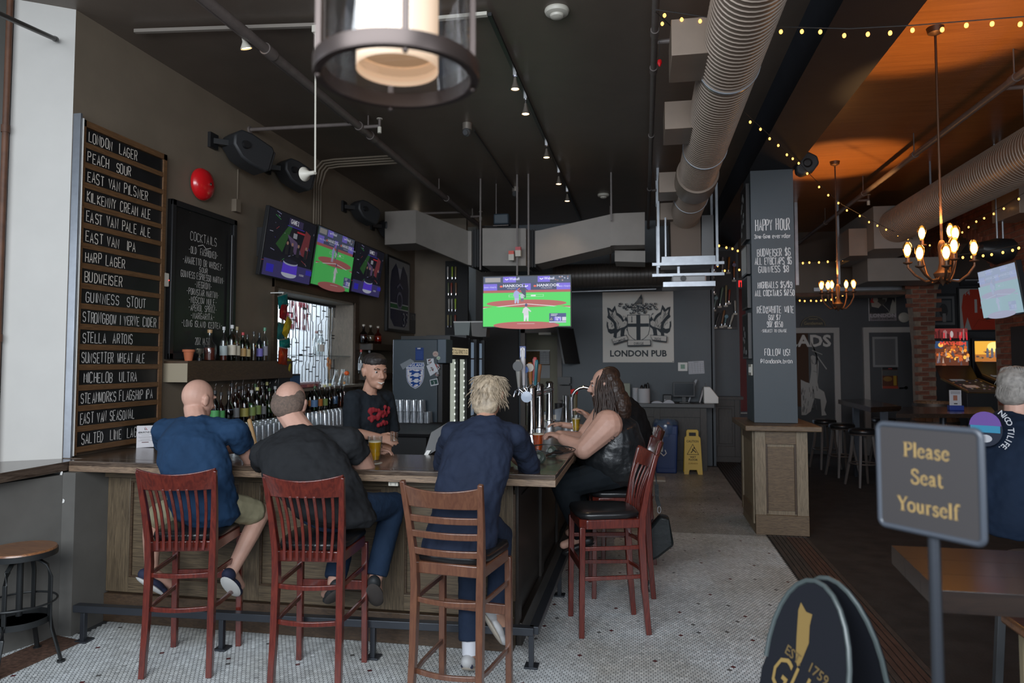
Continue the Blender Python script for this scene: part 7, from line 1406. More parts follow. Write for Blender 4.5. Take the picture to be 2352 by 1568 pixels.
    for s in 'lr':
        d = (J['t'+s]-J['a'+s]).normalized(); u_ = cfg.get('u'+s, V((0, 0, 1))); u_ = (u_-d*u_.dot(d)).normalized(); A = J['a'+s]-u_*.035; f = MB(); R = Matrix((d.cross(u_), d, u_)).transposed()
        f.ell(A-d*.02, (.040, .055, .040), 16, 10, R); f.ell(A+d*.08-u_*.012, (.045, .08, .030), 16, 10, R); f.ell(A+d*.14-u_*.018, (.043, .055, .024), 16, 10, R)
        so = finish(f, 'shoe', cfg['shoe'], t, .006, 3); s2 = MB().ell(A+d*.055-u_*.036, (.050, .125, .013), 20, 6, R).build('sole', cfg['sole'], so)
        if 'sock' in cfg: MB().cyl(J['a'+s]+(J['k'+s]-J['a'+s]).normalized()*.12, J['a'+s]-d*.0, rl[2]+.006, rl[2]+.004).build('sock', cfg['sock'], t)
    return t
def hair_strands(par, c, f, n, L_, r, m, region, seed, droop=.6, k=1, curl=0, out=.12, mess=.22, name='hair'):
    """tapered locks rooted on the skull"""
    random.seed(seed); s, f, u = basis(f); mb = MB(); 
    for i in range(n):
        a = random.uniform(*region[0]); e = random.uniform(*region[1]); d = (s*math.sin(a)*math.cos(e)-f*math.cos(a)*math.cos(e)+u*math.sin(e))
        p = c+(s*d.dot(s)*.080+f*d.dot(f)*.098-f*.012+u*(d.dot(u)*.096+.022))*k*1.0; v = (d*out+V((0, 0, -droop))+V((random.uniform(-1, 1), random.uniform(-1, 1), random.uniform(-.5, .5)))*mess).normalized(); pts = [p-d*.006]; l = L_*random.uniform(.7, 1.15); ph = random.uniform(0, 6)
        for j in range(1, 7):
            v = (v+V((0, 0, -droop*.35))).normalized(); w_ = V((math.cos(ph+j*1.7), math.sin(ph+j*1.7), 0))*curl
            q = pts[-1]+v*l/6+w_
            rel = q-c; rr_ = math.hypot(rel.dot(s), rel.dot(f))
            if rel.z > -.12 and rr_ < .088*k: q += (s*rel.dot(s)+f*rel.dot(f)).normalized()*(.088*k-rr_)*.8
            pts.append(q)
        mb.tube(pts, [r, r, r*.95, r*.85, r*.7, r*.5, r*.15], 5, cap=False)
    o = mb.build(name, m, par, ang=3); return o
def cap_hair(par, c, f, parts, m, name='hair', disp=.004, vox=.005):
    s, f, u = basis(f); R = Matrix((s, f, u)).transposed(); mb = MB()
    for (a, b, d), r in parts: mb.ell(c+s*a+f*b+u*d, r, 18, 12, R)
    return finish(mb, name, m, par, vox, 2, disp, DH_)
sk1 = skinm('skin_pale_pink', (.50, .29, .22)); sk2 = skinm('skin_tan', (.40, .22, .15)); 
def hips(J, rv, w=.09): J['hl'] = J['pel']-rv*w; J['hr'] = J['pel']+rv*w
# --- bald man in blue
J = dict(pel=V((-2.62, 3.90, .91)), neck=P(452, 958, y=4.00), head=P(456, 917, y=4.07), face=V((.30, .93, -.22)), sl=P(378, 992, y=4.0), sr=P(540, 990, y=4.02), el=P(385, 1040, y=4.24), er=P(577, 1058, y=4.22), wl=V((-2.72, 4.52, 1.17)), wr=V((-2.60, 4.40, 1.17)),
         kl=P(350, 1190, y=4.22), kr=P(600, 1178, y=4.20), al=P(348, 1312, y=3.97), ar=P(532, 1312, y=3.97), tl=P(392, 1342, y=4.10), tr=P(552, 1345, y=4.10))
J['chest'] = J['pel'].lerp(J['neck'], .62)+V((-.02, -.05, 0)); hips(J, V((1, -.15, 0)).normalized())
navyb = cloth('blue_tee', (.012, .036, .082)); khaki = cloth('khaki_shorts', (.30, .27, .17)); 
p1 = person('bald person in blue T-shirt and khaki shorts seated at the left of the bar', J, dict(skin=sk1, top=navyb, bottom=khaki, topname='t_shirt', botname='shorts', legend=.80, torso=[(-.22, .13, .10), (-.12, .19, .145), (0, .20, .155), (.2, .205, .15), (.45, .215, .145), (.68, .20, .125), (.85, .155, .095), (.97, .085, .07)],
     arm=(.062, .046, .033), leg=(.082, .062, .038), shoe=mat('navy_canvas', (.01, .014, .04), .8), sole=white, sleeve=.50, nk=.066, hk=1.08))
# --- man in black tee, balding
J = dict(pel=V((-1.76, 3.84, .92)), neck=P(692, 985, y=4.00), head=P(667, 928, y=4.08), face=V((-.12, .96, -.28)), sl=P(612, 1042, y=4.0), sr=P(800, 1015, y=4.02), el=P(602, 1070, y=4.26), er=P(842, 1078, y=4.18), wl=V((-1.80, 4.50, 1.17)), wr=V((-1.78, 4.36, 1.18)),
         kl=P(800, 1205, y=4.18), kr=P(905, 1158, y=4.22), al=P(768, 1335, y=4.00), ar=P(862, 1330, y=4.06), tl=P(748, 1362, y=4.12), tr=P(868, 1362, y=4.16))
J['chest'] = J['pel'].lerp(J['neck'], .60)+V((-.05, -.06, 0)); hips(J, V((1, .05, 0)).normalized(), .10)
blkt = cloth('washed_black_tee', (.016, .017, .019)); jean = cloth('blue_jeans', (.014, .03, .062), bs=60)
p2 = person('balding person in black T-shirt and jeans, second along the bar', J, dict(skin=sk1, top=blkt, bottom=jean, topname='t_shirt', torso=[(-.20, .14, .11), (-.10, .21, .165), (0, .225, .18), (.2, .24, .18), (.45, .26, .17), (.68, .25, .145), (.85, .19, .105), (.97, .09, .075)],
     arm=(.078, .058, .038), leg=(.092, .062, .042), legend=1.95, shoe=mat('dark_boot', (.02, .022, .024), .6), sole=mat('boot_sole', (.06, .05, .045), .7), sleeve=.48, nk=.076, hk=1.2, girth=1.2))
stub = mat('dark_stubble', (.085, .062, .05), .9, var=.5, vscale=90, col2=(.14, .095, .072))
cap_hair(p2, J['head'], J['face'], [((0, -.058, -.014), (.100, .074, .090)), ((-.035, -.035, .012), (.068, .072, .084)), ((.035, -.035, .012), (.068, .072, .084))], stub, 'cropped_hair', .002)
# --- grey-haired man in navy shirt
J = dict(pel=V((-.96, 3.74, .92)), neck=P(1118, 960, y=3.92), head=P(1123, 908, y=3.99), face=V((.10, .95, -.2)), sl=P(1040, 998, y=3.90), sr=P(1182, 1000, y=3.92), el=P(1018, 1062, y=4.18), er=P(1218, 1072, y=4.16), wl=V((-.98, 4.5, 1.17)), wr=V((-.78, 4.34, 1.165)),
         kl=P(1078, 1235, y=4.10), kr=P(1150, 1230, y=4.12), al=V((-.99, 4.0, .10)), ar=P(1142, 1405, y=4.10), tl=V((-.98, 4.14, .05)), tr=P(1168, 1450, y=4.14))
J['chest'] = J['pel'].lerp(J['neck'], .62)+V((0, -.05, 0)); hips(J, V((1, 0, 0)), .085)
navys = cloth('navy_linen', (.016, .023, .045), bs=40)
p3 = person('grey-blond-haired person in long navy shirt and jeans, third along the bar', J, dict(skin=sk2, top=navys, bottom=cloth('dark_jeans', (.015, .025, .05), bs=60), torso=[(-.42, .17, .14), (-.2, .19, .15), (0, .175, .14), (.2, .172, .13), (.45, .185, .135), (.68, .185, .12), (.85, .15, .09), (.97, .085, .07)],
     arm=(.055, .044, .032), leg=(.080, .058, .04), legend=1.88, shoe=mat('pale_sneaker', (.42, .42, .42), .6), sole=mat('sole_cream', (.45, .40, .33), .6), sock=mat('sock_white', (.55, .56, .6), .8), sleeve=1.35, nk=.058))
gblond = mat('grey_blond_hair', (.42, .33, .23), .55, var=.45, vscale=30)
cap_hair(p3, J['head'], J['face'], [((0, -.02, .028), (.084, .096, .088)), ((0, -.055, -.05), (.080, .052, .085))], gblond, 'hair_mass', .010)
hair_strands(p3, J['head'], J['face'], 620, .075, .0032, gblond, ((-2.4, 2.4), (-.6, 1.5)), 3, .45, .96, .003, .10, .85)
q = J['al']; pc = Pic((q.x-.04, q.y-.062, .03), (1, 0, 0), (0, 0, 1), .08, .05, .001); pc.ell(.5, .6, .45, .42, (.01, .012, .03), 18); pc.text('P448', .04, .02, .016, (.6, .6, .6), .02, True, .8); pc.build('heel_tab', prt, p3)
# --- long-haired man in leather waistcoat
J = dict(pel=V((-.20, 5.56, .94)), neck=P(1398, 942, y=5.52), head=P(1388, 884, y=5.50), face=V((-.99, .02, -.10)), sl=P(1396, 975, y=5.28), sr=P(1388, 958, y=5.78), el=P(1340, 1032, y=5.20), er=P(1338, 1012, y=5.70), wl=P(1293, 1008, y=5.30), wr=P(1285, 1000, y=5.52),
         kl=V((-.60, 5.34, .84)), kr=V((-.60, 5.70, .84)), al=V((-.46, 5.34, .46)), ar=V((-.46, 5.72, .46)), tl=V((-.60, 5.33, .40)), tr=V((-.60, 5.72, .40)), nl=V((0, 0, 1)), nr=V((0, 0, 1)))
J['chest'] = J['pel'].lerp(J['neck'], .60)+V((.03, 0, 0)); J['hl'] = J['pel']+V((0, -.11, 0)); J['hr'] = J['pel']+V((0, .11, 0))
leath = mat('black_leather', (.014, .016, .018), .34, var=.3, vscale=5, bump=.6, bscale=14, bdist=.012)
p4 = person('long-haired bearded person in black leather waistcoat, resting bare arms on the bar', J, dict(skin=sk1, top=leath, bottom=cloth('black_trousers', (.010, .014, .018)), topname='waistcoat', belly=.05, torso=[(-.24, .17, .18), (-.12, .23, .23), (0, .25, .25), (.2, .26, .26), (.45, .25, .22), (.68, .22, .17), (.82, .155, .12), (.95, .08, .08)],
     arm=(.112, .072, .042), leg=(.115, .085, .040), legend=2.0, shoe=blackp, sole=blackm, sleeve=0, nk=.075, hk=1.10, curl=.75, disp=.014, handk=1.08, eyes=True))
dkh = mat('dark_brown_hair', (.040, .021, .014), .5, var=.5, vscale=30)
f_ = J['face']
cap_hair(p4, J['head'], f_, [((0, -.040, .035), (.090, .085, .092)), ((0, -.085, -.05), (.092, .068, .11)), ((0, -.12, -.17), (.11, .07, .13))], dkh, 'hair_mass', .012)
hair_strands(p4, J['head'], f_, 420, .44, .0065, dkh, ((-1.75, 1.75), (-.3, 1.3)), 5, .8, 1.12, .010)
cap_hair(p4, J['head'], f_, [((0, .06, -.105), (.060, .045, .055)), ((0, .065, -.155), (.048, .038, .06)), ((-.05, .02, -.06), (.022, .04, .055)), ((.05, .02, -.06), (.022, .04, .055)), ((0, .105, -.058), (.028, .012, .010))], dkh, 'beard', .010)
for k in range(5):
    a = P(1391+(k % 2)*8, 992+k*5, y=5.22)
    MB().tube([a, a+V((.045, 0, -.025))], .003, 5).build('lace', blackp, p4)
tt = Pic(P(1330, 965, y=5.10), (1, 0, 0), (0, 0, 1), 1, 1)
# --- person in black behind
J = dict(pel=V((-.12, 6.55, .93)), neck=P(1428, 915, y=6.5), head=P(1398, 872, y=6.45), face=V((-.9, .3, -.3)), sl=P(1430, 935, y=6.3), sr=P(1415, 930, y=6.75), el=P(1385, 985, y=6.1), er=P(1390, 990, y=6.75), wl=P(1352, 957, y=6.05), wr=V((-.75, 6.7, 1.17)),
         kl=V((-.55, 6.4, .84)), kr=V((-.55, 6.75, .84)), al=V((-.44, 6.4, .46)), ar=V((-.44, 6.76, .46)), tl=V((-.56, 6.4, .40)), tr=V((-.56, 6.76, .40)))
J['chest'] = J['pel'].lerp(J['neck'], .60)+V((.05, 0, 0)); J['hl'] = J['pel']+V((0, -.1, 0)); J['hr'] = J['pel']+V((0, .1, 0))
p5 = person('person in black top mostly hidden behind the long-haired person', J, dict(skin=sk1, top=cloth('black_top', (.008, .008, .009)), bottom=cloth('black_trousers', (.010, .014, .018)), torso=[(-.22, .14, .13), (-.1, .19, .18), (0, .2, .19), (.2, .21, .19), (.45, .215, .17), (.68, .2, .14), (.85, .15, .10), (.97, .085, .07)], sleeve=.8, shoe=blackp, sole=blackm, eyes=False))
cap_hair(p5, J['head'], J['face'], [((0, -.02, .03), (.086, .098, .088))], dkh)
# --- bartender
bf = V((.78, -.60, 0)).normalized(); brv = V((bf.y, -bf.x, 0)); bn_ = P(848, 902, y=5.08)
J = dict(pel=P(842, 1072, y=5.14), neck=P(847, 897, y=5.10), head=P(861, 852, y=5.07), face=V((.74, -.60, -.12)), el=None)
J['sr'] = P(812, 918, y=4.98); J['sl'] = P(884, 916, y=5.27); J['er'] = P(808, 992, y=4.93); J['el'] = P(902, 995, y=5.32); J['wr'] = P(868, 1004, y=4.90); J['wl'] = P(893, 1016, y=5.10)
J['chest'] = J['pel'].lerp(J['neck'], .62)-bf*.02; rv = (J['sr']-J['sl']); rv.z = 0; rv.normalize(); J['hl'] = J['pel']-rv*.09; J['hr'] = J['pel']+rv*.09
J['kl'] = J['hl']+V((.0, 0, -.45)); J['kr'] = J['hr']+V((0, 0, -.45)); J['al'] = V((J['kl'].x, J['kl'].y+.02, .09)); J['ar'] = V((J['kr'].x, J['kr'].y+.02, .09)); J['tl'] = J['al']+bf*.13-V((0, 0, .04)); J['tr'] = J['ar']+bf*.13-V((0, 0, .04)); J['nr'] = V((-.1, -.7, .7)); J['nl'] = V((0, -.3, 1))
p6 = person('smiling bartender with short dark hair in black T-shirt with red print', J, dict(skin=skinm('skin_warm', (.42, .23, .16)), top=cloth('black_band_tee', (.012, .016, .021)), bottom=cloth('black_trousers', (.010, .014, .018)), topname='t_shirt', torso=[(-.25, .165, .125), (-.1, .165, .125), (0, .16, .12), (.2, .155, .115), (.45, .185, .13), (.68, .195, .125), (.85, .16, .10), (.97, .085, .07)],
     arm=(.056, .041, .030), leg=(.078, .055, .04), legend=1.95, shoe=blackp, sole=blackm, sleeve=.95, nk=.056, hk=1.1, curl=.45, eyes=True))
cap_hair(p6, J['head'], J['face'], [((0, -.012, .074), (.086, .100, .064)), ((0, .055, .094), (.058, .034, .024))], mat('near_black_hair', (.02, .015, .013), .6, var=.4, vscale=40), 'hair', .008)
cap_hair(p6, J['head'], J['face'], [((0, -.050, .0), (.088, .068, .080))], mat('shaved_hair', (.10, .075, .06), .8, var=.4, vscale=60), 'shaved_sides', .002)
s, f, u = basis(J['face']); c = J['head']; MB().tube([c+s*-.026+f*.103-u*.070, c+f*.112-u*.078, c+s*.026+f*.103-u*.070], [.003, .007, .003], 8).build('teeth', mat('teeth', (.6, .56, .5), .3), p6)
cf = V((0, 0, 1)).cross(rv); cf = cf if cf.dot(bf) > 0 else -cf; co_ = J['chest']+V((0, 0, .03))+cf*.150; U_ = V((-cf.y, cf.x, 0)); random.seed(12)
prm = mat('red_print', (.22, .008, .015), .8)
rp_ = MB(); nn = 34; 
for k in range(nn):
    a = random.uniform(-.10, .11); b = random.uniform(-.085, .075)*(1-abs(a)*3); q = co_+U_*a+V((0, 0, b+.01))-cf*(a*a*2.2); rp_.ell(q, (.016, .016, .018), 8, 6)
finish(rp_, 'red_shirt_print', prm, p6, .006, 3, .004, DH_)
rp_ = MB()
for k in range(16): a = random.uniform(-.055, .06); b = random.uniform(-.30, -.10); q = co_+U_*(a*.8)+V((0, 0, b))-cf*(a*a*2.2+.022); rp_.ell(q, (.006, .006, .022), 6, 5)
o = rp_.build('grey_shirt_print', mat('grey_print', (.12, .15, .18), .8), p6); o['kind'] = 'stuff'
MB().tube([J['neck']+V((math.cos(a)*.068, math.sin(a)*.062, -.02+.02*math.cos(a-2.5))) for a in [2*PI*i/24 for i in range(25)]], .0022, 5).build('necklace', mat('cord', (.05, .02, .015)), p6)
q = J['wr']+(J['wr']-J['er']).normalized()*.085; 
# --- man at the right edge
J = dict(pel=P(2322, 1165, y=4.02), neck=P(2338, 952, y=4.16), head=P(2343, 893, y=4.18), face=V((.80, .50, -.12)), sl=P(2285, 1000, y=4.34), sr=P(2395, 1000, y=3.98), el=V((2.35, 4.55, 1.12)), er=V((2.35, 3.95, 1.12)), wl=V((2.62, 4.6, 1.1)), wr=V((2.62, 4.1, 1.1)))
J['chest'] = J['pel'].lerp(J['neck'], .60)+V((-.05, -.02, 0)); J['hl'] = J['pel']+V((-.03, .10, 0)); J['hr'] = J['pel']+V((.03, -.10, 0)); J['kl'] = J['hl']+V((.42, .10, -.03)); J['kr'] = J['hr']+V((.42, .02, -.03)); J['al'] = J['kl']+V((-.05, 0, -.42)); J['ar'] = J['kr']+V((-.05, 0, -.42)); J['tl'] = J['al']+V((.13, 0, -.05)); J['tr'] = J['ar']+V((.13, 0, -.05))
p7 = person('grey-haired person in dark navy T-shirt and grey trousers at the right edge', J, dict(skin=sk1, top=cloth('dark_navy_tee', (.006, .014, .032)), bottom=cloth('grey_trousers', (.10, .115, .135)), topname='t_shirt', torso=[(-.30, .15, .14), (-.14, .19, .165), (0, .20, .17), (.2, .20, .165), (.45, .205, .15), (.68, .20, .135), (.85, .15, .10), (.97, .085, .07)], sleeve=.8, leg=(.095, .07, .045), shoe=blackp, sole=blackm, nk=.062, disp=.02))
ggr = mat('grey_hair', (.26, .235, .21), .6, var=.4, vscale=40)
cap_hair(p7, J['head'], J['face'], [((0, -.03, .03), (.090, .095, .09)), ((0, -.06, -.03), (.084, .05, .07))], ggr, 'hair_mass', .006)
hair_strands(p7, J['head'], J['face'], 200, .06, .0035, ggr, ((-2.0, 2.0), (-.4, 1.5)), 8, .4, 1.04)
Nn = V((-.62, -.78, 0)).normalized(); U2 = V((.78, -.62, 0)); o_ = P(2268, 985, y=3.99)
pc = Pic(o_+Nn*.035, U2, (0, 0, 1), 1, 1, .0012)
pc.ell(0, .0, .075, .085, (.01, .015, .03), 24); pc.poly([(.07*math.cos(a), .02+.07*math.sin(a)) for a in [PI*i/12 for i in range(13)]], (.12, .06, .25)); pc.rect(-.065, -.015, .065, .02, (.03, .20, .32)); pc.ell(0, -.045, .03, .02, (.4, .4, .42), 14)
for k, ch in enumerate('NICO TILIFE.'): a = .85-k*.16; pc.text(ch, .10*math.cos(a), .10*math.sin(a), .026, (.42, .42, .44), .02, True, 1, a-PI/2)
pc.build('back_print', prt, p7)
# ================================================================ behind the bar
bc2 = thing('bottle_counter', 'dark stepped back-bar counter along the left wall under the bottles', 'counter', (-3.6, 6.6, 0))
MB().box(-3.895, -3.15, 4.86, 8.4, 0, 1.05).build('cabinet', blackm, bc2); MB().box(-3.895, -3.11, 4.85, 8.42, 1.05, 1.08).build('worktop', galv, bc2, bevel=.004); MB().box(-3.895, -3.55, 4.9, 9.2, 1.08, 1.22).build('bottle_step', dko, bc2)
sb = thing('side_counter', 'dark service counter holding stacked glasses right of the bartender', 'counter', (-2.7, 7, 0)); MB().box(-3.08, -2.2, 7.0, 8.3, 0, 1.0).build('cabinet', blackm, sb); MB().box(-3.09, -2.15, 6.95, 8.35, 1.0, 1.03).build('worktop', mat('black_top', (.015, .015, .016), .3), sb, bevel=.004)
GLS = {}; bgl = glassm('bar_glass', (.88, .91, .93), .34, .06, .09, (.75, .8, .85))
def gm(nm, c, **k):
    if nm not in GLS: GLS[nm] = glassm('bottle_'+nm, c, .18, .05, **k)
    return GLS[nm]
def bottle(c, h, r, gl, cap, lab, label, kind=0, g='bottles', spout=False, liq=None, cat='bottle', lc=(.5, .48, .42), shape=0):
    t = thing('spirit_bottle', label, cat, c, group=g); nr = r*.34
    pr = [[(r*.9, 0), (r, .01), (r, h*.58), (r*.85, h*.66), (nr, h*.76), (nr, h*.93), (nr*1.15, h*.95)], [(r*.9, 0), (r*1.02, .01), (r*1.1, h*.35), (r*.95, h*.52), (nr, h*.66), (nr, h*.92)], [(r, 0), (r, h*.5), (r*.9, h*.56), (nr*1.2, h*.62), (nr, h*.92)]][shape]
    MB().lathe(pr, c, 14).build('glass', gl, t, ang=1.2)
    if liq: MB().lathe([(r*.86, .008), (r*.88, h*.42)], c, 12).build('liquid', mat('liquor_%d_%d' % (int(liq[0]*99), int(liq[1]*99)), liq, .15), t)
    MB().lathe([(nr*1.2, h*.90), (nr*1.25, h), (.001, h)], c, 10).build('cap', mat('cap_%d_%d_%d' % tuple(int(x*99) for x in cap), cap, .4), t)
    if lab: MB().lathe([(r*1.03, h*.16), (r*1.03, h*.44)], c, 14).build('label', mat('label_%d_%d_%d' % tuple(int(x*99) for x in lc), lc, .6), t)
    if spout: MB().tube([V(c)+V((0, 0, h)), V(c)+V((0, 0, h+.035)), V(c)+V((.008, .008, h+.06))], .0045, 6).build('pourer', chrome, t)
    return t
clr = gm('clear', (.85, .88, .88)); grn = gm('green', (.10, .28, .12)); amb = gm('amber', (.45, .18, .05)); dkb = gm('dark', (.06, .04, .035)); blu = gm('blue', (.25, .42, .58))
# shelf row (px, cap top py, radius, ...)
SHB = [(481, 757, .052, clr, (.40, .25, .12), None, (.10, .02, .012), 1, 'round decanter with cork and dark red spirit on the long shelf'), (513, 750, .034, clr, (.5, .5, .5), (.35, .40, .40), (.10, .02, .012), 0, 'clear bottle of dark red spirit beside the round decanter'), (532, 746, .040, grn, (.55, .55, .55), (.55, .50, .40), None, 0, 'green bottle with cream label and white cap on the long shelf'),
       (543, 750, .034, clr, (.35, .28, .15), (.5, .46, .36), None, 0, 'clear bottle with tilted cream label behind the green bottle'), (557, 763, .034, grn, (.5, .05, .06), (.42, .26, .10), None, 0, 'dark bottle with red cap and orange label'), (567, 768, .034, grn, (.05, .05, .05), (.45, .36, .18), None, 0, 'dark bottle with ochre label, right of the red-capped one'),
       (582, 761, .032, clr, (.04, .04, .04), None, (.05, .03, .02), 0, 'slim clear bottle with black cap near the middle of the shelf'), (595, 764, .036, blu, (.04, .04, .04), (.16, .14, .42), None, 0, 'bottle with violet label on the long shelf'), (607, 752, .034, clr, (.10, .28, .18), (.26, .25, .30), (.08, .05, .03), 0, 'tall clear bottle with green cap at the right end of the long shelf')]
for px_, top_, r_, gl, cp, lb, lq, shp_, tx in SHB:
    q = P(px_, 826, x=-3.77); zt_ = P(px_, top_, x=-3.77).z; bottle((-3.77, q.y, 1.776), max(.18, zt_-1.776), r_, gl, cp, lb is not None, tx, g='bottles on the long shelf', liq=lq, lc=lb or (.5, .5, .5), shape=shp_)
q = P(433, 826, x=-3.77); tp = thing('terracotta_pot', 'small terracotta flower pot on the left end of the long shelf', 'pot', (-3.77, q.y, 1.775)); tcm = mat('terracotta', (.42, .12, .05), .8); MB().lathe([(.030, 0), (.042, .075), (.050, .075), (.050, .095), (.044, .095), (.040, .075)], (-3.77, q.y, 1.776), 20).build('pot', tcm, tp); MB().lathe([(.042, .08), (.001, .082)], (-3.77, q.y, 1.776), 14).build('soil', blackm, tp)
q = P(458, 826, x=-3.77); tr_ = thing('trophy_cup', 'tiny silver trophy cup beside the terracotta pot', 'trophy', (-3.77, q.y, 1.775)); c = V((-3.77, q.y, 1.776)); sil = mat('old_silver', (.5, .47, .38), .3, metal=.9)
MB().lathe([(.022, 0), (.022, .025), (.001, .03)], c, 14).build('base', blackp, tr_); MB().lathe([(.014, .028), (.006, .04), (.008, .052), (.026, .075), (.036, .105), (.033, .105), (.001, .06)], c, 18).build('cup', sil, tr_)
for s in (-1, 1): MB().tube([c+V((0, s*.034, .100)), c+V((0, s*.050, .095)), c+V((0, s*.044, .070)), c+V((0, s*.026, .068))], .003, 6).build('handle', sil, tr_)
# step rows
random.seed(14); kinds = [(clr, (.35, .35, .36), 'clear'), (grn, (.04, .10, .04), 'green'), (amb, (.04, .04, .04), 'amber'), (dkb, (.5, .48, .2), 'dark'), (clr, (.45, .2, .05), 'clear'), (dkb, (.03, .03, .03), 'dark')]
labs = [('green', (.07, .30, .09)), ('lime', (.16, .22, .06)), ('orange', (.40, .13, .02)), ('cream', (.28, .26, .2)), ('yellow', (.25, .22, .05)), ('grey', (.16, .165, .17)), ('blue', (.06, .13, .25)), ('white', (.32, .32, .33))]
n = 0; pos = ['leftmost', 'second', 'third', 'fourth', 'fifth', 'sixth', 'seventh', 'eighth', 'ninth', 'tenth', 'eleventh', 'twelfth', 'thirteenth', 'fourteenth', 'fifteenth', 'sixteenth', 'seventeenth']
for row, x_, pxs in (('front', -3.62, [493, 507, 525, 540, 561, 577, 590, 603, 618, 631, 722, 733, 745, 757, 768, 782, 790]), ('rear', -3.78, [531, 548, 556, 570, 585, 600, 612, 626, 700, 712, 726, 738, 750, 762, 775, 786])):
    for i, px_ in enumerate(pxs):
        hl_ = random.random() < .65
        y_ = P(px_, 950, x=x_).y; k = random.randrange(6); l = labs[(0 if row == 'front' and i < 2 else random.randrange(8))]
        gl, cp, cn = kinds[k]; h_ = random.uniform(.27, .31)+(0 if row != 'rear' else .04 if px_ < 690 else -.05)
        bottle((x_, y_, 1.221), h_, random.uniform(.034, .042), gl, cp, hl_, '%s bottle, %s, %s from left, %s row of back bar' % (cn, l[0]+' label' if hl_ else 'no label', pos[i], row), g='spirit bottles on the back bar step', spout=(row == 'front' or (i % 2 == 0 and px_ < 690)), liq=(.12, .06, .02) if k in (0, 4) and i % 2 else None, lc=l[1], shape=random.choice((0, 0, 1, 2)))
# sill shelf and things in the window
gsf = thing('glass_shelf', 'thin clear glass shelf across the window holding two bottles', 'shelf', (-3.8, 8.2, 1.8)); z_ = P(733, 816, x=-3.98).z; MB().box(-4.1, -3.91, 7.04, 9.04, z_-.012, z_).build('pane', clear, gsf)
for px_, tx in ((726, 'clear vodka bottle with pale pink cap standing in the window'), (737, 'clear bottle with white and orange label standing in the window')): y_ = P(px_, 816, x=-3.98).y; bottle((-3.98, y_, z_+.001), P(px_, 760, x=-3.98).z-z_, .042, clr, (.5, .3, .28) if px_ < 730 else (.5, .5, .5), px_ > 730, tx, g='bottles in the window', lc=(.55, .50, .45))
for k, (px_, c_, tx) in enumerate(((835, (.12, .01, .012), 'dark red round bottle on the upper small shelf'), (851, (.25, .22, .18), 'clear squat bottle on the upper small shelf'), (868, (.35, .10, .04), 'amber squat bottle on the upper small shelf'))): y_ = P(px_, 780, x=-3.78).y; bottle((-3.78, y_, 2.021), .26, .052, gm('s%d' % k, tuple(min(1, v*2.2) for v in c_)), (.4, .36, .3), True, tx, g='bottles on the upper small shelf', lc=c_, shape=1)
for px_, tx in ((829, 'clear bottle with red cap on the lower small shelf'), (848, 'clear bottle with grey cap on the lower small shelf')): y_ = P(px_, 850, x=-3.78).y; bottle((-3.78, y_, 1.601), .33, .040, clr, (.45, .05, .04) if px_ < 840 else (.3, .32, .34), True, tx, g='bottles on the lower small shelf', lc=(.40, .42, .45))
# sill counter items
def item(nm, lb, cat, px, py, x, prof, m, n=18, g=None):
    q = P(px, py, x=x); q.z = 1.471; t = thing(nm, lb, cat, q, group=g); MB().lathe(prof, q, n).build('body', m, t); return t, q
blk = thing('sill_boxes', 'black speaker box with blue side on the window sill', 'box', P(665, 880, x=-3.75)); q = P(640, 885, x=-3.7); q2 = P(690, 858, x=-3.7); MB().box(-3.885, -3.70, q.y, q2.y, 1.475, q2.z).build('box', blackp, blk, bevel=.004); MB().box(-3.70, -3.695, q2.y-.22, q2.y-.02, 1.50, q2.z-.02).build('blue_card', mat('blue_card', (.03, .08, .18), .5), blk)
cr = thing('plastic_crate', 'pinkish clear plastic tub on the window sill', 'tub', P(715, 890, x=-3.7)); q = P(692, 900, x=-3.7); q2 = P(738, 880, x=-3.7); MB().box(-3.885, -3.72, q.y, q2.y, 1.475, q2.z).build('tub', glassm('pink_plastic', (.7, .35, .35), .2, .1, .4, (.3, .10, .11)), cr, bevel=.006); MB().box(-3.89, -3.715, q.y-.02, q2.y+.02, q2.z, q2.z+.02).build('lid', mat('pink_lid', (.5, .36, .4), .4), cr)
cone_ = [(.055, 0), (.06, .01), (.02, .15), (.022, .20), (.018, .20), (.017, .15), (.05, .012)]
item('glass_carafe', 'conical glass carafe on the sill, left one', 'carafe', 772, 878, -3.77, cone_, clear, g='glass carafes'); item('glass_carafe', 'conical glass carafe on the sill, right one behind the orange lid', 'carafe', 787, 872, -3.80, cone_, clear, g='glass carafes')
t, q = item('shaker_bottle', 'clear squeeze bottle with round orange lid by the bartender', 'bottle', 796, 890, -3.75, [(.035, 0), (.035, .12), (.02, .13)], clear); MB().ell(q+V((0, 0, .15)), (.032, .032, .028)).build('lid', mat('orange_lid', (.8, .12, .02), .4), t)
t, q = item('flower_vase', 'small glass vase of dried orange flowers on the sill', 'vase', 757, 886, -3.76, [(.04, 0), (.04, .09), (.036, .09), (.036, .01)], clear); random.seed(3)
for k in range(7): a = q+V((random.uniform(-.03, .03), random.uniform(-.12, .05), random.uniform(.22, .34))); MB().tube([q+V((0, 0, .02)), a], .003, 5).build('stem', mat('straw', (.3, .2, .1), .8), t); MB().ell(a, (.014, .014, .03), 8, 6).build('flower', mat('dried_orange', (.45, .18, .07), .9), t)
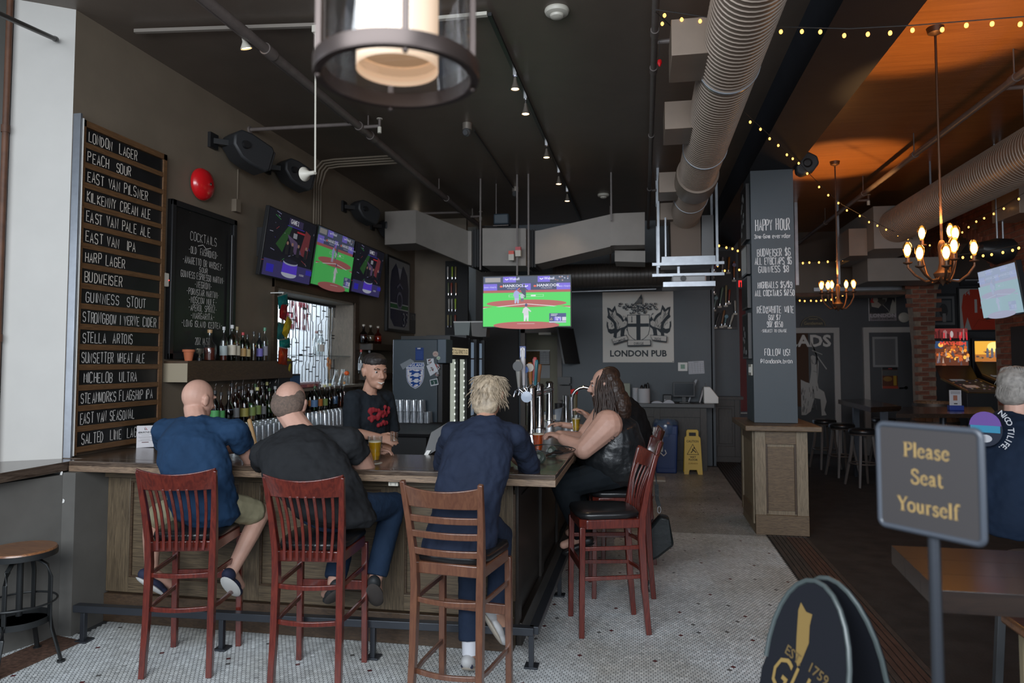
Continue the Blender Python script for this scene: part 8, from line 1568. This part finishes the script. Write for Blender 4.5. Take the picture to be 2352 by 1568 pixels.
# crisp packets on a strip
cs_ = thing('clip_strip', 'hanging clip strip on the window edge holding snack packets', 'clip strip', P(655, 690, x=-3.72)); a = P(650, 672, x=-3.76); b = P(655, 850, x=-3.76); MB().bar((-3.76, a.y, a.z), (-3.76, a.y, b.z), .03, .003, up=(1, 0, 0)).bar((-3.90, a.y, a.z), (-3.75, a.y, a.z), .02, .01).build('strip', white, cs_)
for k, (px_, py_, w_, h_, an, c_, tx) in enumerate(((650, 692, .20, .13, -.25, (.01, .22, .22), 'top teal foil snack packet on the hanging strip'), (651, 715, .13, .17, .2, (.35, .02, .02), 'red foil snack packet below the top teal one'), (659, 752, .12, .22, .55, (.62, .45, .03), 'yellow foil snack packet hanging at a slant, upper one'), (646, 762, .16, .17, .1, (.03, .16, .15), 'dark teal snack packet with silver edge beside the slanted yellow one'),
        (654, 790, .22, .10, -.15, (.01, .24, .22), 'long teal snack packet in the middle of the strip'), (650, 818, .18, .17, .1, (.45, .05, .015), 'large red and orange snack packet low on the strip'), (662, 844, .09, .19, .25, (.60, .48, .04), 'yellow snack packet at the bottom of the strip'))):
    q = P(px_, py_, x=-3.70+.012*(k % 3)); t = thing('snack_packet', tx, 'snack packet', q, group='snack packets on the strip'); U1 = V((0, math.cos(an), -math.sin(an))); W1 = V((0, math.sin(an), math.cos(an))); random.seed(k); vs = []; fs = []; N = 9
    for sd in (1, -1):
        for i in range(N):
            for j in range(N): u_, v_ = i/(N-1)*2-1, j/(N-1)*2-1; bl_ = (1-u_**4)*(1-v_**2)*.022+random.uniform(0, .004); vs.append(q+U1*u_*w_/2+W1*v_*h_/2*(1+.04*math.sin(u_*9))+V((1, 0, 0))*sd*bl_)
    for s2 in (0, N*N):
        for i in range(N-1):
            for j in range(N-1): f4 = (s2+i*N+j, s2+(i+1)*N+j, s2+(i+1)*N+j+1, s2+i*N+j+1); fs.append(f4 if s2 == 0 else f4[::-1])
    MB().add(vs, fs).build('foil', mat('foil_%d' % k, c_, .22, metal=.35, var=.35, vscale=14), t, ang=3); MB().prism([(-w_*.48, 0), (w_*.48, 0), (w_*.48, .012), (-w_*.48, .012)], q+W1*h_*.48-V((.003, 0, 0)), U1, W1, (.006, 0, 0)).build('seal', mat('foil_edge', (.5, .5, .5), .3, metal=.8), t)
# ================================================================ glasses
def gl_mesh(h, r0, r1): return [(r0*.8, 0), (r0, .004), (r1, h), (r1-.0025, h), (r0-.004, .012), (.001, .010)]
gp = thing('pint_glass', 'upturned pint glass in the rows drying on the back bar', 'glass', (-3.4, 5.3, 1.08)); MB().lathe([(.043, 0), (.030, .15), (.001, .152), (.001, .145), (.0275, .143), (.0405, 0)], (-3.4, 5.3, 1.081), 16).build('glass', bgl, gp, ang=1.2); gp['group'] = 'upturned glasses drying on the back bar'
cnt = 0
for i in range(13):
    for j in range(4):
        if (i, j) == (0, 0): continue
        dup(gp, (-3.48+j*.092, 5.3+i*.094-(j % 2)*.02, 1.08))
for i in range(9):
    for j in range(3): dup(gp, (-3.48+j*.095, 6.95+i*.095, 1.08))
g2 = thing('stacked_glass', 'tall glass stacked upside down on the service counter behind the bartender', 'glass', P(903, 970, z=1.03)); q = P(903, 970, z=1.03); q.z = 1.03; g2.location = q; MB().lathe([(.040, 0), (.031, .135), (.001, .137), (.001, .13), (.0285, .128), (.0375, 0)], (q.x, q.y, 1.031), 16).build('glass', bgl, g2, ang=1.2); g2['group'] = 'glasses stacked on the service counter'
dk0 = q
for i in range(6):
    for j in range(2):
        for k in range(2 if i < 5 else 1):
            if (i, j, k) != (0, 0, 0): dup(g2, q+V((i*.086, j*.09, k*.139)))
# ================================================================ drinks
def beer(px, py, y_, col, lb, s=1, fill=.78, foam=True):
    q = P(px, py, y=y_); q.z = TOP+.004; t = thing('beer_glass', lb, 'beer glass', q); h = .155*s; r0, r1 = .029*s, .044*s; rr_ = lambda a: r0+(r1-r0)*min(1, a*1.15)
    MB().lathe([(r0, 0), (r0+.001, .012*s), (rr_(.3), h*.3), (rr_(.7), h*.7), (r1, h), (r1-.002, h), (rr_(.7)-.003, h*.7), (r0-.003, .016*s), (.001, .014*s)], q, 24).build('glass', clear, t, ang=1.2)
    m_ = bpy.data.materials.new('beer'); m_.use_nodes = True; nt = m_.node_tree; b = nt.nodes['Principled BSDF']; b.inputs['Base Color'].default_value = (*col, 1); b.inputs['Roughness'].default_value = .05; b.inputs['Transmission Weight'].default_value = .55; b.inputs['IOR'].default_value = 1.1
    MB().lathe([(r0-.004, .017*s), (rr_(.3)-.004, h*.3), (rr_(.7)-.004, h*.7), (rr_(fill)-.003, h*fill), (.001, h*fill)], q, 24).build('beer', m_, t, ang=1.2)
    if foam: MB().lathe([(rr_(fill)-.003, h*fill), (rr_(fill+.05)-.003, h*(fill+.05)), (.001, h*(fill+.05))], q, 24).build('foam', mat('foam', (.62, .55, .42), .8), t)
    MB().lathe([(.048, -.004), (.048, -.001), (.001, -.001)], q, 24).build('coaster', bone, t); return q
beer(861, 1064, 4.36, (.85, .48, .02), 'pint glass of golden lager on the bar beside the person in black', 1.08)
beer(1236, 1026, 5.05, (.65, .10, .01), 'pint glass of red-amber ale in front of the long-haired person', 1.05)
beer(1323, 970, 6.55, (.80, .50, .04), 'pint glass of pale lager farther along the bar arm', 1.0)
# muddler
mu = thing('wooden_muddler', 'pale wooden rod leaning beside the blue T-shirt sleeve', 'muddler', P(566, 1010, y=4.75)); a = P(590, 1034, y=4.72); a.z = TOP+.02; b = P(573, 966, y=4.76); MB().tube([a, a.lerp(b, .5), b], [.012, .014, .016], 12).build('rod', mat('beech', (.50, .30, .13), .5), mu); MB().ell(b, (.016,)*3, 12, 8).build('end', mat('beech', (.5, .3, .13)), mu)
sg_ = MB().lathe([(.026, 0), (.030, .06), (.028, .06), (.024, .004)], V(J['wr'])*0+P(905, 1012, y=4.86), 18).build('rocks_glass', clear); tag(sg_, 'small clear glass held in the bartender\'s hand', 'glass')
# ================================================================ taps
tw = thing('tap_tower', 'polished chrome beer tap tower with three columns on the bar arm', 'tap tower', P(1235, 985, z=TOP)); TZ = TOP+.40
B1 = P(1222, 1000, z=TOP); B2 = P(1240, 985, z=TOP); B3 = P(1262, 968, z=TOP)
for b in (B1, B2, B3): b.z = TOP; MB().lathe([(.058, 0), (.058, .012), (.042, .02), (.042, .40), (.046, .42), (.030, .44), (.001, .44)], b, 24).build('column', chrome, tw, ang=.6)
hz_ = V((0, 0, TZ-.06)); a = V((B1.x-.02, B1.y-.16, TZ-.05)); b = V((B3.x, B3.y+.12, TZ-.05)); MB().cyl(a, b, .036, n=24).build('cross_pipe', chrome, tw); MB().lathe([(.048, 0), (.048, .02), (.001, .024)], a, 28, tuple((a-b).normalized())).build('end_medallion', mat('medallion', (.42, .48, .58), .3), tw)
HD = [(1192, 893, 1190, 826, .030, (.24, .23, .21), 'wide grey paddle', (.03, .03, .03)), (1203, 890, 1201, 797, .026, (.50, .48, .5), 'tall white paddle with blue and red top', None), (1209, 888, 1207, 838, .020, (.16, .17, .20), 'slim steel grey', (.05, .12, .35)), (1219, 886, 1217, 832, .026, (.36, .13, .03), 'orange-brown wooden', (.5, .45, .4)), (1229, 888, 1233, 826, .018, (.02, .14, .18), 'teal blade-shaped', None), (1226, 878, 1229, 820, .022, (.45, .08, .08), 'red and white angular', None), (1237, 880, 1240, 836, .020, (.28, .11, .04), 'short brown', None)]
for k, (x0, y0, x1, y1, w_, c_, nm, kb_) in enumerate(HD):
    yy = B1.y-.10+k*.10; a0 = P(x0, y0, y=yy); b0 = P(x1, y1, y=yy); t = tap_handle(x1, y1, x0, y0, yy, w_, c_, '%s tap handle on the chrome tower' % nm, 'tap handles on the chrome tower', knob=kb_)
    if k == 1: MB().bar(b0-V((0, 0, .10)), b0+V((0, 0, .01)), .055, .03, up=(0, 1, 0)).build('head', mat('blue_head', (.01, .03, .16), .3), t, bevel=.004); MB().box(b0.x-.02, b0.x+.02, yy-.018, yy-.015, b0.z-.085, b0.z-.01).build('emblem', white, t); MB().ell(b0+V((0, -.019, -.045)), (.006, .003, .03)).build('emblem_figure', mat('amber_fig', (.3, .12, .03)), t)
    MB().cyl(a0, V((a.x+.0, yy, TZ-.05)), .011).build('valve', chrome, t); MB().tube([a0+V((0, 0, 0)), a0+V((-.03, 0, -.02)), a0+V((-.045, 0, -.07))], .009, 8).build('nozzle', chrome, t)
dt = thing('drip_tray', 'steel drip tray under the beer taps', 'tray', (B1.x-.1, B1.y, TOP)); MB().box(B1.x-.22, B1.x-.07, B1.y-.15, B3.y+.2, TOP-.10, TOP-.085).box(B1.x-.22, B1.x-.21, B1.y-.15, B3.y+.2, TOP-.085, TOP-.06).build('tray', galv, dt)
fc = thing('bar_faucet', 'curved chrome faucet behind the long-haired person\'s beard', 'faucet', P(1316, 945, y=7.4)); q = P(1314, 938, y=7.6); pts = [V((q.x, q.y, TOP)), V((q.x, q.y, q.z+.10))]+[V((q.x+.13-.13*math.cos(PI*k/8), q.y, q.z+.10+.13*math.sin(PI*k/8))) for k in range(1, 8)]+[V((q.x+.26, q.y, q.z+.05))]; MB().tube(pts, .018, 12).build('spout', chrome, fc); MB().lathe([(.04, 0), (.04, .01), (.02, .03)], (q.x, q.y, TOP), 20).build('base', chrome, fc)
for px_, h_, r_, m_, nm, lb in ((1283, .17, .05, blackp, 'black_tumbler', 'black tumbler standing on the bar arm behind the taps'), (1300, .26, .035, chrome, 'cocktail_shaker', 'tall chrome shaker on the bar arm'), (1319, .28, .04, mat('mix_bottle', (.16, .14, .08), .4), 'red_capped_bottle', 'bottle with bright red cap beyond the faucet')):
    q = P(px_, 940, y=8.2); c = V((max(q.x, -1.14), 8.2, TOP)); t = thing(nm, lb, nm.split('_')[1], c); MB().lathe([(r_*.8, 0), (r_, h_), (r_-.004, h_), (.001, h_*.98)], c, 18).build('body', m_, t)
    if 'red' in nm: MB().lathe([(r_*1.1, h_), (r_*1.1, h_+.05), (.001, h_+.06)], c, 16).build('cap', mat('red_cap', (.6, .01, .015), .4), t)
nb2 = thing('napkin_caddy', 'clear and dark condiment box on the bar arm by the shaker', 'caddy', (-1.05, 7.6, TOP)); MB().prism([(-.16, 0), (.12, 0), (.14, .15), (-.12, .09)], (-1.02, 7.75, TOP), (1, 0, 0), (0, 0, 1), (0, .2, 0)).build('box', mat('caddy_grey', (.10, .12, .15), .2), nb2, bevel=.006); MB().box(-1.12, -.95, 7.745, 7.75, TOP+.02, TOP+.07).build('label', bone, nb2)
# headphones
hp_ = thing('headphones', 'pair of dark headphones with tangled cable on the bar corner', 'headphones', P(1235, 1045, z=TOP)); 
for px_, py_ in ((1240, 1052), (1268, 1038)):
    c = P(px_, py_, z=TOP+.03); MB().lathe([(.030, -.018), (.042, -.01), (.042, .012), (.030, .02), (.001, .022)], c, 24, (-.45, -.75, .45)).build('ear_cup', mat('headphone_grey', (.045, .06, .05), .35), hp_); MB().lathe([(.018, .021), (.016, .026), (.001, .027)], c, 18, (-.45, -.75, .45)).build('badge', mat('badge_grey', (.2, .22, .2), .3), hp_)
a = P(1240, 1052, z=TOP+.03); b = P(1268, 1038, z=TOP+.03); m_ = (a+b)/2+V((.10, .07, .0)); MB().tube([a, a.lerp(m_, .6)+V((0, 0, .02)), m_+V((0, 0, .01)), b.lerp(m_, .6)+V((0, 0, .02)), b], .008, 8).build('headband', blackp, hp_)
random.seed(6); c0_ = P(1262, 1042, z=TOP+.01); pts = []
for k in range(60): t_ = k/59*2*PI*3.2; pts.append(c0_+V((.13*math.cos(t_)*(1+.15*math.sin(k*.7))+k*.0012-.03, .09*math.sin(t_)+.02*math.sin(k*.31), .004+.05*abs(math.sin(t_*.5+.6)))))
MB().tube(pts, .0028, 6).build('cable', blackp, hp_)
# handbag hanging from second side stool
hbg = thing('handbag', 'black leather handbag hanging by its strap from the side stool back', 'handbag', P(1510, 1240, y=5.55)); bl = mat('bag_leather', (.012, .016, .017), .36, var=.3, bump=.5, bscale=18, bdist=.008)
def B_(px, py): return P(px, py, y=5.62)
mb = MB(); o_ = [B_(*q) for q in ((1478, 1225), (1515, 1182), (1536, 1186), (1548, 1250), (1512, 1278), (1482, 1292), (1474, 1262))]
vs = [q+V((0, -.05, 0)) for q in o_]+[q+V((0, .07, 0)) for q in o_]; nn = 7; mb.add(vs, [tuple(range(nn)), tuple(range(2*nn-1, nn-1, -1))]+[(i, nn+i, nn+(i+1) % nn, (i+1) % nn) for i in range(nn)]).build('pouch', bl, hbg, bevel=.02)
MB().sweep([B_(1508, 1112)+V((0, 0, 0)), B_(1509, 1145), B_(1514, 1162)], .03, .004, up=(0, 1, 0)).build('strap', bl, hbg); MB().sweep([P(1498, 1040, y=5.7), B_(1504, 1080), B_(1508, 1112)], .012, .012).build('shoulder_cord', bl, hbg)
MB().tube([B_(1514+4*math.cos(a), 1170+8*math.sin(a)) for a in [2*PI*i/10 for i in range(11)]], .004, 6).build('clasp', chrome, hbg); MB().tube([B_(1482, 1232), B_(1490, 1205), B_(1500, 1192), B_(1506, 1200), B_(1503, 1225)], .006, 8).build('carry_loop', bl, hbg)
MB().sweep([B_(1490, 1288), B_(1496, 1312), B_(1495, 1328), B_(1486, 1345), B_(1492, 1366)], .018, .004, up=(0, 1, 0)).build('tail_strap', bl, hbg)
MB().bar(B_(1532, 1190)-V((0, .055, 0)), B_(1538, 1240)-V((0, .055, 0)), .02, .004, up=(0, 1, 0)).build('flap_edge', bl, hbg)
ps = thing('till_tablet', 'dark tablet till with white edge behind the bar', 'tablet', P(988, 1022, y=4.95)); a = P(970, 1048, y=4.84); b = P(1004, 1000, y=5.0); MB().prism([(0, 0), (.16, 0), (.16, .20), (0, .20)], a+V((0, 0, -.02)), V((.55, .25, .35)).normalized(), V((.2, .3, .9)).normalized(), (.0, .012, 0)).build('case', blackp, ps, bevel=.004); MB().prism([(0, 0), (.07, 0), (.07, .03), (0, .03)], a+V((-.004, -.006, -.015)), V((.5, .1, .8)).normalized(), (1, 0, 0), (0, .004, 0)).build('white_edge', white, ps)
# glossy tattoo on the upper arm
